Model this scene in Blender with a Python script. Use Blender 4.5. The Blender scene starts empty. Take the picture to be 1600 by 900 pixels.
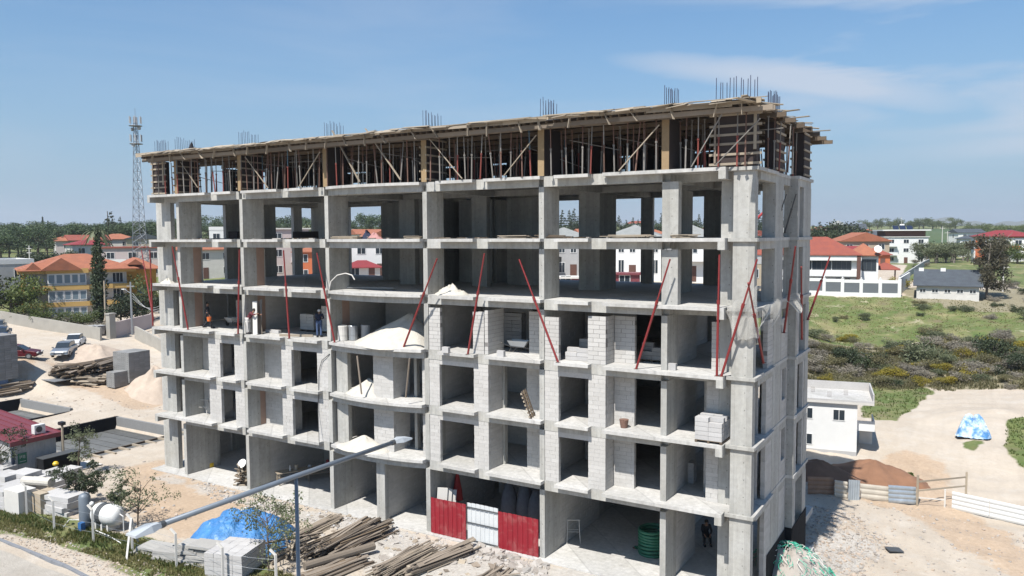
import bpy, math, random
import numpy as np
from mathutils import Vector, Matrix
random.seed(7); rng=np.random.default_rng(7)
S=bpy.context.scene; COL=S.collection
# ---------------- camera, sky, sun, exposure ----------------
CP=np.array([8.32,-33.686,16.15]); FPX=1230.892
def cam_axes():
    a,b,c=np.radians([3.845,-.318,30.998])
    f=np.array([-np.sin(c)*np.cos(a),np.cos(c)*np.cos(a),-np.sin(a)])
    r=np.array([np.cos(c),np.sin(c),0]); u=np.cross(r,f)
    return r*np.cos(b)+u*np.sin(b),-r*np.sin(b)+u*np.cos(b),f
CR,CU,CF=cam_axes()
cd=bpy.data.cameras.new('camera'); cam=bpy.data.objects.new('camera',cd); COL.objects.link(cam)
cd.sensor_width=36; cd.lens=36*FPX/1600; cd.clip_start=.5; cd.clip_end=20000
cam.matrix_world=Matrix(((CR[0],CU[0],-CF[0],CP[0]),(CR[1],CU[1],-CF[1],CP[1]),(CR[2],CU[2],-CF[2],CP[2]),(0,0,0,1)))
S.camera=cam
S.view_settings.view_transform='Standard'; S.view_settings.look='None'; S.view_settings.exposure=0.68; S.view_settings.gamma=1
SUN_EL=57.0; SUN_AZ=182.0   # compass from +Y clockwise: sun stands behind the camera, a touch to the left
HZC=(2.95,4.0,5.5,1)
w=bpy.data.worlds.new('World'); S.world=w; w.use_nodes=True
wn=w.node_tree.nodes; wl=w.node_tree.links; wn.clear()
sky=wn.new('ShaderNodeTexSky'); sky.sky_type='NISHITA'; sky.sun_disc=False
sky.sun_elevation=math.radians(SUN_EL); sky.sun_rotation=math.radians(SUN_AZ)
sky.altitude=0; sky.air_density=1.25; sky.dust_density=.8; sky.ozone_density=2.6
bg=wn.new('ShaderNodeBackground'); bg.inputs['Strength'].default_value=.075
tcw=wn.new('ShaderNodeTexCoord')
mp=wn.new('ShaderNodeMapping'); mp.inputs['Rotation'].default_value=(math.radians(4),math.radians(-7),math.radians(0)); mp.inputs['Scale'].default_value=(1.6,1.6,11)
nz=wn.new('ShaderNodeTexNoise'); nz.inputs['Scale'].default_value=1.5; nz.inputs['Detail'].default_value=6; nz.inputs['Roughness'].default_value=.52; nz.inputs['Distortion'].default_value=.5
rp=wn.new('ShaderNodeValToRGB'); rp.color_ramp.elements[0].position=.46; rp.color_ramp.elements[1].position=.80
# one long lens-shaped cloud streak, high to the north
def dirn(u,v):
    d=CF+CR*(u-800)/FPX-CU*(v-450)/FPX; return d/np.linalg.norm(d)
cc=dirn(1230,118); ca=dirn(1420,140)-dirn(1000,86); ca/=np.linalg.norm(ca); cb=np.cross(cc,ca); cb/=np.linalg.norm(cb)
def dot(vec,sc):
    n=wn.new('ShaderNodeVectorMath'); n.operation='DOT_PRODUCT'; wl.new(tcw.outputs['Generated'],n.inputs[0]); n.inputs[1].default_value=[float(x)*sc for x in vec]; return n.outputs['Value']
def mth(op,a,b=None,c=None,cl=False):
    n=wn.new('ShaderNodeMath'); n.operation=op; n.use_clamp=cl
    for i,x in enumerate((a,b,c)):
        if x is None: continue
        if isinstance(x,(int,float)): n.inputs[i].default_value=x
        else: wl.new(x,n.inputs[i])
    return n.outputs[0]
wl.new(tcw.outputs['Generated'],mp.inputs['Vector']); wl.new(mp.outputs['Vector'],nz.inputs['Vector']); wl.new(nz.outputs['Fac'],rp.inputs['Fac'])
da=mth('SUBTRACT',dot(ca,1),float(cc@ca)); db=mth('ADD',dot(cb,1),float(-(cc@cb)))
ea=mth('MULTIPLY',da,4.6); eb0=mth('ADD',db,mth('MULTIPLY',mth('SUBTRACT',nz.outputs['Fac'],.5),.05)); eb=mth('MULTIPLY',eb0,42)
rr=mth('ADD',mth('MULTIPLY',ea,ea),mth('MULTIPLY',eb,eb))
len1=mth('MULTIPLY',mth('SUBTRACT',1.0,rr,cl=True),1.0)
ea2=mth('MULTIPLY',mth('SUBTRACT',da,.24),2.2); eb2=mth('MULTIPLY',mth('ADD',eb0,.045),8)
rr2=mth('ADD',mth('MULTIPLY',ea2,ea2),mth('MULTIPLY',eb2,eb2))
len2=mth('MULTIPLY',mth('SUBTRACT',1.0,rr2,cl=True),mth('MULTIPLY',rp.outputs['Color'],1.2))
cf=mth('ADD',mth('MULTIPLY',rp.outputs['Color'],.30),mth('ADD',len1,mth('MULTIPLY',len2,1.6)),cl=True)
mx=wn.new('ShaderNodeMix'); mx.data_type='RGBA'; mx.inputs['B'].default_value=(5.2,5.7,6.6,1)
sx=wn.new('ShaderNodeSeparateXYZ'); wl.new(tcw.outputs['Generated'],sx.inputs[0])
hzf=mth('POWER',mth('SUBTRACT',1.0,mth('MULTIPLY',mth('MAXIMUM',sx.outputs['Z'],0.0),2.6),cl=True),1.5)
mh=wn.new('ShaderNodeMix'); mh.data_type='RGBA'; wl.new(mth('MULTIPLY',hzf,.93),mh.inputs['Factor']); tn=wn.new('ShaderNodeVectorMath'); tn.operation='MULTIPLY'; wl.new(sky.outputs['Color'],tn.inputs[0]); tn.inputs[1].default_value=(.61,.90,1.12); wl.new(tn.outputs[0],mh.inputs['A']); mh.inputs['B'].default_value=HZC
wl.new(mth('MULTIPLY',cf,.75),mx.inputs['Factor']); wl.new(mh.outputs['Result'],mx.inputs['A'])
ou=wn.new('ShaderNodeOutputWorld'); wl.new(mx.outputs['Result'],bg.inputs['Color']); wl.new(bg.outputs[0],ou.inputs['Surface'])
sl=bpy.data.lights.new('sun','SUN'); sl.energy=4.9; sl.angle=math.radians(.5); sl.color=(1,.955,.89)
so=bpy.data.objects.new('sun',sl); COL.objects.link(so)
_e,_a=math.radians(SUN_EL),math.radians(SUN_AZ)
sdir=Vector((math.sin(_a)*math.cos(_e),math.cos(_a)*math.cos(_e),math.sin(_e)))  # towards the sun
so.rotation_euler=sdir.to_track_quat('Z','Y').to_euler(); so.location=(0,-60,80)
# ---------------- terrain height and helpers ----------------
def ray(u,v): return CF+CR*(u-800)/FPX-CU*(v-450)/FPX
def at(u,v,d):
    r=ray(u,v); h=math.hypot(r[0],r[1]); return CP+r*(d/h)      # d = horizontal distance from the camera
TC=[(-20,-6,0),(-38,-6,0),(-5,-6,0),(-20,8,0),(-40,8,0),(-5,8,0),(-46,0,0),(-60,5,.2),(-44,16,.4),(-20,20,-.2),(-2,18,-.6),
    (-12,-14,-.1),(-28,-12,0),(-38,-14,0),(-30,-25,0),(0,-14,-.6),(0.6,3,-.9),(0.6,11,-1.3),(4,-2,-1.1),(10,-6,-1.4),(4,14,-1.5),(12,14,-1.6),(20,4,-1.7),(5,24,-1.7),(12,26,-1.8),(30,-30,-1),(-60,-12,0),(0,-34,0),(-68,5,.7),(-76,0,.7),(-72,11,1.1),(-64,12,.9)]
for u,v,d in [(105,555,98),(20,560,92),(200,600,80),(0,500,126),(90,512,121),(170,527,112),(240,540,105),(140,500,131),(60,470,150),
              (1300,700,66),(1440,640,82),(1560,640,80),(1500,612,92),(1300,590,95),(1400,565,104),(1550,565,102),(1300,530,116),(1450,520,118),(1590,520,118),
              (1200,456,138),(1130,454,138),(1330,462,138),(1480,463,138),(1590,470,138),(1420,440,165),(1400,412,262),(1500,412,250),(1590,405,240),(1480,380,430),(1500,357,850),(1350,372,500),
              (1200,430,150),(1000,440,112),(1100,440,112),(880,440,115),(700,440,130),(570,436,135),(470,432,150),(330,432,170),(330,372,420),(470,368,480),(600,367,500),(900,366,520),(1100,366,500),
              (100,402,300),(0,405,300),(200,385,420),(100,352,900),(700,352,1000),(1100,350,1200)]:
    q=at(u,v,d); TC.append(tuple(q))
TC=np.array(TC); _n=len(TC)
_D=np.sqrt(((TC[:,None,:2]-TC[None,:,:2])**2).sum(-1))
_A=np.block([[_D,np.ones((_n,1)),TC[:,:2]],[np.ones((1,_n)),np.zeros((1,3))],[TC[:,:2].T,np.zeros((2,3))]])
_W=np.linalg.solve(_A+1e-6*np.eye(_n+3)*0,np.concatenate([TC[:,2],np.zeros(3)]))
PITS=[(-58.3,-47.5,-1.1,8.0),(-71.4,-62.4,-6.5,6.5)]
def hgt(x,y,pit=False):
    x=np.asarray(x,float); y=np.asarray(y,float); sh=x.shape; x=x.ravel(); y=y.ravel()
    o=np.zeros_like(x)
    for k in range(0,len(x),20000):
        X,Y=x[k:k+20000],y[k:k+20000]
        D=np.sqrt((X[:,None]-TC[None,:,0])**2+(Y[:,None]-TC[None,:,1])**2)
        o[k:k+20000]=D@_W[:_n]+_W[_n]+_W[_n+1]*X+_W[_n+2]*Y
    # flat pad under and in front of the block, falling away to the east side
    def ss(a,b,t): t=np.clip((t-a)/(b-a),0,1); return t*t*(3-2*t)
    pad=ss(-66,-59,x)*(1-ss(-3.5,.2,x))*ss(-16,-11,y)*(1-ss(13,20,y))
    o=o*(1-pad)+(-.03)*pad
    p2=ss(-77,-73.5,x)*(1-ss(-60.5,-58.5,x))*ss(-11,-8,y)*(1-ss(8,11,y))*(1-pad); o=o*(1-p2)+.55*p2
    far=ss(500,1500,np.hypot(x-8,y+33)); o=o*(1-far)+np.clip(o,-20,24)*far
    if pit:
        for a,b,c,d in PITS:
            m=(x>a+.25)&(x<b-.25)&(y>c+.25)&(y<d-.25); o=np.where(m,o-1.4,o)
            m2=(x>-39.5)&(x<-1)&(y>.6)&(y<14); o=np.where(m2,-.35,o)
    return o.reshape(sh)
def hz(x,y): return float(hgt(np.array([x]),np.array([y]))[0])
def P(u,v,ax,val):
    r=ray(u,v); i='xyz'.index(ax); return CP+r*((val-CP[i])/r[i])
def G(u,v,lo=15,hi=2500):
    r=ray(u,v); r=r/math.hypot(r[0],r[1]); ts=np.geomspace(lo,hi,1400)
    pts=CP[None]+ts[:,None]*r[None]; dz=pts[:,2]-hgt(pts[:,0],pts[:,1])
    k=np.argmax(dz<0)
    if dz[k]>=0: k=len(ts)-1
    a=pts[max(k-1,0)]; b=pts[k]; da_,db_=dz[max(k-1,0)],dz[k]; t=da_/(da_-db_) if da_!=db_ else 1
    return a+(b-a)*t
# ---------------- materials ----------------
M={}
def rgb(c):
    if isinstance(c,str):
        c=[int(c[i:i+2],16)/255 for i in (0,2,4)]
        c=[x/12.92 if x<=.04045 else ((x+.055)/1.055)**2.4 for x in c]
    return (*c[:3],1)
class NT:
    def __init__(s,name):
        m=bpy.data.materials.new(name); m.use_nodes=True; s.m=m; s.n=m.node_tree.nodes; s.l=m.node_tree.links
        s.b=s.n['Principled BSDF']; s.tc=s.n.new('ShaderNodeTexCoord'); M[name]=m
    def set(s,inp,v):
        i=s.b.inputs[inp]
        if inp=='Base Color':
            v=s.scale(v,.82) if (hasattr(v,'links') or hasattr(v,'node')) else tuple(q*.82 for q in v[:3])+(1,)
        if hasattr(v,'links') or hasattr(v,'node'): s.l.new(v,i)
        else: i.default_value=v
    def inp(s,node,i,v):
        if v is None: return
        if isinstance(v,(int,float,tuple,list)): node.inputs[i].default_value=v
        else: s.l.new(v,node.inputs[i])
    def math(s,op,a,b=None,c=None,cl=False):
        n=s.n.new('ShaderNodeMath'); n.operation=op; n.use_clamp=cl
        for i,x in enumerate((a,b,c)): s.inp(n,i,x)
        return n.outputs[0]
    def noise(s,scale,detail=4,rough=.55,dist=0,vec=None,sc=None):
        n=s.n.new('ShaderNodeTexNoise'); n.inputs['Scale'].default_value=scale; n.inputs['Detail'].default_value=detail
        n.inputs['Roughness'].default_value=rough; n.inputs['Distortion'].default_value=dist
        v=vec if vec is not None else s.tc.outputs['Object']
        if sc: 
            mp=s.n.new('ShaderNodeMapping'); mp.inputs['Scale'].default_value=sc; s.l.new(v,mp.inputs['Vector']); v=mp.outputs['Vector']
        s.l.new(v,n.inputs['Vector']); return n.outputs['Fac']
    def ramp(s,f,stops):
        n=s.n.new('ShaderNodeValToRGB'); e=n.color_ramp.elements
        while len(e)<len(stops): e.new(.5)
        for k,(p,c) in enumerate(stops): e[k].position=p; e[k].color=(c,c,c,1) if isinstance(c,(int,float)) else rgb(c)
        s.l.new(f,n.inputs['Fac']); return n.outputs['Color']
    def mix(s,f,a,b,mode='MIX'):
        n=s.n.new('ShaderNodeMix'); n.data_type='RGBA'; n.blend_type=mode
        for k,v in (('Factor',f),('A',a),('B',b)):
            i=n.inputs[k] if k=='Factor' else n.inputs[6 if k=='A' else 7]
            if isinstance(v,(int,float)) : i.default_value=v
            elif isinstance(v,(tuple,list,str)): i.default_value=rgb(v)
            else: s.l.new(v,i)
        return n.outputs[2]
    def scale(s,c,f):   # colour times value
        n=s.n.new('ShaderNodeVectorMath'); n.operation='SCALE'; s.inp(n,0,c) if not isinstance(c,(str,tuple,list)) else setattr(n.inputs[0],'default_value',rgb(c)[:3]); s.inp(n,'Scale',f) if isinstance(f,(int,float)) else s.l.new(f,n.inputs['Scale'])
        return n.outputs[0]
    def bump(s,h,strength=.3,dist=.02):
        n=s.n.new('ShaderNodeBump'); n.inputs['Strength'].default_value=strength; n.inputs['Distance'].default_value=dist
        s.l.new(h,n.inputs['Height']); s.l.new(n.outputs[0],s.b.inputs['Normal'])
    def sep(s,v=None):
        n=s.n.new('ShaderNodeSeparateXYZ'); s.l.new(v or s.tc.outputs['Object'],n.inputs[0]); return n.outputs
    def attr(s,name):
        n=s.n.new('ShaderNodeAttribute'); n.attribute_name=name; return n.outputs
    def rand(s): return s.n.new('ShaderNodeObjectInfo').outputs['Random']
def remap(t,f,lo,hi): return t.math('MULTIPLY_ADD',f,hi-lo,lo)
def simple(name,c,rough=.7,metal=0,var=.18,scale=3,bump=0,tint=0,streak=0):
    t=NT(name); f=t.noise(scale,5); 
    v=remap(t,f,1-var*1.6,1+var*1.6)
    if tint: v=t.math('MULTIPLY',v,remap(t,t.math('FRACT',t.math('ADD',t.rand(),t.attr('tint')['Fac'])),1-tint,1+tint))
    if streak: v=t.math('MULTIPLY',v,remap(t,t.noise(1,3,sc=(streak,streak,.4)),.75,1.25))
    t.set('Base Color',t.scale(c,v)); t.set('Roughness',rough); t.set('Metallic',metal)
    if bump: t.bump(t.noise(scale*6,4),bump)
    return t.m
def concrete(name,c,warm,holes=True,seam=.5):
    t=NT(name); x=t.sep(); h=t.math('ADD',x[0],x[1])
    f1=t.noise(.55,5,.6); f2=t.noise(5,6,.65); f3=t.noise(1.2,4,.6,sc=(3.2,3.2,.35))
    col=t.mix(t.ramp(f1,[(.35,0.),(.68,1.)]),c,warm)
    v=t.math('MULTIPLY',remap(t,f2,.70,1.3),remap(t,f3,.70,1.26))
    # board seams of the formwork
    fr=t.math('FRACT',t.math('MULTIPLY',h,1/seam)); s1=t.math('LESS_THAN',t.math('ABSOLUTE',t.math('SUBTRACT',fr,.5)),.018)
    bt=t.math('FRACT',t.math('MULTIPLY',t.math('FLOOR',t.math('ADD',t.math('MULTIPLY',h,1/seam),.5)),.371)); v=t.math('MULTIPLY',v,remap(t,bt,.90,1.10))
    v=t.math('MULTIPLY',v,t.math('SUBTRACT',1,t.math('MULTIPLY',s1,.16)))
    if holes:
        a=t.math('ABSOLUTE',t.math('SUBTRACT',t.math('FRACT',t.math('MULTIPLY',h,1/.66)),.5)); b=t.math('ABSOLUTE',t.math('SUBTRACT',t.math('FRACT',t.math('MULTIPLY_ADD',x[2],1/.76,.2)),.5))
        d=t.math('ADD',t.math('MULTIPLY',a,a),t.math('MULTIPLY',b,b)); hh=t.math('LESS_THAN',d,.0016); v=t.math('MULTIPLY',v,t.math('SUBTRACT',1,t.math('MULTIPLY',hh,.45)))
    stn=t.ramp(t.noise(2.2,6,.7,1.),[(.60,0.),(.74,1.)]); col=t.mix(t.math('MULTIPLY',stn,.42),col,'8a7f70')
    t.set('Base Color',t.scale(col,v)); t.set('Roughness',.88); t.bump(t.noise(30,4),.25,.01); return t.m
concrete('concrete',(.445,.44,.415),(.38,.37,.335))
concrete('concrete_floor',(.53,.52,.50),(.45,.44,.41),False,3.1)
def blockmat(name,c,c2):
    t=NT(name); f=t.noise(9,5,.6); g=t.noise(.8,3)
    r=t.math('FRACT',t.math('ADD',t.rand(),t.attr('tint')['Fac']))
    col=t.mix(r,c,c2); v=t.math('MULTIPLY',remap(t,f,.84,1.16),remap(t,g,.9,1.1))
    t.set('Base Color',t.scale(col,v)); t.set('Roughness',.92); t.bump(t.noise(45,3),.3,.008); return t.m
blockmat('aerated_block',(.54,.525,.50),(.475,.46,.435))
blockmat('grey_block',(.27,.27,.265),(.21,.21,.205))
blockmat('white_block',(.52,.51,.50),(.44,.43,.42))
simple('mortar_light',(.44,.43,.405),.95,0,.2,5)
simple('mortar',(.22,.21,.20),.95,0,.15,6)
blockmat('timber_pale',(.42,.355,.27),(.28,.235,.18))
blockmat('timber_old',(.32,.265,.21),(.165,.135,.105))
blockmat('timber_brown',(.18,.135,.09),(.10,.075,.055))
blockmat('ply_yellow',(.37,.265,.14),(.30,.21,.12))
blockmat('film_ply',(.055,.04,.037),(.035,.026,.025))
blockmat('kerb_stone',(.42,.41,.385),(.31,.30,.28))
simple('red_paint',(.23,.022,.022),.5,0,.15,4)
simple('prop_rust',(.17,.095,.07),.7,.1,.25,6,tint=.25)
simple('prop_grey',(.27,.25,.225),.6,.2,.25,6,tint=.25)
simple('prop_blue',(.10,.17,.22),.6,.2,.25,6,tint=.2)
simple('prop_red',(.24,.055,.04),.6,0,.25,6,tint=.2)
simple('rebar',(.085,.10,.16),.7,.3,.25,8)
simple('rebar_rust',(.16,.09,.06),.8,.2,.25,8)
simple('steel_galv',(.36,.38,.40),.42,.5,.12,3)
simple('lamp_grey',(.165,.195,.23),.5,.1,.10,2)
simple('lamp_head_grey',(.45,.48,.50),.5,0,.06,2)
simple('mast_grey',(.24,.26,.29),.5,.4,.10,2)
simple('white_paint',(.78,.78,.76),.6,0,.05,1)
simple('off_white',(.62,.60,.56),.8,0,.10,1.2)
simple('grey_render',(.42,.42,.42),.85,0,.12,1)
simple('pink_render',(.52,.44,.42),.85,0,.08,1)
simple('orange_render',(.52,.29,.06),.8,0,.10,1.2)
simple('yellow_render',(.56,.36,.12),.8,0,.08,1)
simple('orange_red_render',(.50,.14,.055),.8,0,.08,1)
simple('wall_concrete',(.36,.34,.30),.9,0,.15,.8)
simple('salmon_stain',(.40,.27,.21),.9,0,.15,2)
simple('beige_render',(.42,.35,.26),.85,0,.10,1)
simple('brown_trim',(.12,.055,.04),.7)
simple('panel_grey',(.13,.145,.16),.8,0,.1,1)
simple('dark_grey',(.07,.075,.08),.6)
simple('membrane',(.016,.017,.020),.95,0,.3,1.5,.2); M['membrane'].node_tree.nodes['Principled BSDF'].inputs['Specular IOR Level'].default_value=.15
simple('membrane_grey',(.12,.123,.12),.75,0,.22,1.2,.2,tint=.22)
simple('plastic_white',(.70,.70,.68),.5,0,.08,2)
simple('plastic_black',(.02,.02,.022),.4)
simple('plastic_yellow',(.75,.50,.03),.4)
simple('plastic_orange',(.75,.17,.03),.45)
simple('plastic_blue',(.04,.14,.34),.5)
simple('bluebox',(.05,.11,.22),.5)
simple('rubber',(.02,.02,.02),.8)
simple('hose_green',(.02,.15,.085),.45,0,.3,5)
simple('skin',(.36,.19,.12),.6,0,.05)
simple('cloth_black',(.015,.016,.022),.9,0,.2,10)
simple('cloth_maroon',(.13,.025,.035),.9,0,.2,10)
simple('cloth_white',(.62,.60,.57),.9,0,.1,10)
simple('cloth_navy',(.02,.028,.06),.9,0,.2,10)
simple('cloth_jeans',(.06,.10,.20),.9,0,.2,10)
simple('cloth_red',(.42,.03,.03),.8,0,.2,6)
simple('cloth_grey',(.16,.16,.18),.9,0,.2,6,.4)
simple('cloth_pink',(.42,.22,.21),.9,0,.2,6,.4)
simple('hair',(.02,.015,.012),.8)
simple('car_silver',(.42,.45,.48),.3,.7,.04,1)
simple('car_white',(.75,.75,.74),.3,0,.04,1)
simple('car_maroon',(.10,.012,.018),.3,.2,.05,1)
simple('car_blue',(.05,.08,.14),.3,.4,.05,1)
simple('gypsum_sand',(.54,.51,.45),.95,0,.16,2.6,1.2)
simple('soil_red',(.23,.12,.07),.95,0,.22,1.4,1.)
simple('soil_pale',(.46,.375,.30),.95,0,.18,1.6,1.)
blockmat('rubble',(.45,.42,.385),(.32,.285,.25))
simple('bark',(.10,.075,.055),.95,0,.25,6,.5)
simple('bark_grey',(.22,.19,.16),.95,0,.25,6,.5)
simple('net_white',(.62,.61,.57),.8,0,.08)
simple('net_green',(.05,.42,.28),.6,0,.15,3)
simple('kerb',(.22,.23,.25),.85,0,.2,2)
t=NT('glass_dark'); t.set('Base Color',(.03,.04,.05,1)); t.set('Roughness',.12)
t=NT('glass_pale'); t.set('Base Color',(.20,.26,.30,1)); t.set('Roughness',.15)
t=NT('solar_glass'); t.set('Base Color',(.02,.03,.06,1)); t.set('Roughness',.1)
def roofmat(name,c,c2,axis=0):
    t=NT(name); x=t.sep(); f=t.noise(1.2,5); g=t.noise(12,3)
    col=t.mix(t.ramp(f,[(.35,0.),(.65,1.)]),c,c2)
    w1=t.math('ABSOLUTE',t.math('SUBTRACT',t.math('FRACT',t.math('MULTIPLY',x[2],5.0)),.5)); v=t.math('MULTIPLY',remap(t,g,.8,1.2),remap(t,w1,.85,1.25))
    t.set('Base Color',t.scale(col,v)); t.set('Roughness',.8); t.bump(w1,.4,.05)
roofmat('tile_orange',(.38,.135,.07),(.30,.11,.06)); roofmat('tile_red',(.30,.075,.045),(.25,.065,.045)); roofmat('tile_dark',(.07,.085,.10),(.055,.065,.08)); roofmat('tile_maroon',(.26,.03,.035),(.22,.03,.035)); roofmat('tile_grey',(.30,.31,.30),(.25,.26,.25))
simple('sheet_maroon',(.19,.045,.055),.5,.1,.12,2,streak=0)
t=NT('sheet_red'); v=remap(t,t.noise(1,3,sc=(6,6,.4)),.8,1.2); c_=t.mix(t.math('MULTIPLY',t.ramp(t.noise(1.6,6,.7,.8),[(.5,0.),(.78,1.)]),.55),(.27,.010,.020),(.40,.20,.18)); t.set('Base Color',t.scale(c_,v)); t.set('Roughness',.55)
simple('sheet_white',(.68,.70,.70),.45,.1,.08,1.5)
simple('sheet_galv',(.46,.52,.57),.4,.5,.22,1.8,streak=2)
simple('sheet_pale',(.55,.50,.42),.7,.1,.18,1.5)
simple('sheet_rust',(.24,.15,.10),.7,.1,.25,2)
# blue tarpaulin with folds
t=NT('tarp_blue'); f=t.noise(1.2,6,.6,.6); t.set('Base Color',t.mix(t.ramp(f,[(.3,0.),(.75,1.)]),(.03,.16,.42),(.09,.28,.56))); t.set('Roughness',.42); t.bump(t.noise(2.6,6,.6,1.2),.9,.15)
t=NT('tarp_pale'); f=t.noise(1.6,6,.6,.6); t.set('Base Color',t.mix(t.ramp(f,[(.45,0.),(.6,1.)]),(.55,.68,.78),(.09,.27,.56))); t.set('Roughness',.4); t.bump(t.noise(3,6,.6,1.2),.9,.15)
def leafmat(name,c,c2,tr=.25):
    t=NT(name); r=t.math('FRACT',t.math('ADD',t.attr('tint')['Fac'],t.math('MULTIPLY',t.rand(),.0)))
    col=t.mix(r,c,c2); v=remap(t,t.rand(),.82,1.18)
    t.set('Base Color',t.scale(col,v)); t.set('Roughness',.65)
    if tr:
        n=t.n.new('ShaderNodeBsdfTranslucent'); t.l.new(t.scale(col,1.2),n.inputs['Color']); a=t.n.new('ShaderNodeMixShader'); a.inputs[0].default_value=tr
        t.l.new(t.b.outputs[0],a.inputs[1]); t.l.new(n.outputs[0],a.inputs[2]); t.l.new(a.outputs[0],t.n['Material Output'].inputs['Surface'])
leafmat('leaf_pine',(.035,.065,.022),(.075,.115,.04),.15)
leafmat('leaf_dark',(.022,.038,.014),(.05,.070,.026),.12)
leafmat('leaf_green',(.06,.095,.02),(.13,.155,.04))
leafmat('leaf_olive',(.09,.11,.05),(.18,.20,.11))
leafmat('leaf_scrub',(.12,.118,.05),(.22,.195,.10))
leafmat('leaf_grey',(.20,.18,.14),(.31,.28,.22))
leafmat('leaf_yellow',(.17,.155,.02),(.34,.27,.03))
leafmat('leaf_brown',(.075,.070,.042),(.125,.11,.065))
leafmat('grass_blade',(.10,.115,.03),(.27,.235,.10))
# ground: colours by painted zones (vertex attributes) and noise
t=NT('ground')
g1=t.noise(.09,6,.6); g2=t.noise(.6,6,.65); g3=t.noise(4.5,6,.7); g4=t.noise(22,4,.7)
sand=t.mix(t.ramp(g1,[(.35,0.),(.65,1.)]),(.52,.455,.375),(.45,.38,.30))
sand=t.mix(t.math('MULTIPLY',t.ramp(g2,[(.5,0.),(.72,1.)]),.5),sand,(.57,.53,.47))
sand=t.mix(t.math('MULTIPLY',t.ramp(g3,[(.60,0.),(.80,1.)]),.35),sand,(.29,.23,.17))
def zone(name,amp=.9,nz=None):
    a=t.attr(name)['Fac']; n=t.math('MULTIPLY',t.math('SUBTRACT',nz or g2,.5),amp)
    return t.ramp(t.math('ADD',a,t.math('MULTIPLY',n,t.math('GREATER_THAN',a,.001))),[(.38,0.),(.62,1.)])
red=t.mix(t.ramp(g3,[(.3,0.),(.7,1.)]),(.39,.265,.165),(.50,.365,.245))
col=t.mix(t.math('MULTIPLY',zone('z_red',1.6),.7),sand,red)
pale=t.mix(t.ramp(g3,[(.35,0.),(.65,1.)]),(.40,.385,.36),(.52,.50,.465)); col=t.mix(t.math('MULTIPLY',zone('z_pale',1.4),.7),col,pale)
gr=t.mix(t.ramp(g2,[(.3,0.),(.7,1.)]),(.075,.125,.025),(.155,.175,.055)); gr=t.mix(t.ramp(t.noise(.22,5,.6),[(.50,0.),(.68,1.)]),gr,(.26,.235,.11)); gr=t.mix(t.math('MULTIPLY',t.ramp(t.noise(.35,6,.7,.5),[(.58,0.),(.66,1.)]),.75),gr,(.42,.37,.25)); gr=t.mix(t.ramp(t.noise(.5,5,.7),[(.5,0.),(.7,1.)]),gr,(.17,.145,.075))
col=t.mix(zone('z_grass',1.1),col,gr)
sc=t.mix(t.ramp(g3,[(.35,0.),(.65,1.)]),(.20,.175,.10),(.30,.265,.185)); col=t.mix(zone('z_scrub',1.1),col,sc)
fd=t.mix(t.ramp(t.noise(.02,3),[(.4,0.),(.6,1.)]),(.055,.095,.030),(.075,.11,.038)); col=t.mix(zone('z_field',.2),col,fd)
rd=t.mix(t.ramp(g2,[(.35,0.),(.65,1.)]),(.39,.355,.305),(.44,.405,.355)); col=t.mix(zone('z_road',.1),col,rd)
v=t.math('MULTIPLY',remap(t,g3,.86,1.14),remap(t,g4,.88,1.12)); v=t.math('MULTIPLY',v,remap(t,t.noise(1,5,.6,.4,sc=(1.5,.16,1)),.86,1.14)); v=t.math('MULTIPLY',v,remap(t,t.noise(1,5,.6,.3,sc=(.12,1.3,1)),.92,1.08))
t.set('Base Color',t.scale(col,v)); t.set('Roughness',.96); t.bump(t.math('ADD',g3,t.math('MULTIPLY',g4,.3)),.6,.12)
t=NT('far_hill'); t.set('Base Color',(.10,.115,.09,1)); t.set('Roughness',1)
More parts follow.
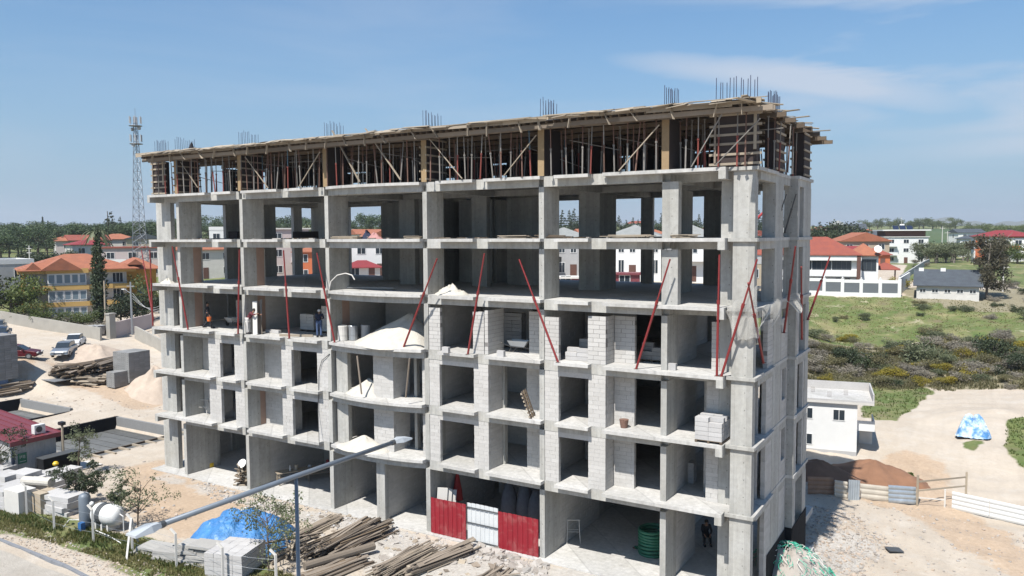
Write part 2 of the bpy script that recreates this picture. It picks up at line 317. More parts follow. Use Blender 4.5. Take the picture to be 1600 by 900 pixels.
# ---------------- mesh helpers ----------------
class MB:
    def __init__(s): s.v=[]; s.f=[]; s.mi=[]; s.t=[]; s.mats=[]
    def m(s,name):
        if name not in s.mats: s.mats.append(name)
        return s.mats.index(name)
    def add(s,vs,fs,mat,tint=None):
        o=len(s.v); s.v.extend([tuple(map(float,p)) for p in vs]); k=s.m(mat); tt=random.random() if tint is None else tint
        for f in fs: s.f.append(tuple(o+i for i in f)); s.mi.append(k); s.t.append(tt)
        return s
    def box(s,x0,x1,y0,y1,z0,z1,mat,tint=None):
        return s.add([(x0,y0,z0),(x1,y0,z0),(x1,y1,z0),(x0,y1,z0),(x0,y0,z1),(x1,y0,z1),(x1,y1,z1),(x0,y1,z1)],BF,mat,tint)
    def obox(s,c,sz,R,mat,tint=None):
        a,b,d=[q/2 for q in sz]; c=Vector(c)
        return s.add([tuple(c+R@Vector(p)) for p in ((-a,-b,-d),(a,-b,-d),(a,b,-d),(-a,b,-d),(-a,-b,d),(a,-b,d),(a,b,d),(-a,b,d))],BF,mat,tint)
    def bar(s,p,q,wd,ht,mat,tint=None,up=(0,0,1)):
        p,q=Vector(p),Vector(q); d=q-p; L=d.length
        if L<1e-6: return s
        x=d/L; u=Vector(up)
        if abs(x.dot(u))>.98: u=Vector((0,1,0))
        y=u.cross(x).normalized(); z=x.cross(y); R=Matrix((x,y,z)).transposed()
        return s.obox((p+q)/2,(L,wd,ht),R,mat,tint)
    def tube(s,pts,r,mat,n=6,tint=None,cap=True):
        pts=[Vector(p) for p in pts]; rs=r if isinstance(r,(list,tuple)) else [r]*len(pts); vs=[]; fs=[]
        pu=None
        for i,p in enumerate(pts):
            d=(pts[min(i+1,len(pts)-1)]-pts[max(i-1,0)]).normalized()
            u=Vector((0,0,1)) if abs(d.z)<.95 else Vector((1,0,0))
            if pu is not None: u=pu
            a=(u-d*u.dot(d)).normalized(); b=d.cross(a); pu=a
            for k in range(n):
                t_=2*math.pi*k/n; vs.append(p+(a*math.cos(t_)+b*math.sin(t_))*rs[i])
        for i in range(len(pts)-1):
            for k in range(n): fs.append((i*n+k,i*n+(k+1)%n,(i+1)*n+(k+1)%n,(i+1)*n+k))
        if cap: fs.append(tuple(range(n-1,-1,-1))); fs.append(tuple((len(pts)-1)*n+k for k in range(n)))
        return s.add(vs,fs,mat,tint)
    def lathe(s,prof,mat,n=12,c=(0,0,0),tint=None):
        vs=[];fs=[]
        for r,z in prof:
            for k in range(n): a=2*math.pi*k/n; vs.append((c[0]+r*math.cos(a),c[1]+r*math.sin(a),c[2]+z))
        for i in range(len(prof)-1):
            for k in range(n): fs.append((i*n+k,i*n+(k+1)%n,(i+1)*n+(k+1)%n,(i+1)*n+k))
        fs.append(tuple(range(n-1,-1,-1))); fs.append(tuple((len(prof)-1)*n+k for k in range(n)))
        return s.add(vs,fs,mat,tint)
    def prism(s,poly,z0,z1,mat,tint=None):
        n=len(poly); vs=[(x,y,z0) for x,y in poly]+[(x,y,z1) for x,y in poly]
        fs=[tuple(range(n-1,-1,-1)),tuple(range(n,2*n))]+[(i,(i+1)%n,n+(i+1)%n,n+i) for i in range(n)]
        return s.add(vs,fs,mat,tint)
    def mesh(s,name,smooth=False):
        me=bpy.data.meshes.new(name); me.from_pydata(s.v,[],s.f)
        for k in s.mats: me.materials.append(M[k])
        me.polygons.foreach_set('material_index',s.mi)
        if smooth: me.polygons.foreach_set('use_smooth',[True]*len(s.f))
        a=me.attributes.new('tint','FLOAT','FACE'); a.data.foreach_set('value',s.t); me.update(); return me
    def build(s,name,parent=None,smooth=False,loc=None):
        return ob(name,s.mesh(name,smooth),parent,loc)
BF=[(0,3,2,1),(4,5,6,7),(0,1,5,4),(1,2,6,5),(2,3,7,6),(3,0,4,7)]
def ob(name,me,parent=None,loc=None,rz=None):
    o=bpy.data.objects.new(name,me); COL.objects.link(o)
    if parent is not None: o.parent=parent
    if loc is not None: o.location=loc
    if rz is not None: o.rotation_euler=(0,0,rz)
    return o
def tag(o,label=None,cat=None,group=None,kind=None):
    if label: o['label']=label
    if cat: o['category']=cat
    if group: o['group']=group
    if kind: o['kind']=kind
    return o
def thing(name,label,cat,loc=(0,0,0),rz=0,group=None):
    o=bpy.data.objects.new(name,None); COL.objects.link(o); o.empty_display_size=.3; o.location=loc; o.rotation_euler=(0,0,rz)
    return tag(o,label,cat,group)
def copy_tree(o,loc=None,rz=None,label=None,parent=None):
    c=o.copy(); COL.objects.link(c)
    if parent is not None: c.parent=parent
    if loc is not None: c.location=loc
    if rz is not None: c.rotation_euler=(o.rotation_euler[0],o.rotation_euler[1],rz)
    if label: c['label']=label
    for ch in list(o.children): copy_tree(ch,parent=c)
    return c
ORD=['first','second','third','fourth','fifth','sixth','seventh','eighth','ninth','tenth','eleventh','twelfth','thirteenth','fourteenth','fifteenth','sixteenth','seventeenth','eighteenth','nineteenth','twentieth']
def nth(i): return ORD[i] if i<20 else str(i+1)+'th'
def rz_(a): return Matrix.Rotation(a,3,'Z')
# ---------------- the unfinished apartment block ----------------
T=[0.0,4.0,7.03,10.03,13.0,15.97,18.97]; SOF=[T[k+1]-.5 for k in range(6)]
bld=thing('apartment_block','six storey unfinished grey concrete apartment block in the middle of the building site','unfinished building')
YB=14.6
CX=[-38.0,-31.8,-24.55,-17.45,-10.37,-4.09]; CW=.28
LIPS=[(-40.4,-34.5,-.45),(-33.9,-32.1,-.40),(-31.2,-28.05,-.40),(-27.4,-25.0,-.40),(-16.3,-14.0,-.40),(-13.35,-10.1,-.40),(-9.35,-7.55,-.40),(-6.8,-1.17,-.45)]
def bow(n=14):
    pts=[]
    for i in range(n+1):
        t_=i/n; x=-24.15+t_*(6.7); y=-.30-.48*math.sin(math.pi*t_)**.8; pts.append((x,y))
    return pts
for k in range(1,7):
    z=T[k]; fl=MB()
    fl.box(-40.0,0.02,.12,10.5,z-.15,z,'concrete_floor')
    fl.box(-40.0,-3.2,10.5,YB,z-.15,z,'concrete_floor')
    fl.box(-30,-5,YB,YB+.9,z-.15,z,'concrete_floor')
    fl.box(.0,.42,6.87,10.5,z-.15,z-.001,'concrete_floor')
    fl.build('floor_slab',bld)
    for a,b,y in LIPS:
        m=MB(); m.box(a,b,y,.119,z-.15,z+.002,'concrete_floor')
        if a<-40: m.box(a,a+.26,y+.002,.6,z-.5,z-.1505,'concrete')
        if b>-2: m.box(b-.28,b-.001,y+.002,1.0,z-.5,z-.1505,'concrete'); m.box(b-.001,b+.03,y+.01,1.0,z-.5,z-.002,'concrete')
        m.build('balcony_slab',bld)
    bp=bow(); m=MB(); m.prism(bp+[(-17.45,.118),(-24.15,.118)],z-.15,z+.002,'concrete_floor')
    # the curved edge beam hangs a little below and behind the rim
    q=[(x,y+.26) for x,y in bp]; m.prism(q+[(x,y+.46) for x,y in reversed(bp)],z-.5,z-.1505,'concrete'); m.build('curved_balcony_slab',bld)
    # small rim in front of the two end columns
    MB().box(-1.1,.14,-.13,.0,z-.15,z-.003,'concrete').build('slab_rim',bld); MB().box(.003,.15,.0,3.6,z-.15,z-.004,'concrete_floor').build('slab_rim',bld); MB().box(-40.4+.003,-40.0,-.1,.6,z-.15,z-.003,'concrete').build('slab_rim',bld)
    # front beam pieces between columns (flush with the columns)
    xs=[-39.9]+[c for c in CX]+[-1.0]
    for i in range(7):
        a=xs[i]+(CW if i else 0); b=xs[i+1]
        if i==3: continue
        yy=0 if i not in (0,6) else (.6 if i==0 else .9)
        MB().box(a,b,yy+.001,yy+.28,z-.5,z-.152 if yy>.12 else z-.003,'concrete').build('beam',bld)
        if yy: MB().box(a,b,.002,.12,z-.15-.0,z-.004,'concrete').build('slab_edge',bld)
    MB().box(-24.27,-17.45,.3,.55,z-.5,z-.152,'concrete').build('beam',bld)
    for y in (6.8,YB-.3): MB().box(-39.9,-3.3,y,y+.3,z-.5,z-.152,'concrete').build('beam',bld)
    for x in CX: MB().box(x+.002,x+CW-.002,.285,YB-.31,z-.48,z-.1515,'concrete').build('beam',bld)
    MB().box(-.3,-.004,.9,10.2,z-.5,z-.1525,'concrete').build('beam',bld)
    MB().box(.0,.35,6.9,10.2,z-.5,z-.1525,'concrete').build('beam',bld)
    MB().box(-3.3,-.05,10.2,10.49,z-.5,z-.1525,'concrete').build('beam',bld)
    MB().box(-40.3,-39.96,.9,YB-.01,z-.5,z-.1535,'concrete').build('beam',bld)
for s in range(6):
    z0,z1=T[s],T[s+1]-.5
    if s==0: z0=-.35
    for i,x in enumerate(CX):
        dp=[1.75,1.7,1.65,1.5,1.6,1.45][i]
        if s==0 and i==0: dp=2.7
        if s==5 and i==5: dp=.85
        if s in(4,5) and i==5: MB().box(x,x+.75,.0,.42,z0,z1,'concrete').build('column',bld)
        else: MB().box(x,x+CW,0,dp,z0,z1,'concrete').build('column',bld)
    MB().box(-.92,0,0,.32,z0,z1+.35,'concrete').build('corner_column',bld)
    MB().box(-1.72,-.92-.002,1.0,1.28,z0,z1,'concrete').build('column',bld)
    MB().box(-.30,-.003,.32,.47,z0,z1,'concrete').build('column',bld)
    MB().box(-41.0,-39.45,.6,.92,z0,z1+.35,'concrete').build('corner_column',bld)
    MB().box(-.6,.0,3.72,5.4,z0,z1,'concrete').build('column',bld)
    MB().box(-.3,.36,6.88,7.3,z0,z1,'concrete').build('column',bld)
    MB().box(-.1,.36,8.3 if s>3 else 9.3,10.25,z0,z1,'concrete').build('column',bld)
    # inner row of shear walls, core and rear columns
    for a,b,c,d in [(-24.4,-23.15,6.6,7.0),(-18.95,-17.85,6.9,7.3),(-17.8,-15.3,9.2,9.6),(-11.6,-10.3,6.9,9.2),(-40.28,-39.98,5.6,7.0),(-40.28,-39.98,8.6,10.4),(-40.28,-39.98,12.3,13.2),
                    (-39.95,-38.9,14.2,14.5),(-36.8,-35.8,14.2,14.5),(-32.4,-31.2,14.2,14.5),(-26.5,-25.9,10.5,14.2),(-22.2,-19.6,10.2,10.5),(-19.8,-19.4,10.5,14.2),(-10.75,-9.95,14.2,14.5),(-6.6,-5.55,14.1,14.5),(-4.4,-3.9,10.5,14.5),
                    (-31.6,-31.0,6.6,8.8),(-28.9,-27.0,10.2,10.5),(-6.0,-5.5,6.8,8.6)]:
        MB().box(a,b,c,d,z0,z1,'concrete').build('column',bld)
for s in (4,5):
    z0,z1=T[s],T[s+1]-.5
    for a,b,c,d in [(-23.12,-22.9,7.0,14.2),(-18.5,-17.2,14.2,14.45),(-22.9,-19.3,14.21,14.45)]: MB().box(a,b,c,d,z0,z1,'concrete').build('core_wall',bld)
# stair flights in the core
for s in range(5):
    for a,b,y0 in ((-18.9,-16.2,11.0),(-16.2,-18.9,12.4)):
        m=MB(); n=8; h=1.5; z0=T[s]+(0 if a<b else (T[s+1]-T[s])/2)
        for k in range(n):
            xa=a+(b-a)*k/n; xb=a+(b-a)*(k+1)/n; zz=z0+(T[s+1]-T[s])/2*(k+1)/n
            m.box(min(xa,xb),max(xa,xb),y0,y0+1.25,zz-.35,zz,'concrete')
        m.build('stair_flight',bld)
# ground floor slab, apron and damp proof membrane
MB().box(-41.2,-.9,-.35,.598,-.5,.02,'concrete_floor').build('ground_slab',bld)
MB().box(-41.2,.0,.6,YB,-.36,.021,'concrete_floor').build('ground_slab',bld)
m=MB(); m.box(.002,.03,3.0,6.86,-2.2,1.2,'membrane'); m.box(.002,.40,6.83,6.866,-2.2,1.3,'membrane'); m.box(.37,.40,6.868,10.27,-2.2,1.35,'membrane'); m.box(.0,.40,10.271,10.3,-2.2,1.35,'membrane'); m.build('damp_membrane',bld)
MB().box(-.6,.0,.3,10.2,-2.4,-.37,'concrete').build('basement_wall',bld)
MB().box(-.01,.365,6.9,10.25,-2.4,1.0,'concrete').build('basement_wall',bld)
MB().box(.1,.75,9.4,10.9,-2.4,-1.0,'concrete_floor').build('footing',bld)
# ---- block infill walls ----
BLK={}
def blockmesh(matn):
    if matn not in BLK:
        m=MB(); m.box(-.5,.5,-.5,.5,-.5,.5,matn,0); BLK[matn]=m.mesh('block')
    return BLK[matn]
NIND=[0]
def wall(p0,ang,L,H,z0,th=.2,mat='aerated_block',ind=False,parent=None,bl=.6,bh=.2,raggd=0,one=False,name='infill_wall'):
    """running bond wall; p0 = corner, wall runs along ang with its thickness to the left"""
    parent=parent or bld; c,s_=math.cos(ang),math.sin(ang); R=rz_(ang)
    core=MB(); core.obox((p0[0]+c*L/2-s_*th/2,p0[1]+s_*L/2+c*th/2,z0+H/2),(L-.016,th-.02,H-.012),R,'mortar' if ind else 'mortar_light'); w=core.build(name,parent)
    nc=max(1,round(H/bh)); hh=H/nc; st=MB()
    for k in range(nc):
        x=0; first=bl if k%2==0 else bl*.5; ph=random.uniform(-.06,.06)
        while x<L-.02:
            l=min((first+ph) if x==0 else bl,L-x)
            if L-x-l<.08: l=L-x
            j=random.uniform(-.004,.004)
            cx=x+l/2; cy=th/2+j; cen=(p0[0]+c*cx-s_*cy,p0[1]+s_*cx+c*cy,z0+hh*(k+.5)); g_=.014 if ind else .007; sz=(l-(g_ if random.random()<.8 else .03),th+random.uniform(.0,.008),hh-g_)
            if ind and NIND[0]<290:
                o=ob('block',blockmesh(mat),w,cen); o.scale=sz; o.rotation_euler=(0,0,ang); NIND[0]+=1
            else: st.obox(cen,sz,R,mat)
            x+=l
    if st.v: tag(st.build('block_courses',w),kind='stuff')
    return w
HP=math.pi/2
def fwall(x0,x1,y,z0,H,**k): return wall((x0,y),0,x1-x0,H,z0,**k)
def rwall(x,y0,y1,z0,H,**k): return wall((x+k.get('th',.2),y0),HP,y1-y0,H,z0,**k)   # runs along +Y, occupying x..x+th
def lintel(x0,x1,y,z1,h=.24): MB().box(x0-.12,x1+.12,y+.006,y+.19,z1-h,z1-.004,'aerated_block').build('lintel',bld)
# storey 3 (partly built): nearest pieces first so that they get their own blocks
z=T[3]
fwall(-7.75,-6.82,.03,z,2.28,ind=True)
rwall(-7.02,.24,1.0,z,2.28,ind=True)
fwall(-6.8,-5.75,.98,z,2.25,ind=True)
fwall(-2.1,-1.73,1.02,z,2.2,ind=True)
fwall(-10.08,-9.3,.03,z,2.12,ind=True)
fwall(-11.75,-10.4,1.4,z,2.2,ind=True)
rwall(-13.6,.04,1.6,z,2.28,ind=True)
fwall(-14.32,-13.62,.03,z,2.2,ind=True)
fwall(-17.15,-16.4,.03,z,2.28,ind=True)
rwall(-.21,2.6,3.7,z,2.2,ind=True)
for s in (1,2):
    z=T[s]; H=SOF[s]-z
    for a,b,y in [(-35.2,-34.05,.02),(-32.68,-31.81,.02),(-28.42,-27.55,.02),(-25.43,-24.56,.02),(-21.3,-19.85,.25),(-17.16,-16.47,.02),(-14.28,-13.38,.02),(-10.08,-9.31,.02),(-7.72,-6.82,.02)]:
        fwall(a,b,y,z,H-.005)
    for a,b in [(-34.05,-32.68),(-27.55,-25.43),(-16.47,-14.28),(-9.31,-7.72)]: lintel(a,b,.02,SOF[s])
    fwall(-31.5,-28.44,1.42,z,H-.005); rwall(-28.42,.225,1.42,z,H-.005)
    rwall(-35.2,.225,1.7,z,H-.005); fwall(-37.7,-36.6,1.5,z,H-.005)
    MB().box(-36.6,-36.45,1.35,1.6,z,SOF[s]-.003,'concrete').build('column',bld)
    rwall(-13.58,.225,1.4,z,H-.005); fwall(-11.9,-10.39,1.4,z,H-.005); MB().box(-13.36,-13.2,1.35,1.6,z,SOF[s]-.003,'concrete').build('column',bld)
    rwall(-7.02,.225,1.0,z,H-.005); fwall(-6.8,-5.75,.98,z,H-.005)
    fwall(-2.3,-1.73,1.02,z,H-.005)
    MB().box(-24.1,-23.25,.25,.55,z,SOF[s]-.003,'concrete').build('column',bld)
    rwall(-20.05,.455,1.7,z,H-.005); MB().box(-19.2,-19.0,1.3,1.55,z,SOF[s]-.003,'concrete').build('column',bld); fwall(-17.85,-17.47,.3,z,H-.005)
    # east side wall: jamb, wall with small window, far bay
    rwall(-.21,2.5,3.71,z,H-.005); rwall(-.21,5.41,5.75,z,H-.005); rwall(-.21,5.76,6.6,z,.95); rwall(-.21,6.61,6.86,z,H-.005)
    rwall(.14,7.31,7.6,z,H-.005); fwall(-3.2,-2.4,10.25,z,H-.005)
    fwall(-2.8,-.35,2.3,z,H-.005) ; rwall(.14,9.0,9.29,z,H-.005)
z=T[3]; rwall(-.21,5.41,6.86,z,2.0); rwall(.14,7.31,7.8,z,2.3)
z=0.021; rwall(-.21,2.5,3.71,z,SOF[0]-z-.005); rwall(-.21,5.41,6.86,1.25,SOF[0]-1.26); rwall(.14,7.31,7.6,1.36,SOF[0]-1.37)
rwall(-.21,5.41,6.86,z,1.2)
# party walls across the block and the rear walls of the closed storeys
for s in range(0,4):
    z=T[s]+(.022 if s==0 else 0); H=SOF[s]-z-.02
    for i,x in enumerate(CX):
        d0=[2.71 if s==0 else 1.76,1.71,1.66,1.51,1.61,1.46][i]
        if i==0 and s>0: continue
        if i==0: continue
        rwall(x+.04,d0,6.59 if i!=5 else 4.4,z,H)
    fwall(-39.9,-36.9,10.5,z,H); fwall(-35.7,-22.3,10.5,z,H); fwall(-19.5,-4.2,10.7,z,H); 
    fwall(-17.4,-10.7,7.4 if s!=3 else 7.4,z,H)
    fwall(-36,-32,6.2,z,H); fwall(-30.9,-27.1,6.65,z,H)
    rwall(-40.2,.95,5.5,z,H) if s>0 else rwall(-40.2,2.2,5.5,z,H)
    rwall(-5.3,4.6,10.2,z,H)
rwall(-20.7,.35,6.5,.022,SOF[0]-.05); MB().box(-20.95,-20.35,-.02,.33,.021,SOF[0]-.003,'concrete').build('column',bld)
for s in (1,2,3):
    z=T[s]; H=SOF[s]-z-.02
    fwall(-24.0,-21,4.6,z,H); fwall(-17.1,-13.7,5.2,z,H); fwall(-10,-7.1,4.4,z,H); fwall(-35,-32,4.2,z,H) if s<3 else None

for s_,z0,z1 in ((1,T[1],SOF[1]),(2,T[2],SOF[2]),(3,T[3],SOF[3]),(4,T[4],SOF[4])):
    for i in ((0,1) if s_==4 else (0,1,2) if s_==3 else (1,) if s_==1 else (2,)):
        x=CX[i]+CW; MB().box(x+.001,x+.004,1.0,1.62,z0+.01,z1-.01,'salmon_stain').build('salmon_patch',bld)
# ---------------- ground ----------------
def axis(fine,lo,hi,step,grow,end0,end1):
    a=list(np.arange(lo,hi+1e-6,step)); s_=step; x=hi
    while x<end1: s_*=grow; x+=s_; a.append(x)
    s_=step; x=lo; b=[]
    while x>end0: s_*=grow; x-=s_; b.append(x)
    return np.array(b[::-1]+a)
gx=axis(0,-80,24,.5,1.045,-3500,2500); gy=axis(0,-26,46,.5,1.035,-300,4500)
GX,GY=np.meshgrid(gx,gy); GZ=hgt(GX,GY,True)
nx,ny=len(gx),len(gy)
_nr=np.random.default_rng(3)
def vnoise(x,y,s,seed):
    r=np.random.default_rng(seed); t=r.random((256,256)); xs,ys=x/s,y/s; xi=np.floor(xs).astype(int); yi=np.floor(ys).astype(int); fx=xs-xi; fy=ys-yi; fx=fx*fx*(3-2*fx); fy=fy*fy*(3-2*fy)
    g=lambda a,b:t[a%256,b%256]
    return (g(xi,yi)*(1-fx)+g(xi+1,yi)*fx)*(1-fy)+(g(xi,yi+1)*(1-fx)+g(xi+1,yi+1)*fx)*fy
inb=((GX>-41.5)&(GX<.8)&(GY>-.6)&(GY<15.5))
inp=np.zeros_like(inb)
for a,b,c,d in PITS: inp|=(GX>a-.3)&(GX<b+.3)&(GY>c-.3)&(GY<d+.3)
bump=(vnoise(GX,GY,1.3,1)-.5)*.10+(vnoise(GX,GY,4.5,2)-.5)*.22+(vnoise(GX,GY,.6,3)-.5)*.05
east=np.clip((GX-0)/3,0,1); bump*=1+1.2*east
_c=G(1540,690); _r=np.hypot((GX-_c[0]),(GY-_c[1])*.8)+1.2*(vnoise(GX,GY,7,9)-.5)
_m=np.clip((_r-3)/2,0,1)*np.clip((22-_r)/5,0,1)*(GX>-6)*(GX<40); bump=bump*(1-.5*_m)+_m*(.045*np.sin(_r*3.3)+.03*np.sin(_r*7.1+2))*(.4+vnoise(GX,GY,5,12))
_m2=np.clip((GX-1.5)/2,0,1)*(GY<20)*(GY>-20)*np.clip((24-GX)/4,0,1); bump=bump+_m2*.035*np.sin((GY*.9+GX*.5+1.5*vnoise(GX,GY,8,13))*3.0)*(vnoise(GX,GY,4,14)>.4)
GZ=np.where(inb|inp,GZ,GZ+bump*np.clip((GX*0+1),0,1))
def inpoly(X,Y,poly):
    c=np.zeros(X.shape,bool); n=len(poly)
    for i in range(n):
        x0,y0=poly[i]; x1,y1=poly[(i+1)%n]
        cond=((y0>Y)!=(y1>Y)); xi=(x1-x0)*(Y-y0)/((y1-y0) if y1!=y0 else 1e-9)+x0
        c^=cond&(X<xi)
    return c
def zonepoly(polys,soft=0):
    o=np.zeros(GX.shape)
    for pz in polys:
        q=[tuple(G(u,v)[:2]) for u,v in pz]; o=np.maximum(o,inpoly(GX,GY,q).astype(float))
    for _ in range(soft):
        o2=o.copy(); o2[1:-1,1:-1]=(o[1:-1,1:-1]*2+o[:-2,1:-1]+o[2:,1:-1]+o[1:-1,:-2]+o[1:-1,2:])/6; o=o2
    return o
me=bpy.data.meshes.new('ground'); vs=np.stack([GX.ravel(),GY.ravel(),GZ.ravel()],1)
me.vertices.add(nx*ny); me.vertices.foreach_set('co',vs.ravel())
ii=(np.arange(ny-1)[:,None]*nx+np.arange(nx-1)[None,:]).ravel(); quads=np.stack([ii,ii+1,ii+nx+1,ii+nx],1)
me.loops.add(len(quads)*4); me.loops.foreach_set('vertex_index',quads.ravel()); me.polygons.add(len(quads)); me.polygons.foreach_set('loop_start',np.arange(len(quads))*4); me.polygons.foreach_set('loop_total',np.full(len(quads),4)); me.polygons.foreach_set('use_smooth',np.ones(len(quads),bool))
me.update(calc_edges=True); me.materials.append(M['ground'])
Z={}
# world-space regions of grass, scrub, red soil, pale rubble, tilled field and asphalt (corners found on the ground)
Z['z_grass']=zonepoly([[(1180,458),(1430,462),(1470,462),(1600,476),(1900,480),(1900,545),(1600,538),(1480,528),(1262,530),(1180,528)],
   [(1355,600),(1440,602),(1460,612),(1425,640),(1400,658),(1345,652)],[(1375,598),(1600,604),(1900,604),(1900,590),(1400,585)],
   [(1420,412),(1600,396),(1900,400),(1900,455),(1600,452),(1530,430),(1430,436),(1400,448)],
   [(1575,655),(1640,650),(1700,740),(1600,735),(1568,700)],[(1505,690),(1535,690),(1530,712),(1500,700)],
   [(-60,780),(0,786),(60,800),(180,830),(300,858),(430,888),(520,925),(260,935),(140,868),(60,845),(-60,825)],
   [(1240,372),(1240,440),(1100,440),(700,440),(300,440),(60,500),(-200,470),(-200,380),(300,372)]],1)
Z['z_grass']=np.maximum(Z['z_grass'],((GX<-180)|(GY>180))*.9)
Z['z_scrub']=zonepoly([[(1180,526),(1262,528),(1480,530),(1600,540),(1900,545),(1900,612),(1600,606),(1440,606),(1355,600),(1180,600)],
   [(1400,452),(1440,448),(1530,455),(1600,450),(1900,455),(1900,500),(1600,490),(1540,490),(1430,470)]],1)
Z['z_field']=zonepoly([[(1405,360),(1440,357.5),(1620,357.5),(2000,358),(2000,372),(1500,379),(1470,381),(1400,374)]])
Z['z_red']=zonepoly([[(255,715),(300,745),(420,790),(470,820),(300,845),(200,800),(190,730)],[(1260,740),(1480,745),(1500,790),(1600,850),(1600,905),(1500,860),(1420,800),(1262,765)],[(60,560),(260,600),(256,640),(200,640)],[(1400,700),(1480,720),(1460,760),(1360,740)],[(0,545),(60,560),(40,600),(0,600)]],8)
Z['z_pale']=zonepoly([[(250,735),(300,752),(372,775),(520,805),(670,840),(850,885),(900,930),(780,905),(600,850),(480,815),(330,775),(240,750)],[(560,852),(700,846),(860,900),(900,940),(560,940)],[(1262,835),(1330,830),(1380,850),(1320,900),(1235,905)],[(860,885),(1190,905),(1190,960),(860,960)]],4)
Z['z_road']=zonepoly([[(-300,752),(0,856),(110,905),(200,960),(-300,1200),(-600,900)]])
hh=GZ.copy()
for k,a in Z.items():
    at_=me.attributes.new(k,'FLOAT','POINT'); at_.data.foreach_set('value',np.clip(a,0,1).ravel())
ground=ob('ground',me); tag(ground,kind='structure')
# far ridge on the horizon
def ridge(name,d,u0,u1,zs,base):
    m=MB(); us=np.linspace(u0,u1,160); vs=[]; 
    for i,u in enumerate(us):
        q=at(u,360,d); h=zs*(0.55+.45*math.sin(i*.07+1)+.25*math.sin(i*.23)+.08*math.sin(i*.9))
        q2=at(u,360,d*1.25)
        vs+= [(q[0],q[1],base),(q2[0],q2[1],base+max(h,3)),(q2[0]*1.1,q2[1]*1.1,base)]
    fs=[]
    for i in range(len(us)-1):
        a=i*3; fs+=[(a,a+3,a+4,a+1),(a+1,a+4,a+5,a+2)]
    m.add(vs,fs,'far_hill',0); return tag(m.build(name,smooth=True),kind='structure')
ridge('far_hills',4200,900,1900,75,15); ridge('far_hills',3400,-500,900,35,15)
# ---------------- rooftop formwork ----------------
ZF=T[6]; ZD=21.5
fd=thing('formwork_deck','timber formwork deck of loose planks on props over the top floor of the unfinished block','formwork')
m=MB(); m.box(-40.5,.25,-.75,15.3,ZD,ZD+.03,'film_ply'); m.build('deck_sheet',fd)
m=MB()
for i in range(100): x=-40.3+i*.41; m.box(x,x+.05,-.85,15.2,ZD-.12,ZD-.002,'timber_brown')
tag(m.build('joists',fd),kind='stuff')
for y in (-.62,-.2,1.8,3.8,5.8,7.8,9.8,11.8,13.8):
    x=-40.5
    while x<.3:
        L=min(random.uniform(3.2,4.2),.8-x); mm=MB(); mm.box(0,L,-.05,.05,-.1,.1,'timber_old' if y<0 else 'timber_brown')
        o=mm.build('bearer',fd,loc=(x,y+random.uniform(-.04,.04),ZD-.225)); o.rotation_euler=(0,random.uniform(-.008,.008),random.uniform(-.01,.01)); x+=L-.15
for y0 in (-.9,):
    x=-40.7
    while x<.2:   # vertical edge boards
        L=min(random.uniform(2.2,4.2),.4-x); mm=MB(); hgt_=random.uniform(.16,.28); mm.box(0,L,-.014,.014,0,hgt_,'timber_pale')
        o=mm.build('edge_board',fd,loc=(x,y0+random.uniform(-.08,.08),ZD-.04+random.uniform(-.05,.05))); o.rotation_euler=(random.uniform(-.2,.2),random.uniform(-.012,.012),random.uniform(-.02,.02)); x+=max(L-.2,.3)
PL=[]
for L,wd in ((.9,.5),(1.3,.25),(2.4,.2),(3.2,.22),(1.7,.3),(.7,.6)):
    mm=MB(); mm.box(-L/2,L/2,-wd/2,wd/2,-.014,.014,'timber_pale'); PL.append(mm.mesh('plank'))
def plank(k,loc,rot): o=ob('plank',PL[k],fd,loc); o.rotation_euler=rot; return o
x=-40.2
while x<-.2:
    left=x<-17
    if random.random()<(.75 if left else .35):
        plank(random.choice([0,5]),(x,-1.0+random.uniform(-.12,.1),ZD+.13+random.uniform(-.03,.05)),(random.uniform(.18,.42),random.uniform(-.08,.08),random.uniform(-.25,.25)))
    if random.random()<.75: plank(random.choice([2,3,4]),(x+.3,-.95+random.uniform(-.25,.25),ZD+.08+random.uniform(-.04,.14)),(random.uniform(.1,.4),random.uniform(-.03,.03),random.uniform(-.09,.09)))
    x+=.5 if left else .62
y=-1.0
while y<10.3:   # east edge
    o_=plank(random.choice([1,2,0]),(-.05+random.uniform(-.35,.25),y,ZD+.08+random.uniform(-.06,.08)),(random.uniform(-.1,.1),random.uniform(.05,.2),random.uniform(-.3,.3))); o_.scale=(.62,1,1)
    plank(random.choice([2,3]),(.0+random.uniform(-.2,.15),y,ZD+.02+random.uniform(-.05,.08)),(0,random.uniform(-.04,.04),HP+random.uniform(-.2,.2)))
    y+=.42
for y,l in ((2.4,1.6),(4.6,1.9),(10.2,1.9)): plank(1,(.6,y,ZD-.02),(0,-.02,random.uniform(-.2,.2)))
for i in range(26):   # offcuts nailed across the edge, hanging below it
    x=-39+i*1.55+random.uniform(-.4,.4); o=plank(1,(x,-.98,ZD-.18+random.uniform(-.06,.06)),(random.uniform(-.3,.3),random.uniform(.8,1.9),random.uniform(-.2,.2))); o.scale=(.5,.55,1)
for x in (-36,-33.4,-21,-12,-6.2,-2.4): 
    o=plank(3,(x,-.75,ZD+.22),(.1,random.uniform(-.02,.02),random.uniform(-.05,.05)))
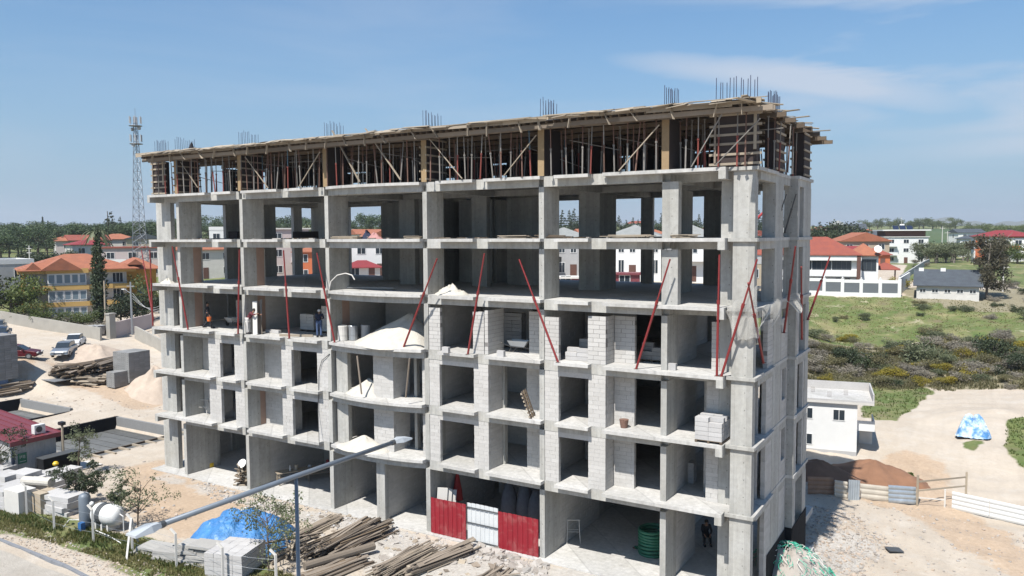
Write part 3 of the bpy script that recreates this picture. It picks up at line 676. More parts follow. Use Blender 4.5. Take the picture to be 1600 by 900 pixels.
# column forms
def cform(name,label,x0,x1,y0,y1,front,side=True,nb=6,frontbat=False,h=2.28,sidemat='film_ply'):
    t_=thing('column_formwork',label,'formwork',(x0,y0,ZF),0,'column forms under the formwork deck'); w_=x1-x0; d=y1-y0
    MB().box(-.03,w_+.03,-.035,-.003,.02,h,front).build('front_board',t_)
    MB().box(w_,w_+.03,0,d,.02,h,sidemat).build('side_panel',t_); MB().box(-.03,0,0,d,.02,h,sidemat).build('side_panel',t_)
    MB().box(.003,w_-.003,.0,d-.003,.0,h-.05,'concrete').build('fresh_column',t_)
    if side:
        for k in range(nb):
            z=.12+k*(h-.2)/(nb-1)
            MB().box(w_+.031,w_+.09,-.12,d+.12,z,z+.09,'timber_pale').build('batten',t_)
            MB().box(-.09,-.031,-.12,d+.1,z,z+.09,'timber_pale').build('batten',t_)
    if frontbat:
        for k in range(nb):
            z=.1+k*(h-.25)/(nb-1)+random.uniform(-.03,.03); MB().box(-.2,w_+.25,-.095,-.036,z,z+.10,'timber_pale').build('batten',t_)
        MB().box(w_-.08,w_+.04,-.14,-.096,.7,h,'timber_pale').build('upright',t_); MB().box(.02,.1,-.14,-.096,.2,h,'timber_old').build('upright',t_)
    return t_
cl=['second from the west end, yellow front board','third from the west end, with pale battens','in line with the west edge of the curved bay, black side panel','in line with the east edge of the curved bay, pale ladder like battens','fifth blade from the west, yellow board','sixth blade from the west, tall orange board']
for i,x in enumerate(CX):
    cform('f','blade form '+cl[i],x,x+CW,0.0,1.65 if i<5 else 1.5,'ply_yellow',side=i in(0,1,3),h=2.3)
cform('f','broad black ply corner form with pale battens at the near right corner',-1.78,-.02,.05,.4,'film_ply',False,6,True)
cform('f','battened form of the far left corner column',-40.9,-39.7,.45,.8,'film_ply',False,6,True)
cform('f','battened black form on the right side wall behind the near corner',-.5,-.05,3.75,5.4,'film_ply',True)
cform('f','black form of the rearmost column on the right side',-.3,.25,8.6,10.2,'film_ply',True)
# dark wall forms deeper in, plus film sheets added to darken the back
wf=thing('wall_forms_and_shades','dark film faced wall forms of the lift core and added darkening sheets under the deck','formwork',(0,0,0))
for a,b,c,d in [(-24.5,-23.1,6.6,7.0),(-19,-17.8,6.9,7.3),(-17.8,-15.2,9.2,9.6),(-11.7,-10.2,6.9,9.2),(-22.2,-19.6,10.2,10.5),(-31.7,-30.9,6.6,8.8),(-36.5,-35.8,6.7,8.6),(-6.1,-5.4,6.8,8.6),(-40.2,-39.9,5.6,7),(-36.8,-35.8,14.1,14.5),(-32.4,-31.2,14.1,14.5),(-10.8,-9.9,14.1,14.5),(-6.6,-5.5,14.0,14.5)]:
    MB().box(a,b,c,d,ZF+.01,ZD-.36,'film_ply').build('form_and_shade_panel',wf)
for a,b,c in [(-39.5,-33,9.0),(-30.5,-25,10.6),(-16,-11.8,11.5),(-10.1,-6.4,10.8)]: MB().box(a,b,c,c+.05,ZF+.9,ZD-.36,'film_ply').build('form_and_shade_panel',wf)  # extra film sheets, added to darken the space behind the props
for a,b in [(-39.8,-25),(-24.5,-12),(-11.5,-3.4)]: MB().box(a,b,14.5,14.56,ZD-1.1,ZD-.35,'film_ply').build('form_and_shade_panel',wf)
# steel props
def propmesh(mat1,mat2,h,parts):
    a=MB().tube([(0,0,0),(0,0,h*.56)],.036,mat1,6,0); a.box(-.07,.07,-.07,.07,0,.008,mat1,0); a.tube([(0,0,h*.54),(0,0,h*.58)],.055,mat1,6,0)
    b=MB().tube([(0,0,h*.56),(0,0,h)],.027,mat2,6,0); b.box(-.06,.06,-.06,.06,h-.008,h,mat2,0)
    if parts: return a.mesh('outer_tube'),b.mesh('inner_tube')
    a.tube([(0,0,h*.56),(0,0,h)],.027,mat2,6,0); return a.mesh('steel_prop')
HPR=ZD-.33-ZF
COLS=[('prop_rust','prop_grey','rusty'),('prop_grey','prop_rust','grey'),('prop_red','prop_blue','red and blue'),('prop_grey','prop_grey','pale grey'),('prop_rust','prop_rust','brown rusty'),('prop_red','prop_grey','red')]
PM=[propmesh(a,b,HPR,True) for a,b,c in COLS]; PS=[propmesh(a,b,HPR,False) for a,b,c in COLS]
bays=['left end formwork bay','formwork bay left of the curve','curved formwork bay','formwork bay right of the curve','formwork bay left of the orange board','right end formwork bay']
xe=[-40.6,-31.8,-24.5,-17.4,-10.3,-4.0,.8]
cnt=0
for row,(y,st) in enumerate([(-.28,.62),(.75,.8),(2.3,1.0),(4.0,1.25),(5.6,1.4),(8.0,1.5),(9.9,1.6)]):
    x=-39.9+random.uniform(0,.5); nb={}
    while x<-.15:
        if min(abs(x-c-.14) for c in CX)>.28 or row>2:
            b=next(i for i in range(6) if x<xe[i+1]); nb[b]=nb.get(b,0)+1; k=random.choice([0,1,1,1,3,3,3,4,4,0,2,5]); yy=y+random.uniform(-.12,.12)
            lab='%s prop, %s in %s row, %s'%(COLS[k][2],nth(nb[b]-1),nth(row),bays[b])
            tx,ty=random.gauss(0,.025),random.gauss(0,.02)
            if row==0 and random.random()<.18: tx=random.choice([-.09,.09])
            if row<2:
                p=thing('steel_prop',lab,'prop',(x,yy,ZF+.004),0,'steel props holding the formwork deck'); ob('outer_tube',PM[k][0],p); ob('inner_tube',PM[k][1],p)
            else: p=tag(ob('steel_prop',PS[k],None,(x,yy,ZF+.003)),lab,'prop','steel props holding the formwork deck')
            p.rotation_euler=(tx,ty,random.uniform(0,6)); cnt+=1
        x+=st*random.uniform(.55,1.4)
    
for i in range(9):
    p=thing('steel_prop','%s steel prop along the east edge, %s from the near corner'%(('rusty','grey','red')[i%3],nth(i)),'prop',(.12+random.uniform(-.1,.15),1.2+i*1.08,ZF+.004),0,'steel props holding the formwork deck')
    if 3.5<p.location.y<5.6: p.location.x=.35
    k=(0,1,5)[i%3]; ob('outer_tube',PM[k][0],p); ob('inner_tube',PM[k][1],p); p.rotation_euler=(random.gauss(0,.03),random.gauss(0,.03),0)
m=MB()
for r in range(4):
    for i in range(26): m.tube([(-39+i*1.5+random.uniform(-.3,.3),11.2+r*1.05,ZF),(-39+i*1.5+random.uniform(-.4,.4),11.2+r*1.05,ZD-.33)],.035,random.choice(['prop_grey','prop_rust']),5)
tag(m.build('rear_props'),'steel props standing in rows along the rear of the formwork deck','props',None,'stuff')
# ledger tubes tying the props
for i in range(16):
    x=-38+i*2.4; m=MB().tube([(x,1.0,ZF+random.uniform(1.3,1.9)),(x+random.uniform(1.5,3),random.uniform(1.6,4),ZF+random.uniform(.3,2.2))],.022,'prop_grey',5)
    tag(m.build('tie_tube'),'thin grey tie tube slanting between the props, %s from the west'%nth(i),'tube','tie tubes between the props')
DG=[(282,253,309,293,'timber_pale'),(383,245,419,294,'timber_pale'),(500,237,467,292,'timber_pale'),(519,204,562,284,'timber_pale'),(571,201,626,281,'timber_pale'),(671,217,722,280,'timber_pale'),(787,275,838,211,'timber_pale'),(967,267,1030,195,'timber_pale'),(1080,262,1129,177,'prop_grey'),(1118,258,1188,185,'prop_grey'),(552,285,590,330,'x')]
dl=['at the west end','just right of the third column form','leaning left of the curved bay','wide, in the left half of the curved bay','wide, in the right half of the curved bay','right of the curved bay','leaning left of the fifth blade form','leaning left of the tall orange board','crossing beside the near corner form','crossing the face of the near corner form']
for i,(a,b,c,d,mt) in enumerate(DG[:10]):
    p0=P(a,b,'y',-.38-.02*i); p1=P(c,d,'y',-.38-.02*i); p0[2]=max(p0[2],ZF+.05); p1[2]=max(p1[2],ZF+.05)
    w_=.115 if i in(3,4) else .05
    tag(MB().bar(p0,p1,.04,w_,mt,up=(0,1,0)).build('diagonal_brace'),('pale timber' if mt[0]=='t' else 'grey steel')+' diagonal brace under the deck, '+dl[i],'brace','diagonal braces under the formwork deck')
# starter bars above the deck
def starters(label,xs,n,z0=ZD+.03):
    t_=thing('starter_bars',label,'rebar',(xs[0][0],xs[0][1],z0),0,'bundles of starter bars above the deck'); ox,oy=xs[0]
    for (x,y) in xs:
        h=1.15+random.uniform(-.12,.12)
        MB().tube([(x-ox,y-oy,0),(x-ox+random.uniform(-.02,.02),y-oy+random.uniform(-.02,.02),h)],.016,'rebar',4).build('bar',t_)
sl_=['bundle of blue grey starter bars at the west end, right of the first','bundle of starter bars above the second blade from the west','bundle of starter bars at the left edge of the curved bay','bundle of starter bars at the right edge of the curved bay','bundle of starter bars above the fifth blade','bundle of starter bars above the tall orange board']
for i,x in enumerate(CX): starters(sl_[i],[(x+.05+.18*(k%2),.08+(k//2)*.27) for k in range(12)],12)
starters('westernmost bundle of starter bars on the roof, beside the mast',[(-40.8+.11*k,.55+.15*(k%2)) for k in range(12)],12)
starters('widest bundle of starter bars, above the near right corner',[(-1.75+.145*k,.12+.12*(k%2)) for k in range(13)],13)
starters('bundle of starter bars furthest right, above the side wall',[(-.45+.25*(k%2),3.85+.21*(k//2)) for k in range(14)],14)
# ---------------- things on the floors of the block ----------------
def OX(u,v,z): q=P(u,v,'z',z); return q
RK=[((269,385),(294,515),'between the first two blades'),((374,390),(372,521),'in front of the second blade from the left'),((443,391),(452,523),'left of the worker in the white cap'),((495,395),(523,535),'at the left edge of the curved bay'),
    ((683,404),(630,544),'leaning over the big sand heap'),((757,396),(731,552),'right of the curved bay, beside the block wall'),((811,405),(872,564),'leaning down to the right, right of the wheelbarrow'),((1047,405),(994,577),'in front of the sixth blade'),((1124,398),(1120,588),'upright, left of the near corner column'),((1183,405),(1127,588),'slanting across the near corner column')]
def raker(p,q,label,mat='red_paint',r=.055):
    p,q=Vector(p),Vector(q); t_=thing('raking_prop',label,'prop',tuple(q),0,'red poles along the third slab'); d=p-q
    MB().tube([(0,0,0),tuple(d*.62)],r,mat,8).build('outer_tube',t_); MB().tube([tuple(d*.6),tuple(d)],r*.72,mat,8).build('inner_tube',t_)
    MB().tube([tuple(d*.595),tuple(d*.63)],r*1.35,mat,8).build('collar',t_); MB().box(-.09,.09,-.09,.09,-.0,.015,'prop_rust').build('foot_plate',t_)
for i,(a,b,l) in enumerate(RK):
    q=P(b[0],b[1],'z',T[3]+.005)
    yq=-.3 if i!=3 and i!=4 else q[1]
    if i in (3,4): q[1]=max(q[1],-1.2)
    else: q=P(b[0],b[1],'y',-.33); q[2]=T[3]+.005
    yt=q[1]-.25 if i not in(3,4) else -1.65
    p=P(a[0],a[1],'y',min(yt,-.55) if i not in (3,4) else (-.6 if i==3 else -.9)); raker(p,q,'red steel pole '+l)
raker(P(1169,442,'x',.25),P(1193,567,'x',.1),'dark red pole on the side wall behind the near corner')
raker(P(1243,385,'x',.9),P(1225,520,'x',.1),'dark red pole leaning outward midway along the side wall')
raker(P(1252,417,'x',1.0),P(1253,530,'x',.45),'short dark red pole at the rear of the side wall')
raker(P(1297,400,'y',9.6),P(1262,500,'y',9.6),'red pole leaning away from the far corner over the green field')
raker(P(234,390,'y',-.6),P(239,509,'y',-.4),'upright red pole at the far left corner'); raker(P(221,391,'y',1.2),P(240,500,'y',.6),'leftmost red pole, outside the far left corner'); 
raker(P(1229,303,'x',.2),P(1208,366,'x',-.35),'black pole in the open top storey side opening','dark_grey',.04); raker(P(1244,303,'x',.35),P(1226,364,'x',-.2),'black pole rearmost in the open top storey','dark_grey',.04)
# ---- people ----
def skin_obj(name,verts,edges,rad,mat,parent,sub=1):
    me=bpy.data.meshes.new(name); me.from_pydata(verts,edges,[]); me.materials.append(M[mat]); o=ob(name,me,parent)
    md=o.modifiers.new('skin','SKIN'); 
    for i,v in enumerate(me.skin_vertices[0].data): v.radius=(rad[i],rad[i]); v.use_root=(i==0)
    s_=o.modifiers.new('sub','SUBSURF'); s_.levels=sub; s_.render_levels=sub; return o
def person(label,loc,rz,pose,shirt,trousers,hair='hair',cap=None,group=None):
    """pose: dict of joint positions (metres, x right, -y forward)"""
    t_=thing('person',label,'person',loc,rz,group); J=dict(pel=(0,0,.95),wai=(0,0,1.1),che=(0,0,1.33),nek=(0,0,1.5),hd=(0,-.01,1.62),top=(0,-.01,1.73),
        shl=(-.19,0,1.43),ell=(-.25,.02,1.15),wrl=(-.26,-.08,.9),shr=(.19,0,1.43),elr=(.25,.02,1.15),wrr=(.26,-.08,.9),
        hil=(-.1,0,.92),knl=(-.11,-.03,.5),anl=(-.11,0,.08),hir=(.1,0,.92),knr=(.11,-.03,.5),anr=(.11,0,.08)); J.update(pose)
    V=[];E=[];Rr=[];ix={}
    def a(n,p,r,par=None):
        ix[n]=len(V); V.append(tuple(p)); Rr.append(r)
        if par is not None: E.append((ix[par],ix[n]))
    a('pel',J['pel'],.125); a('wai',J['wai'],.115,'pel'); a('che',J['che'],.14,'wai'); a('nek',J['nek'],.055,'che'); a('hd',J['hd'],.088,'nek'); a('top',J['top'],.07,'hd')
    nose=Vector(J['hd'])+Vector((0,-.1,.0)); a('nose',nose,.018,'hd')
    for s_,sg in (('l',-1),('r',1)):
        a('sh'+s_,J['sh'+s_],.06,'che'); a('el'+s_,J['el'+s_],.043,'sh'+s_); a('wr'+s_,J['wr'+s_],.028,'el'+s_)
        e,w_=Vector(J['el'+s_]),Vector(J['wr'+s_]); d=(w_-e).normalized(); sd=d.cross(Vector((0,1,0))); sd=sd.normalized() if sd.length>.1 else Vector((1,0,0))
        pm=w_+d*.07; a('pm'+s_,pm,.034,'wr'+s_)
        for k,(off,L) in enumerate(((-.03,.075),(-.01,.09),(.01,.085),(.03,.065))):
            f1=pm+sd*off+d*L*.55; f2=f1+d*L*.35+Vector((0,-.02,-.005)); a('f%d'%k+s_,f1,.010,'pm'+s_); a('g%d'%k+s_,f2,.009,'f%d'%k+s_)
        a('th'+s_,w_+d*.04-sd*.05*sg,.011,'wr'+s_)
        a('hi'+s_,J['hi'+s_],.085,'pel'); a('kn'+s_,J['kn'+s_],.058,'hi'+s_); a('an'+s_,J['an'+s_],.04,'kn'+s_)
        an=Vector(J['an'+s_]); a('ft'+s_,an+Vector((0,-.13,-.04)),.035,'an'+s_)
    skin_obj('body',V,E,Rr,'skin',t_)
    sel=lambda ns,es,rs,nm,mt:skin_obj(nm,[J[n] for n in ns],es,rs,mt,t_)
    def lerp(p,q,f): return tuple(Vector(p)*(1-f)+Vector(q)*f)
    J['w2l']=lerp(J['ell'],J['wrl'],.85); J['w2r']=lerp(J['elr'],J['wrr'],.85); J['ch2']=lerp(J['che'],J['nek'],.45)
    sel(['wai','che','ch2','shl','ell','w2l','shr','elr','w2r','pel'],[(0,1),(1,2),(1,3),(3,4),(4,5),(1,6),(6,7),(7,8),(0,9)],[.145,.165,.08,.082,.06,.045,.082,.06,.045,.14],'shirt',shirt)
    sel(['pel','hil','knl','anl','hir','knr','anr'],[(0,1),(1,2),(2,3),(0,4),(4,5),(5,6)],[.142,.11,.078,.06,.11,.078,.06],'trousers',trousers)
    for s_ in 'lr':
        an=Vector(J['an'+s_]); MB().obox(an+Vector((0,-.07,-.035)),(.1,.27,.09),Matrix.Identity(3),'cloth_black').build('shoe',t_)
    h=Vector(J['hd']); m=MB(); m.lathe([(.02,.155),(.075,.14),(.10,.09),(.107,.03),(.09,.0)][::-1],cap or hair,10,(h.x,h.y+.015,h.z+.0)); m.build('cap' if cap else 'hair',t_,True)
    if cap: MB().lathe([(.15,.055),(.15,.07),(.09,.08)],cap,12,(h.x,h.y-.03,h.z)).build('cap_brim',t_)
    else:
        for sg in (-1,1): MB().obox((h.x+.095*sg,h.y,h.z),(.02,.04,.06),Matrix.Identity(3),'skin').build('ear',t_)
    for sg in (-1,1): MB().obox((h.x+.033*sg,h.y-.088,h.z+.025),(.022,.012,.012),Matrix.Identity(3),'dark_grey').build('eye',t_)
    MB().obox((h.x,h.y-.086,h.z-.05),(.045,.012,.01),Matrix.Identity(3),'cloth_maroon').build('mouth',t_)
    return t_
z3=T[3]+.004
p=P(325,513,'z',z3); pw=person('man in black jacket walking with an orange bucket on the third slab',tuple(p),2.6,dict(knl=(-.11,-.15,.5),anl=(-.12,-.22,.09),knr=(.11,-.02,.5),anr=(.11,.26,.14),wrr=(.30,.1,.92),elr=(.27,.08,1.15)),'cloth_black','cloth_black')
b=thing('bucket','orange plastic bucket carried by the man in black','bucket',(p[0]+.42,p[1]-.22,z3+.52)); MB().lathe([(.11,0),(.15,.27),(.16,.28)],'plastic_orange',14).build('pail',b); MB().tube([(-.15,0,.27),(-.1,0,.38),(0,0,.42),(.1,0,.38),(.15,0,.27)],.006,'dark_grey',5).build('handle',b)
p=P(388,522,'z',z3); person('man in maroon jumper and white trousers leaning on the blade column',(p[0],p[1],z3),1.9,dict(wai=(0,-.1,1.1),che=(0,-.26,1.28),nek=(0,-.38,1.4),hd=(0,-.46,1.48),top=(0,-.5,1.58),shl=(-.19,-.33,1.36),ell=(-.28,-.5,1.25),wrl=(-.2,-.72,1.3),shr=(.19,-.33,1.36),elr=(.28,-.5,1.2),wrr=(.2,-.72,1.22),pel=(0,0,.93)),'cloth_maroon','cloth_white')
p=P(497,527,'z',z3); person('man in white cap, dark top and jeans bending beside the block stack',(p[0],p[1]+.1,z3),-2.5,dict(wai=(0,-.06,1.08),che=(0,-.16,1.28),nek=(0,-.23,1.43),hd=(0,-.28,1.53),top=(0,-.3,1.64),shl=(-.19,-.18,1.36),ell=(-.24,-.3,1.12),wrl=(-.12,-.52,1.08),shr=(.19,-.18,1.36),elr=(.25,-.3,1.12),wrr=(.12,-.52,1.05)),'cloth_navy','cloth_jeans',cap='plastic_white')
m=MB(); m.lathe([(.26,0),(.24,.2),(.17,.5),(.05,.8),(.01,.86)],'cloth_black',9); o=m.build('cloth_bundle',loc=(-36.9,.5,ZD+.04)); o.rotation_euler=(.05,.12,0); tag(o,'small black cone of cloth standing on the formwork deck at the west end','cloth')
p=P(1101,850,'z',.02); person('figure in dark clothes sitting in the shade of the right end bay',(p[0],p[1]+.2,.025),.5,dict(pel=(0,.05,.45),wai=(0,.02,.62),che=(0,-.06,.85),nek=(0,-.1,1.02),hd=(0,-.14,1.13),top=(0,-.16,1.24),hil=(-.1,.03,.44),knl=(-.15,-.42,.47),anl=(-.16,-.42,.08),hir=(.1,.03,.44),knr=(.15,-.42,.47),anr=(.16,-.42,.08),shl=(-.19,-.05,.95),ell=(-.25,-.2,.72),wrl=(-.15,-.4,.56),shr=(.19,-.05,.95),elr=(.25,-.2,.72),wrr=(.15,-.4,.56)),'cloth_black','cloth_black')
b=thing('stool','low wooden stool under the seated figure','stool',(p[0],p[1]+.26,.02)); MB().box(-.18,.18,-.15,.15,.28,.33,'timber_old').build('seat',b)
for sx in (-1,1):
    for sy in (-1,1): MB().box(sx*.14-.02,sx*.14+.02,sy*.11-.02,sy*.11+.02,0,.28,'timber_old').build('leg',b)
# ---- heaps ----
def heap(name,label,cat,c,rx,ry,h,mat,seed=0,n=28,parent=None,sharp=1.0,rough=.08,lumps=0,apex=(0,0)):
    r=random.Random(seed); vs=[(apex[0],apex[1],h)]; fs=[]; rings=12
    ph=[r.uniform(0,6.28) for _ in range(6)]
    for i in range(1,rings+1):
        t_=i/rings
        for k in range(n):
            a=2*math.pi*k/n; rad=t_*(1+.10*math.sin(2*a+ph[0])+.06*math.sin(3*a+ph[1])+.04*math.sin(7*a+ph[2]))
            z=h*(1-t_**sharp)*(1+rough*math.sin(3*a+5*t_+ph[3])) + h*rough*.5*math.sin(9*t_+4*a+ph[4])*(1-t_)*t_*3 + (r.uniform(-1,1)*lumps*(1-t_*.5))
            if i==rings: z=-.05
            vs.append((rx*rad*math.cos(a)+apex[0]*(1-t_),ry*rad*math.sin(a)+apex[1]*(1-t_),z))
    for k in range(n): fs.append((0,1+k,1+(k+1)%n))
    for i in range(rings-1):
        for k in range(n): fs.append((1+i*n+k,1+(i+1)*n+k,1+(i+1)*n+(k+1)%n,1+i*n+(k+1)%n))
    m=MB(); m.add(vs,fs,mat,.5); o=m.build(name,parent,smooth=True,loc=c); tag(o,label,cat); return o
heap('sand_heap','big white sand heap on the curved balcony of the third slab','sand',(-20.2,.95,z3-.01),2.55,2.0,1.8,'gypsum_sand',1,36,None,.95,.04,.02,(.8,.5))
heap('sand_heap','white sand heap half hidden behind the wall on the second slab','sand',(-22.1,.75,T[2]),1.5,1.0,.9,'gypsum_sand',2,24,None,.9)
heap('sand_heap','low white sand heap on the lowest curved balcony','sand',(-21.9,.1,T[1]),1.7,1.1,.75,'gypsum_sand',3,24,None,.9)
heap('rubble_heap','small pale rubble heap on the fourth slab, right of the curved bay','rubble',tuple(P(705,460,'z',T[4])),.95,.8,.52,'gypsum_sand',4,20,None,.9,.2,.06)
heap('rubble_heap','low rubble heap at the left end of the fourth slab','rubble',(-39.3,.1,T[4]),.8,.4,.32,'gypsum_sand',5,20,None,.9,.2,.06)
# ---- wheelbarrows ----
def barrow(label,loc,rz,mat):
    t_=thing('wheelbarrow',label,'wheelbarrow',loc,rz); v=[(-.45,-.18,.32),(.3,-.14,.28),(.3,.14,.28),(-.45,.18,.32),(-.58,-.33,.62),(.52,-.28,.60),(.52,.28,.60),(-.58,.33,.62)]
    MB().add(v,[(0,3,2,1),(0,1,5,4),(1,2,6,5),(2,3,7,6),(3,0,4,7)],mat).build('tray',t_).modifiers.new('s','SOLIDIFY').thickness=.012
    for sy in (-1,1):
        MB().tube([(-1.15,sy*.28,.55),(-.4,sy*.2,.29),(.35,sy*.12,.25),(.62,sy*.05,.18)],.017,'prop_grey',6).build('handle',t_); MB().tube([(-.4,sy*.2,.28),(-.5,sy*.22,0.01),(-.3,sy*.2,0.01),(-.1,sy*.17,.26)],.014,'prop_grey',6).build('leg',t_)
    w_=MB(); w_.tube([(.64,-.045,.18),(.64,.045,.18)],.18,'rubber',14); w_.build('wheel',t_)
barrow('pale wheelbarrow on the third slab beside the tied block stack',tuple(P(812,550,'z',z3)),.15,'plastic_white')
barrow('grey wheelbarrow behind the man in black',tuple(P(362,510,'z',z3)),2.9,'off_white')
# ---- stacks of blocks ----
def stack(label,loc,rz,nx_,ny_,nz_,mat,bs=(.6,.25,.2),group='block stacks on the floors',pal=True,gone=0,cat='block stack',holes=False,name='block_stack'):
    t_=thing(name,label,cat,loc,rz,group); z=0; key=('bs',mat,bs)
    if pal:
        m=MB()
        for k in range(5): m.box(-nx_*bs[0]/2,nx_*bs[0]/2,-ny_*bs[1]/2+k*(ny_*bs[1]-.1)/4,-ny_*bs[1]/2+k*(ny_*bs[1]-.1)/4+.1,.10,.12,'timber_brown')
        for k in range(3): m.box(-nx_*bs[0]/2+k*(nx_*bs[0]-.1)/2,-nx_*bs[0]/2+k*(nx_*bs[0]-.1)/2+.1,-ny_*bs[1]/2,ny_*bs[1]/2,0,.098,'timber_brown')
        tag(m.build('pallet',t_),kind='stuff'); z=.122
    if key not in BLK:
        m=MB(); a,b_,c=[q/2-.006 for q in bs]; m.box(-a,a,-b_,b_,-c,c,mat,0)
        if holes:
            for hx in (-1,1): m.box(hx*bs[0]*.22-.035,hx*bs[0]*.22+.035,-b_-.0015,-b_+.02,-.02,.05,'dark_grey',0)
        BLK[key]=m.mesh('block')
    for i in range(nx_):
        for j in range(ny_):
            top=nz_-(random.randint(0,gone) if gone else 0)
            for k in range(top):
                if 0<i<nx_-1 and 0<j<ny_-1 and k<top-1: continue
                o=ob('block',BLK[key],t_,((i-(nx_-1)/2)*bs[0]+random.uniform(-.008,.008),(j-(ny_-1)/2)*bs[1]+random.uniform(-.006,.006),z+(k+.5)*bs[2])); o.rotation_euler=(0,0,random.uniform(-.012,.012))
    return t_
stack('pallet of white aerated blocks on the balcony edge beside the near corner column',tuple(P(1113,688,'z',T[2]+.004)),0,2,5,5,'white_block',gone=1,group=None)
stack('tall block stack wrapped in greenish film behind the pale wheelbarrow',(P(818,540,'z',z3)[0],2.8,z3),0,2,2,9,'grey_block',group='block stacks on the floors')
stack('stepped block stack right of the leaning red pole',(-8.4,1.9,z3),0,2,2,8,'aerated_block',gone=4)
stack('low loose pile of pale blocks right of the leaning red pole',(-8.6,.75,z3),.1,2,2,3,'white_block',gone=2,pal=False)
stack('block stack left of the sixth blade on the third slab',(-5.2,2.0,z3),0,2,2,4,'grey_block',gone=2)
stack('tall pale block stack behind the man in black',(-35.6,3.4,z3),0,2,2,8,'aerated_block')
stack('dark tall block stack right behind the man in black',(-33.9,3.6,z3),0,2,2,8,'grey_block')
stack('short block stack left of the worker in the white cap',(-28.9,2.9,z3),0,2,2,6,'aerated_block',gone=1)
stack('tall block stack beside the worker in the white cap',(-26.6,2.8,z3),0,3,2,8,'aerated_block',gone=2)
stack('white block stack inside the lower right bay of the first slab',(P(1077,752,'z',T[1])[0],P(1077,752,'z',T[1])[1],T[1]),0,1,2,5,'white_block',pal=False,group=None)
for u,v,z,l in [(697,551,z3,'single white block at the foot of the red pole right of the curved bay'),(783,557,z3,'tiny block standing on the slab edge below the wheelbarrow'),(1050,578,z3,'single block at the foot of the sixth blade')]:
    q=P(u,v,'z',z); tag(MB().box(-.2,.2,-.1,.1,0,.3,'white_block').build('loose_block',loc=tuple(q)),l,'block')
# bits and pieces
q=P(975,668,'z',T[2]+.005); b=thing('bucket','rusty brown bucket on the second slab left of the sixth blade','bucket',tuple(q)); MB().lathe([(.16,0),(.22,.38),(.23,.39)],'prop_rust',14).build('pail',b); MB().lathe([(.2,.33),(.2,.34)],'dark_grey',14).build('contents',b)
def rackpal(label,u,v,z):
    q=P(u,v,'z',z); t_=thing('leaning_pallet',label,'pallet',tuple(q),.25); R=Matrix.Rotation(-.35,3,'Y')
    for k in range(7): MB().obox(R@Vector((0,0,.1+k*.2)),(.07,.75,.09),R,'timber_pale').build('slat',t_)
    for k in (-1,0,1): MB().obox(R@Vector((.06,k*.33,.7)),(.06,.06,1.45),R,'timber_brown').build('runner',t_)
rackpal('brown slatted pallet leaning against the fifth blade on the second slab',831,652,T[2])
for i,(u,v,l) in enumerate([(545,526,'white'),(553,522,'grey'),(561,518,'dull grey')]):
    q=P(u,v,'z',z3); b=thing('drum',l+' metal drum beside the sand heap, %s from the left'%nth(i),'drum',((-23.85,-23.45,-22.95)[i],(.55,1.0,1.55)[i],z3),0,'drums beside the big sand heap'); MB().lathe([(.27,0),(.29,.02),(.28,.3),(.29,.32),(.28,.6),(.29,.85),(.27,.88)],('off_white','steel_galv','grey_render')[i],14).build('shell',b); MB().lathe([(.26,.881),(.24,.89)],'steel_galv',14).build('lid',b)
# leaning boards and bricks on third slab
for i,(u,v,tilt,mt) in enumerate([(399,523,-.10,'off_white'),(407,522,-.22,'timber_old'),(405,519,-.05,'grey_render')]):
    q=P(u,v,'z',z3); o=MB().box(-.18,.18,-.02,.02,0,2.1,mt).build('leaning_board',loc=tuple(q)); o.rotation_euler=(-.12,tilt,.1); tag(o,('pale','brown','grey')[i]+' board leaning on the second blade beside the maroon jumper','board','boards leaning by the second blade')
stack('few blocks laid on the third slab left of the middle red pole',tuple(P(427,520,'z',z3)),0,2,1,1,'white_block',pal=False,group=None)
o=MB().box(-1.1,1.1,-.04,.04,0,.14,'timber_pale').build('timber_beam',loc=tuple(P(463,526,'z',z3))); o.rotation_euler=(0,0,.35); tag(o,'pale timber beam lying behind the middle red pole','beam')
# white hose arching on the fourth slab
pts=[P(512,462,'y',-.2),P(517,440,'y',-.1),P(527,430,'y',0.),P(540,427,'y',.1),P(550,430,'y',.1),P(554,437,'y',.1)]
tag(MB().tube(pts,.035,'off_white',6).build('white_hose'),'white hose arching over the fourth slab beside the third blade','hose')
pts=[P(498,478,'y',-.28),P(500,560,'y',-.28),P(498,585,'y',-.28),P(502,560,'y',-.28)]
tag(MB().tube([P(515,553,'y',-.03),P(503,563,'y',-.05),P(498,580,'y',-.05),P(497,640,'y',-.05),P(499,700,'y',-.45)],.02,'dark_grey',5).build('cable'),'black cable hanging down the wall left of the curved bay','cable')
for u0,v0,u1,v1,Y,l in [(558,556,565,616,-.5,'left'),(640,560,634,621,-.6,'right')]:
    tag(MB().tube([P(u0,v0,'y',Y),P(u1,v1,'y',Y)],.05,'timber_old',6).build('wooden_post'),'round wooden post holding up the curved balcony, '+l+' one','post','wooden posts under the third curved balcony')
# trestle on the first slab, left
def trestle(label,loc,rz,h=.95,w_=1.0,mat='off_white',name='trestle'):
    t_=thing(name,label,'trestle',loc,rz); MB().tube([(-w_/2,0,h),(w_/2,0,h)],.025,mat,6).build('top_rail',t_)
    for sx in (-1,1):
        for sy in (-1,1): MB().tube([(sx*w_*.42,0,h),(sx*w_*.5,sy*.32,0)],.02,mat,6).build('leg',t_)
    for sy in (-1,1): MB().tube([(-w_*.46,sy*.16,h*.5),(w_*.46,sy*.16,h*.5)],.015,mat,6).build('rung',t_)
trestle('white metal trestle on the first slab at the left end',tuple(P(316,646,'z',T[1])),.4)
trestle('pale steel trestle standing in the large right ground bay',tuple(P(896,846,'z',.025)),.5,1.15,.7)
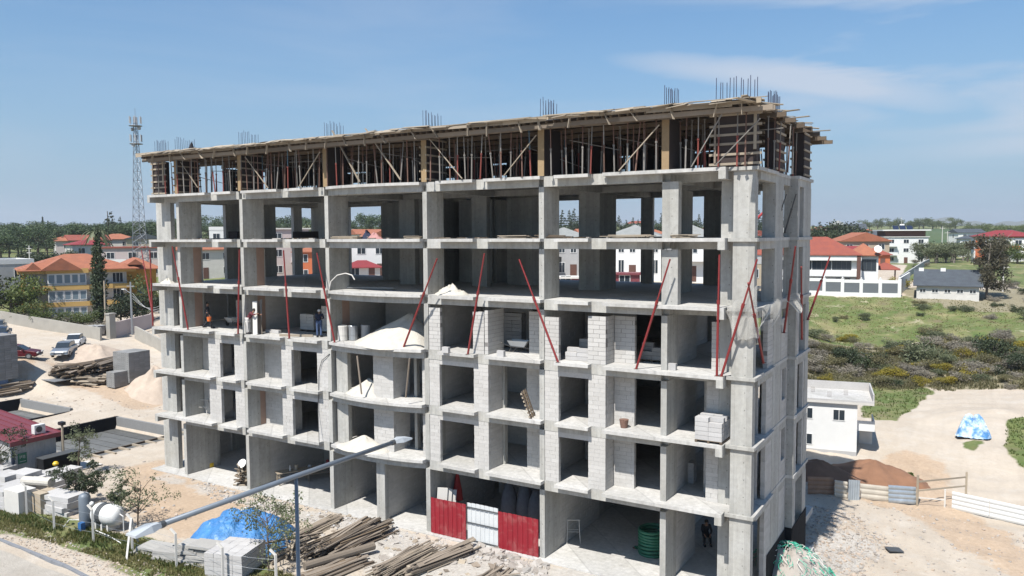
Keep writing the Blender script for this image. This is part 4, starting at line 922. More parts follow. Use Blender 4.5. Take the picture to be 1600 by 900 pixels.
# dark debris and boards on the fifth slab
random.seed(31)
zz=T[5]+.01
def boards(label,cen,n,L,w_,mat,spread,rz,parts='board',group=None,cat='board pile',h=.03,name='board_pile',tilt=.04,layers=None,ang=.12):
    t_=thing(name,label,cat,tuple(cen),rz,group)
    for k in range(n):
        l=L*random.uniform(.75,1.1); lay=(k*(layers or 4))//n
        o=MB().box(-l/2,l/2,-w_/2,w_/2,0,h,mat).build(parts,t_,loc=(random.gauss(0,L*.06),random.uniform(-spread,spread)*(1-.6*lay/(layers or 4)),lay*h*1.3+random.uniform(0,.01))); o.rotation_euler=(random.uniform(-tilt,tilt),random.uniform(-tilt,tilt)*.5,random.gauss(0,ang))
    return t_
boards('pale boards stacked on the fifth slab just right of the third blade',(P(545,371,'y',.5)[0],.5,zz),10,2.0,.25,'timber_pale',.45,.1)
boards('small heap of boards on the fifth slab right of the curved bay',(P(645,369,'y',.4)[0],.4,zz),8,.9,.16,'timber_pale',.3,.4)
boards('flat boards on the fifth slab beside the lift core',(P(806,370,'y',.5)[0],.5,zz),6,1.8,.25,'timber_pale',.3,0)
boards('dark boards on the fifth slab right of the fifth blade',(P(865,371,'y',.5)[0],.5,zz),7,1.8,.2,'timber_brown',.3,.1)
boards('pale offcuts heaped on the fifth slab left of the corner column',(P(1070,369,'y',.3)[0],.25,zz),14,1.1,.14,'timber_pale',.3,.1,ang=.5)
boards('long pale plank pile on the fifth slab between fifth and sixth blade',(P(980,371,'y',.5)[0],.5,zz),7,2.2,.16,'timber_pale',.3,.03)
boards('offcuts at the side opening of the top open storey',(-.9,1.6,zz),8,.8,.14,'timber_pale',.2,.6)
heap('cloth_heap','dull pink cloth crumpled on the fifth slab, right of the boards','cloth',(P(585,370,'y',.6)[0],.6,zz),.5,.35,.3,'cloth_pink',7,18,None,1.3,.3,.03)
heap('cloth_heap','dark blue cloth crumpled on the fifth slab, left of the pink cloth','cloth',(P(571,366,'y',.8)[0],.9,zz),.35,.3,.45,'cloth_navy',8,18,None,1.2,.3,.03)
for i,(a,b_) in enumerate([(-39.5,-36.5),(-31,-25.5),(-23.5,-18.5),(-17,-11),(-9.8,-4.8)]):
    m=MB()
    for k in range(70): c=(random.uniform(a,b_),random.uniform(.3,6),zz); m.obox((c[0],c[1],zz+.03),(random.uniform(.1,.7),random.uniform(.05,.2),.05),rz_(random.uniform(0,3)),random.choice(['timber_brown','timber_old','rubble','rubble']))
    tag(m.build('floor_debris'),'offcuts and crumbs littering the fifth slab','debris',None,'stuff')
for i,(a,b_,y) in enumerate([(436,492,11.8),(306,345,5.8)]):
    x0,x1=P(a,366,'y',y)[0],P(b_,366,'y',y)[0]
    if a>400: x0=max(x0,-39.6); x1=x0+4
    else: x0,x1=-40.1,-39
    tag(MB().box(x0,x1,y,y+.9,zz,zz+.55,'film_ply').build('panel_stack'),'dark stack of form panels at the back of the fifth slab, %s'%('left' if i else 'centre left'),'panel stack','form panels stacked on the fifth slab')
boards('blue grey board lying on the fourth slab in the curved bay',(P(578,452,'z',T[4])[0],P(578,452,'z',T[4])[1],T[4]+.005),2,3.6,.5,'steel_galv',.2,.05)
# crane bucket of sand seen on edge: safety net at the near corner
def net(name,label,grid,mat,th=.012):
    n=len(grid); mcols=len(grid[0]); vs=[tuple(p) for r in grid for p in r]; fs=[(i*mcols+j,i*mcols+j+1,(i+1)*mcols+j+1,(i+1)*mcols+j) for i in range(n-1) for j in range(mcols-1)]
    m=MB(); m.add(vs,fs,mat,.5); o=m.build(name); md=o.modifiers.new('w','WIREFRAME'); md.thickness=th; md.use_even_offset=False; return tag(o,label,'net')
def patch(c00,c10,c01,c11,nu,nv,bulge,seed,amp=.06):
    r=random.Random(seed); g=[]
    ph=[r.uniform(0,6) for _ in range(4)]
    for i in range(nv+1):
        row=[]
        for j in range(nu+1):
            a,b_=j/nu,i/nv; p=(Vector(c00)*(1-a)+Vector(c10)*a)*(1-b_)+(Vector(c01)*(1-a)+Vector(c11)*a)*b_
            w_=math.sin(math.pi*a)*math.sin(math.pi*b_); p=p+Vector(bulge)*w_+Vector((amp*math.sin(9*a+5*b_+ph[0]),amp*math.sin(14*a+ph[1]+3*b_),amp*math.sin(7*b_+11*a+ph[2])))
            row.append(tuple(p))
        g.append(row)
    return g
net('safety_net','pale safety net draped over the near corner column',patch(P(1133,484,'y',-.35),P(1184,446,'y',-.3),P(1150,532,'y',-.22),P(1184,528,'y',-.25),52,44,(0,-.12,-.25),1,.045),'net_white',.009)
net('safety_net','pale safety net bunched along the side edge of the fourth slab',patch(P(1192,480,'x',.2),P(1222,462,'x',.2),P(1185,520,'x',.2),P(1222,505,'x',.25),40,24,(.15,0,.1),2,.05),'net_white',.009)
net('safety_net','white net hanging in a sag at the far end of the side wall',patch(P(1228,462,'x',.3),P(1254,456,'x',.6),P(1230,472,'x',.4),P(1252,470,'x',.7),30,16,(.3,0,-.7),3,.03),'net_white')
# ---- ground floor ----
def hoard(label,x0,x1,z1,mat,y=-.06,z0=.03,frame=False,white=False):
    t_=thing('hoarding_panel',label,'hoarding',(x0,y,z0),0); L=x1-x0; n=int(L/.27); 
    for k in range(n):
        a=L*k/n; w_=L/n; m=MB(); h=z1+random.uniform(-.01,.01)
        m.add([(a,0,0),(a+w_*.72,0,0),(a+w_*.80,-.03,0),(a+w_*.95,-.03,0),(a+w_,0,0),(a,0,h),(a+w_*.72,0,h),(a+w_*.80,-.03,h),(a+w_*.95,-.03,h),(a+w_,0,h)],[(i,i+1,i+6,i+5) for i in range(4)],mat,.5); m.build('corrugated_strip',t_)
    if frame:
        for z in (.05,z1*.48,z1*.88): MB().box(-.02,L+.02,-.085,-.045,z,z+.045,'dark_grey').build('rail',t_)
        for x in (-.03,L): MB().box(x,x+.03,-.06,-.031,0,z1,'dark_grey').build('upright',t_)
xa,xb,xc,xd=-17.1,P(728,845,'y',-.1)[0],P(778,855,'y',-.1)[0],-10.42
hoard('left red corrugated hoarding panel in the ground bay right of the curved bay',xa,xb,1.95,'sheet_red')
hoard('white corrugated gate between the two red hoarding panels',xb+.03,xc-.03,2.05,'sheet_white',y=.02,frame=True)
hoard('right red corrugated hoarding panel in the same ground bay',xc,xd,1.95,'sheet_red')
for i,(u,dx) in enumerate([(676,0),(682,.2),(688,.4)]):
    o=MB().box(-.28,.28,-.02,.02,0,2.35-.08*i,'off_white').build('leaning_sheet',loc=(-16.8+dx*.8,.35+.2*i,.03)); o.rotation_euler=(-.1,.06,.5); tag(o,'pale sheet leaning behind the left red hoarding, %s from the left'%nth(i),'sheet','sheets behind the red hoarding')
b=thing('bulk_bags','dark bulk bags heaped behind the white gate','bags',(-13.2,3.2,.03))
for i,(x,y,h) in enumerate([(-.9,0,2.3),(0,.2,2.5),(.9,-.1,2.2),(.3,.9,2.6)]): MB().lathe([(.42,0),(.5,.4),(.48,1.2),(.4,1.7),(.2,h)],'cloth_grey',10,(x,y,0)).build('bag',b,True)
o=MB().lathe([(.32,0),(.25,.6),(.1,1.4),(.03,1.7)],'cloth_red',8,(0,0,0)).build('red_cloth',loc=(P(715,780,'y',2.2)[0],2.2,1.2)); tag(o,'red cloth bundle hanging above the left red hoarding','cloth')
tag(MB().box(-.3,.3,-.3,.3,0,1.18,'grey_block').build('plinth',loc=(P(715,780,'y',2.2)[0],2.2,.03)),'grey block plinth under the red cloth bundle','plinth')
# hose coil
hc=thing('hose_coil','coil of ribbed green hose on the floor left of the sixth blade','hose',(P(1015,868,'z',.03)[0],P(1015,868,'z',.03)[1]+.35,.03))
for k in range(8):
    pts=[((.62+.03*random.random())*math.cos(a),(.62+.03*random.random())*math.sin(a),.09+k*.165+.03*math.sin(a*1.0+k)) for a in np.linspace(0,2*math.pi,25)]
    MB().tube(pts,.085,'hose_green',8,cap=False).build('loop',hc,True)
MB().tube([(-.6,.1,.1),(-.85,-.2,.2)],.09,'hose_green',8).build('hose_end',hc); MB().lathe([(.1,0),(.12,.03)],'prop_rust',10,(-.86,-.21,.16)).build('coupling',hc)
# workbench
q=P(445,765,'z',.0); wb=thing('workbench','rough timber workbench with tools in the second ground bay','workbench',(P(432,758,'z',.02)[0],P(432,758,'z',.02)[1],.0),1.05)
for k in range(4): MB().box(0,4.4,-.35+k*.2,-.35+k*.2+.17,.80,.84,'timber_pale').build('top_board',wb)
for x in (.1,2.0,4.2):
    for y in (-.3,.35): MB().box(x,x+.09,y,y+.09,0,.8,'timber_pale').build('leg',wb)
MB().box(.1,4.2,-.3,-.22,.45,.53,'timber_old').build('rail',wb)
R_=rz_(1.05)
for i,(x,nm,mt,pr,l) in enumerate([(.9,'bottle','off_white',[(.07,0),(.07,.22),(.03,.3),(.03,.36)],'slim white bottle at the near end of the workbench'),(1.3,'can','timber_pale',[(.12,0),(.12,.32),(.05,.36)],'pale can on the workbench beside the bottle'),(2.2,'kettle','steel_galv',[(.12,0),(.16,.12),(.1,.22),(.03,.26)],'round metal kettle on the workbench'),(3.4,'can','sheet_red',[(.1,0),(.1,.34),(.04,.38)],'red can at the far end of the workbench')]):
    w0=Vector(wb.location)+R_@Vector((x,0,.842)); tag(MB().lathe(pr,mt,12).build(nm,loc=tuple(w0)),l,nm)
lg=thing('firewood_pile','pile of brown timber offcuts stacked against the second blade at ground level','wood pile',tuple(P(380,757,'z',.02)),.2)
for k in range(46): o=MB().box(-.45,.45,-.05,.05,-.03,.03,'timber_brown' if k%3 else 'timber_pale').build('offcut',lg,loc=(random.uniform(-.15,.15),random.uniform(-.3,.4),.05+(k//6)*.16)); o.rotation_euler=(random.uniform(-.3,.3),random.uniform(-.5,.5),random.uniform(-1,1))
o=MB().lathe([(.05,0),(.22,.06),(.3,.16),(.31,.17)],'plastic_white',16).build('white_basin',loc=tuple(Vector(lg.location)+Vector((.0,.05,1.32)))); o.rotation_euler=(.9,.2,0); tag(o,'white basin tipped on top of the brown offcut pile','basin')
o=MB().box(-.35,.35,-.16,.16,0,.3,'plastic_yellow').build('yellow_machine',loc=tuple(P(326,729,'z',.03))); tag(o,'small yellow machine at the foot of the first blade','machine'); MB().box(-.14,.14,-.1,.1,.301,.42,'cloth_maroon').build('motor',o)
# ---------------- around the block ----------------
def GD(u,v): q=G(u,v); return Vector((q[0],q[1],hz(q[0],q[1])))
def dirr(u0,v0,u1,v1): a,b=GD(u0,v0),GD(u1,v1); return math.atan2(b.y-a.y,b.x-a.x),(b-a).length
# twin arm street lamp
lx,ly,lz=-7.87,-18.41,9.5
lp=thing('street_lamp','tall grey street lamp with two long arms in front of the site','street lamp',(lx,ly,hz(lx,ly))); gz=lp.location.z
MB().tube([(0,0,0),(0,0,3),(0,0,lz-gz)],[.085,.07,.052],'lamp_grey',12).build('pole',lp,True)
MB().tube([(0,0,0),(0,0,.5)],.14,'lamp_grey',12).build('base',lp)
MB().tube([(0,-4.25,lz-gz),(0,0,lz-gz+.02),(0,4.25,lz-gz)],[.068,.072,.068],'lamp_grey',12).build('arm',lp,True)
for sg in (-1,1):
    y0=sg*4.22; h=lz-gz
    hd=MB(); hd.add([(-.10,y0,h-.03),(.10,y0,h-.03),(.20,y0+sg*.28,h-.05),(.19,y0+sg*.72,h-.04),(-.19,y0+sg*.72,h-.04),(-.20,y0+sg*.28,h-.05),(-.06,y0,h+.07),(.06,y0,h+.07),(.13,y0+sg*.28,h+.10),(.17,y0+sg*.72,h+.01),(-.17,y0+sg*.72,h+.01),(-.13,y0+sg*.28,h+.10)],[(0,1,2,3,4,5)[::-sg],(6,7,8,9,10,11)[::sg]]+[((i),(i+1)%6,6+(i+1)%6,6+i) for i in range(6)],'lamp_head_grey'); h_=hd.build('lamp_head',lp)
    MB().tube([(0,y0-sg*.12,h),(0,y0+sg*.03,h)],.085,'dark_grey',12).build('sleeve',h_)
    MB().box(-.14,.14,min(y0+sg*.3,y0+sg*.65),max(y0+sg*.3,y0+sg*.65),h-.065,h-.052,'plastic_white').build('lens',h_)
# kerb along the road, stone by stone
ks=thing('kerb','long grey kerb between the road and the weedy verge','kerb',(0,0,0))
kp=[GD(u,v) for u,v in [(-60,822),(0,846),(50,866),(100,886),(150,912),(220,948)]]
def along(pts,step):
    out=[];car=0
    for a,b in zip(pts,pts[1:]):
        L=(b-a).length; n=max(1,round(L/step))
        for i in range(n): out.append((a+(b-a)*(i/n),a+(b-a)*((i+1)/n)))
    return out
for a,b in along(kp,1.0):
    m=(a+b)/2; ang=math.atan2(b.y-a.y,b.x-a.x); o=MB().box(-(b-a).length/2+.01,(b-a).length/2-.01,-.09,.09,-.2,.14,'kerb').build('kerb_stone',ks,loc=tuple(m)); o.rotation_euler=(0,0,ang)
# fence posts with bent tops
FP_=[((42,806),36,'second'),((85,831),80,'third'),((146,846),140,'lamp'),((207,862),205,'strut'),((276,888),270,'fifth'),((349,912),341,'sixth'),((432,925),424,'seventh')]
fl_=['leftmost bent concrete fence post, before the stone blocks','bent concrete fence post left of the grey pressure tank','bent post with a white ball on top, beside the pressure tank','braced fence post with two slanting struts under the near lamp head','bent fence post before the grey slab stacks','bent fence post before the big pale block stack','rightmost bent fence post, left of the lamp pole']
for i,((u,v),ut,k) in enumerate(FP_):
    q=GD(u,v); t_=thing('fence_post',fl_[i],'post',tuple(q),-.4,'bent fence posts along the verge'); h=1.75
    MB().box(-.05,.05,-.05,.05,-.2,h,'off_white').build('shaft',t_); MB().bar((0,0,h-.03),(-.22,-.18,h+.22),.085,.085,'off_white').build('bent_top',t_)
    if i==2: MB().lathe([(.03,-.13),(.1,-.08),(.13,0),(.1,.09),(.03,.13)],'plastic_white',10,(0,0,h+.3)).build('ball_lamp',t_,True)
    if i==3:
        for sx,sy in ((-1.1,.5),(1.15,-.5)): MB().bar((0,0,h),(sx,sy,-.05),.09,.09,'off_white').build('strut',t_)
for i in range(len(FP_)-1):
    a=GD(*FP_[i][0]); b=GD(*FP_[i+1][0])
    m=MB()
    for z in (.5,1.0,1.5): m.tube([a+Vector((0,0,z)),(a+b)/2+Vector((0,0,z-.06)),b+Vector((0,0,z))],.006,'steel_galv',4)
    tag(m.build('fence_wire'),'thin slack wires between the bent posts, %s span from the left'%nth(i),'wire','wires between the fence posts',None)
# tanks
q=GD(134,826); t_=thing('pressure_tank','upright blue grey pressure tank beside the white tank','tank',tuple(q))
MB().lathe([(.08,.05),(.27,.12),(.31,.3),(.31,1.8),(.25,1.95),(.1,2.02)],'lamp_grey',18).build('vessel',t_,True); MB().tube([(0,0,1.95),(0,0,2.08),(.4,0,2.1)],.03,'steel_galv',6).build('pipe',t_)
for a in range(3): MB().box(.22*math.cos(a*2.1)-.03,.22*math.cos(a*2.1)+.03,.22*math.sin(a*2.1)-.03,.22*math.sin(a*2.1)+.03,0,.25,'lamp_grey').build('leg',t_)
MB().box(.2,.5,-.55,-.3,.12,.55,'plastic_blue').build('pump',t_)
q=GD(170,826); t_=thing('water_tank','white horizontal water tank on short legs','tank',tuple(q),.15)
m=MB(); 
pr=[(-.95,.15),(-.9,.42),(-.75,.55),(-.4,.58),(-.38,.55),(0,.55),(.02,.58),(.45,.58),(.8,.5),(.93,.3),(.95,.1)]
m.tube([(x,0,.82) for x,r in pr],[r for x,r in pr],'plastic_white',18); m.build('vessel',t_,True)
MB().tube([(-.42,0,.82),(-.1,0,.82)],.585,'dark_grey',18).build('band',t_)
for x in (-.55,-.1,.35): MB().box(x-.06,x+.06,-.4,.4,0,.42,'off_white').build('leg',t_)
MB().tube([(1.25,-.1,.0),(1.25,-.1,.9),(1.0,-.1,1.0)],.03,'plastic_white',6).build('standpipe',t_)
for i,pts in enumerate([[(98,828),(108,815),(126,815)],[(143,829),(170,840),(190,852)]]):
    tag(MB().tube([GD(u,v)+Vector((0,0,.1)) for u,v in pts],.03,'plastic_white',6).build('white_pipe'),'white pipe on the weeds '+('left of the pressure tank','running right below the white tank')[i],'pipe')
# site cabin: footprint from its visible corner
c0=GD(22,752); cb=thing('site_cabin','site cabin with maroon sheet roof and pale ribbed walls','cabin',(c0.x,c0.y,-.05))
# wall facing the camera side runs along +Y from the corner; gable side runs away to the west
Lc,Wc,Hc=2.85,7.5,2.55
MB().box(-.06,0,0,Lc,0,Hc,'grey_render').build('wall',cb)
m=MB()
for k in range(11): m.box(.001,.03,.1+k*.245,.1+k*.245+.05,.05,Hc-.05,'grey_render')
tag(m.build('wall_ribs',cb),kind='stuff')
MB().box(-Wc,-.061,0,.06,0,Hc,'grey_render').build('wall',cb); MB().box(-Wc,-.061,Lc-.06,Lc,0,Hc,'grey_render').build('wall',cb)
MB().box(-.12,.05,-.08,.1,0,Hc+.1,'car_blue').build('corner_post',cb)
for k in range(6):
    y=-.3+k*.575; m=MB(); z=lambda x:Hc+.16+(-x)*.02
    m.add([(-Wc-.3,y,Hc+.75),(.35,y,Hc+.12),(.35,y+.54,Hc+.12),(-Wc-.3,y+.54,Hc+.75),(-Wc-.3,y,Hc+.79),(.35,y,Hc+.16),(.35,y+.54,Hc+.16),(-Wc-.3,y+.54,Hc+.79)],BF,'sheet_maroon'); m.add([(-Wc-.3,y+.5,Hc+.79),(.35,y+.5,Hc+.16),(.35,y+.56,Hc+.16),(-Wc-.3,y+.56,Hc+.79),(-Wc-.3,y+.5,Hc+.84),(.35,y+.5,Hc+.21),(.35,y+.56,Hc+.21),(-Wc-.3,y+.56,Hc+.84)],BF,'sheet_maroon'); m.build('roof_sheet',cb)
MB().box(.352,.39,-.32,3.17,Hc-.1,Hc+.2,'sheet_maroon').build('fascia',cb)
MB().box(.02,.06,.3,.85,1.1,1.8,'hose_green').build('green_sign',cb)
sg=MB()
for i,(y,z,w_,h) in enumerate([(.4,1.45,.04,.2),(.5,1.5,.04,.15),(.6,1.45,.04,.2),(.7,1.42,.04,.22),(.38,1.22,.4,.04)]): sg.box(.061,.064,y,y+w_,z,z+h,'off_white')
sg.build('sign_lettering',cb)
ac=thing('air_conditioner','white air conditioner box on the maroon cabin roof','air conditioner',(c0.x-.35,c0.y+1.9,Hc+.22)); MB().box(-.2,.2,-.36,.36,0,.6,'plastic_white').build('casing',ac); MB().tube([(.201,-.06,.3),(.22,-.06,.3)],.21,'dark_grey',16).build('fan_grille',ac)
q=GD(91,742); 
fp_=thing('floodlight_pole','timber pole with a black floodlight beside the maroon roofed cabin','pole',(c0.x+.35,c0.y+3.1,-.03)); MB().tube([(0,0,0),(.06,0,3.2)],[.11,.08],'timber_pale',8).build('pole',fp_); MB().box(-.2,.26,-.15,.15,3.2,3.42,'plastic_black').build('floodlight',fp_)
q=GD(46,745); bb=thing('black_box','large black covered box beside the cabin','container',(c0.x+.55,c0.y+1.2,-.03),.02); MB().box(0,.85,0,2.5,0,1.35,'membrane').build('body',bb); MB().box(-.04,.89,-.04,2.54,1.351,1.39,'dark_grey').build('lid',bb)
tag(MB().box(-.9,.9,-.9,.9,0,.05,'off_white').build('white_sheet',loc=tuple(GD(130,728))),'white sheet on the ground between the black box and the sunken slab','sheet')
# sunken foundations
for i,(a,b,c,d) in enumerate(PITS):
    t_=thing('sunken_foundation',['large sunken foundation pit with dark membrane strips, beside the unfinished block','smaller sunken foundation pit further west, with membrane strips'][i],'foundation',(a,c,0)); W_,D_=b-a,d-c; zt=float(max(hz(a,(c+d)/2),.0))-.02+(.0); zb=zt-.95
    for k in range(int(D_/.95)+1):
        y0=k*.95; y1=min(y0+.84,D_-.26); 
        if y1-y0<.2: continue
        MB().box(.26,W_-.26,y0+.0,y1,zb-.1,zb+random.uniform(0,.025),'membrane_grey').build('membrane_strip',t_)
    MB().box(.2,W_-.2,.2,D_-.2,zb-.3,zb-.12,'membrane').build('base_layer',t_); MB().box(0,.25,0,D_,zb-.6,zt+.12,'membrane').build('retaining_wall',t_); MB().box(.251,W_-.251,D_-.25,D_,zb-.6,zt+.1,'grey_block').build('retaining_wall',t_); MB().box(.251,W_-.251,0,.24,zb-.6,zt,'grey_block').build('retaining_wall',t_); MB().box(W_-.25,W_,0,D_,zb-.6,zt-.12,'membrane').build('retaining_wall',t_)
    if i==0:
        for k in range(8): MB().box(W_-1.0,W_+.35,.7+k*1.12,.86+k*1.12,zt-.1,zt+.05,'timber_pale').build('timber_tie',t_)
        MB().box(W_-1.1,W_-.95,0.3,D_-.3,zt-.13,zt+.02,'timber_brown').build('timber_rail',t_)
# stone and slab stacks -------------------------------------------------
random.seed(5)
def slabs(label,u,v,rz,L,W_,n,h,mat,over=.08,group='slab stacks on the verge side',cat='slab stack',part='slab'):
    q=GD(u,v); t_=thing('slab_stack',label,cat,tuple(q),rz,group); jz=random.uniform(.0,.06)
    for k in range(n): o=MB().box(-L/2*random.uniform(.85,1),L/2*random.uniform(.85,1),-W_/2,W_/2*random.uniform(.85,1),0,h*.94,mat).build(part,t_,loc=(random.uniform(-over,over),random.uniform(-over,over),k*h+jz)); o.rotation_euler=(0,0,random.uniform(-.09,.09))
    return t_
B=[(10,793,.15,1.2,1.0,4,.28,'leftmost, at the frame edge'),(33,800,.1,1.5,1.1,1,1.5,'single big pale cut block behind the leftmost post'),(62,800,.1,1.3,.5,1,1.25,'tall pale slab standing between two posts'),(82,792,.1,1.2,.6,1,1.15,'tan block right of the standing slab'),(98,800,.12,2.5,1.3,4,.28,'low grey green stack left of the pressure tank'),
   (12,768,.2,1.6,1.3,4,.3,'at the left edge below the cabin corner'),(40,765,.2,1.7,1.2,4,.3,'directly before the blue cabin post'),(66,760,.2,1.7,1.2,3,.3,'below the black box, left'),(90,756,.15,1.8,1.2,3,.3,'below the black box, right'),(112,752,.2,1.2,1.0,3,.3,'beside the foot of the slim sapling'),
   (28,779,.2,1.7,1.3,3,.33,'in the middle of the stone yard'),(58,775,.15,1.5,1.2,4,.26,'behind the cream tube'),(84,772,.2,1.4,1.0,3,.3,'left of the dense bush'),(5,755,.2,1.5,1.1,4,.28,'leftmost stack under the small tree'),
   (76,768,.35,1.3,.9,3,.27,'grey one between the cream tube and the bush')]
for (u,v,r,L,W_,n,h,l) in B: slabs(('pale cut stone stack, '+l) if n>1 else l,u,v,r,L,W_,n,h,'white_block' if n>1 else 'beige_render' if 'tan' in l or 'tall' in l else 'off_white',.06,'cut stone stacks beside the cabin')
q=GD(60,785); o=MB().tube([(-1.1,-.2,1.25),(1.1,.25,1.35)],.28,'gypsum_sand',12).build('cream_tube',loc=tuple(q)); tag(o,'cream rolled tube lying on the stone blocks','tube')
o=MB().lathe([(.05,0),(.17,.05),(.2,.15),(.12,.27),(.03,.3)],'plastic_yellow',10).build('yellow_ball',loc=tuple(GD(88,748)+Vector((0,0,.9)))); tag(o,'yellow hard hat lying on a stone stack','helmet')
for (u,v,r,L,W_,n,h,l) in [(240,862,.25,1.8,1.1,3,.11,'low grey slab stack right of the braced fence post'),(262,876,.3,1.5,.8,4,.14,'grey slabs left of the fifth bent post'),(300,878,.3,1.2,.9,7,.14,'grey slab stack just right of the fifth bent post'),(322,880,.3,1.5,1.1,8,.13,'neat grey slab stack left of the broken white stones')]:
    slabs(l,u,v,r,L,W_,n,h,'kerb_stone',.12)
stack('big square stack of pale grey concrete blocks right of the sixth bent post',tuple(GD(369,893)),.3,4,5,6,'white_block',bs=(.5,.42,.21),group=None,pal=False)
heap('broken_stones','heap of broken white stones between slab stack and block stack','stones',tuple(GD(340,892)),.8,.7,.75,'gypsum_sand',12,22,None,1.2,.3,.12)
# tarpaulin over a heap
def tarp(label,c,rx,ry,h,mat,seed,name='tarpaulin',rz=0,pw=3.2):
    r=random.Random(seed); n=64; rings=22; ph=[r.uniform(0,6.28) for _ in range(8)]; vs=[(0,0,h)]; fs=[]
    for i in range(1,rings+1):
        t_=i/rings
        for k in range(n):
            a=2*math.pi*k/n; sq=1/max(abs(math.cos(a))**1.0,abs(math.sin(a)))**.45; rad=t_*sq*(1+.05*math.sin(3*a+ph[0])+.05*math.sin(5*a+ph[1]))
            z=h*(1-t_**pw)*(1+.10*math.sin(2*a+ph[2]))+.10*h*math.sin(6*a+ph[3]+3*t_)*t_*(1-t_)*3+.035*h*math.sin(17*a+ph[4]+6*t_)*t_
            z+= -.12*h*math.sin(math.pi*min(1,t_*1.3))*math.cos(a*2+ph[5])
            if i==rings: z=.02+abs(.05*math.sin(9*a+ph[6]))
            vs.append((rx*rad*math.cos(a)*(1+.02*math.sin(23*a)),ry*rad*math.sin(a),max(z+r.uniform(-.035,.035)*min(1,3*(1-t_)),.02)))
    for k in range(n): fs.append((0,1+k,1+(k+1)%n))
    for i in range(rings-1):
        for k in range(n): fs.append((1+i*n+k,1+(i+1)*n+k,1+(i+1)*n+(k+1)%n,1+i*n+(k+1)%n))
    m=MB(); m.add(vs,fs,mat,.5); o=m.build(name,smooth=False,loc=c); o.rotation_euler=(0,0,rz); return tag(o,label,'tarpaulin')
tarp('bright blue tarpaulin over a heap beside the lamp pole',tuple(GD(378,848)),2.7,2.5,1.5,'tarp_blue',3,rz=.35)
tag(MB().box(-.3,.3,-.2,.2,0,.05,'white_paint').build('white_board',loc=tuple(GD(386,838)+Vector((0,0,1.45)))),'small white board lying on the blue tarpaulin','board')
# timber piles
random.seed(11)
def pile(label,u,v,u2,v2,n,L,spread,h,mats,sec=(.1,.05),ang=.07,name='timber_pile'):
    a,_=dirr(u,v,u2,v2); c=(GD(u,v)+GD(u2,v2))/2; t_=thing(name,label,'timber pile',tuple(c),a)
    ms=[]
    for mt in mats: 
        key=('pl',mt,sec,L)
        if key not in BLK: m=MB(); m.box(-L/2,L/2,-sec[0]/2,sec[0]/2,-sec[1]/2,sec[1]/2,mt,0); BLK[key]=m.mesh('plank')
        ms.append(BLK[key])
    for k in range(n):
        f=(k/n); z=sec[1]/2+f*h; sp=spread*(1-.65*f)
        o=ob('plank',random.choice(ms),t_,(random.gauss(0,L*.09),random.uniform(-sp,sp),z)); o.rotation_euler=(random.uniform(-.5,.5),random.gauss(0,.025),random.gauss(0,ang)); o.scale=(random.uniform(.6,1.1),random.uniform(.7,1.6),random.uniform(.6,1.4))
    return t_
pile('large dark grey timber pile left of the ground floor apron',478,884,600,822,160,4.5,1.3,.72,['timber_old','timber_old','timber_brown'])
pile('narrow timber stack behind the lamp pole',455,848,530,812,40,3.4,.55,.35,['timber_old','timber_pale'])
pile('timber pile of thin battens in front of the red hoarding',590,905,672,862,90,3.6,.9,.45,['timber_old','timber_old','timber_pale'],(.08,.045))
pile('long neat plank stack right of the batten pile',640,902,735,862,50,4.0,.45,.5,['timber_old','timber_pale'],(.16,.05),.035)
pile('crossed poles leaning right of the blue tarpaulin',440,880,470,850,14,2.8,.5,.7,['timber_pale','timber_old'],(.1,.08),.5)
pile('dark planks at the bottom edge under the timber pile',470,915,560,880,60,3.6,.9,.35,['timber_old','timber_brown'])
a_,_=dirr(490,893,572,868); c=(GD(490,895)+GD(572,870))/2
o=MB().tube([(-1.9,0,.45),(1.9,0,.45)],.20,'timber_old',10).build('round_post',loc=tuple(c)); o.rotation_euler=(0,0,a_); tag(o,'thick round weathered post lying before the large timber pile','post')
pile('few planks at the bottom edge before the apron',745,915,790,885,16,2.5,.6,.12,['timber_old'],ang=.4)
# debris: broken pieces on the apron edge and rubble on the east ground (uncountable)
def scatter(name,label,cat,polyuv,n,smin,smax,mat,cat_kind='stuff',seed=1,flat=.6):
    r=random.Random(seed); q=[tuple(G(u,v)[:2]) for u,v in polyuv]; xs=[p[0] for p in q]; ys=[p[1] for p in q]
    X=np.array([r.uniform(min(xs),max(xs)) for _ in range(n*6)]); Y=np.array([r.uniform(min(ys),max(ys)) for _ in range(n*6)]); k=inpoly(X,Y,q); X,Y=X[k][:n],Y[k][:n]; Zh=gsurf(X,Y); m=MB()
    for x,y,z in zip(X,Y,Zh):
        s_=smin+(smax-smin)*r.random()**3; e=Matrix.Rotation(r.uniform(0,6.3),3,'Z')@Matrix.Rotation(r.uniform(-.5,.5),3,'X')
        mt=mat if isinstance(mat,str) else r.choice(mat)
        pts=[e@Vector((sx*s_*r.uniform(.6,1),sy*s_*r.uniform(.5,1),sz*s_*flat*r.uniform(.5,1))) for sz in (-1,1) for sx,sy in ((-1,-1),(1,-1),(1,1),(-1,1))]
        m.add([(p.x+x,p.y+y,p.z+z+s_*.15) for p in pts],BF,mt)
    return tag(m.build(name),label,cat,None,cat_kind)
def gsurf(X,Y):
    ix=np.clip(np.searchsorted(gx,X)-1,0,nx-2); iy=np.clip(np.searchsorted(gy,Y)-1,0,ny-2); fx=(X-gx[ix])/(gx[ix+1]-gx[ix]); fy=(Y-gy[iy])/(gy[iy+1]-gy[iy])
    return (GZ[iy,ix]*(1-fx)+GZ[iy,ix+1]*fx)*(1-fy)+(GZ[iy+1,ix]*(1-fx)+GZ[iy+1,ix+1]*fx)*fy
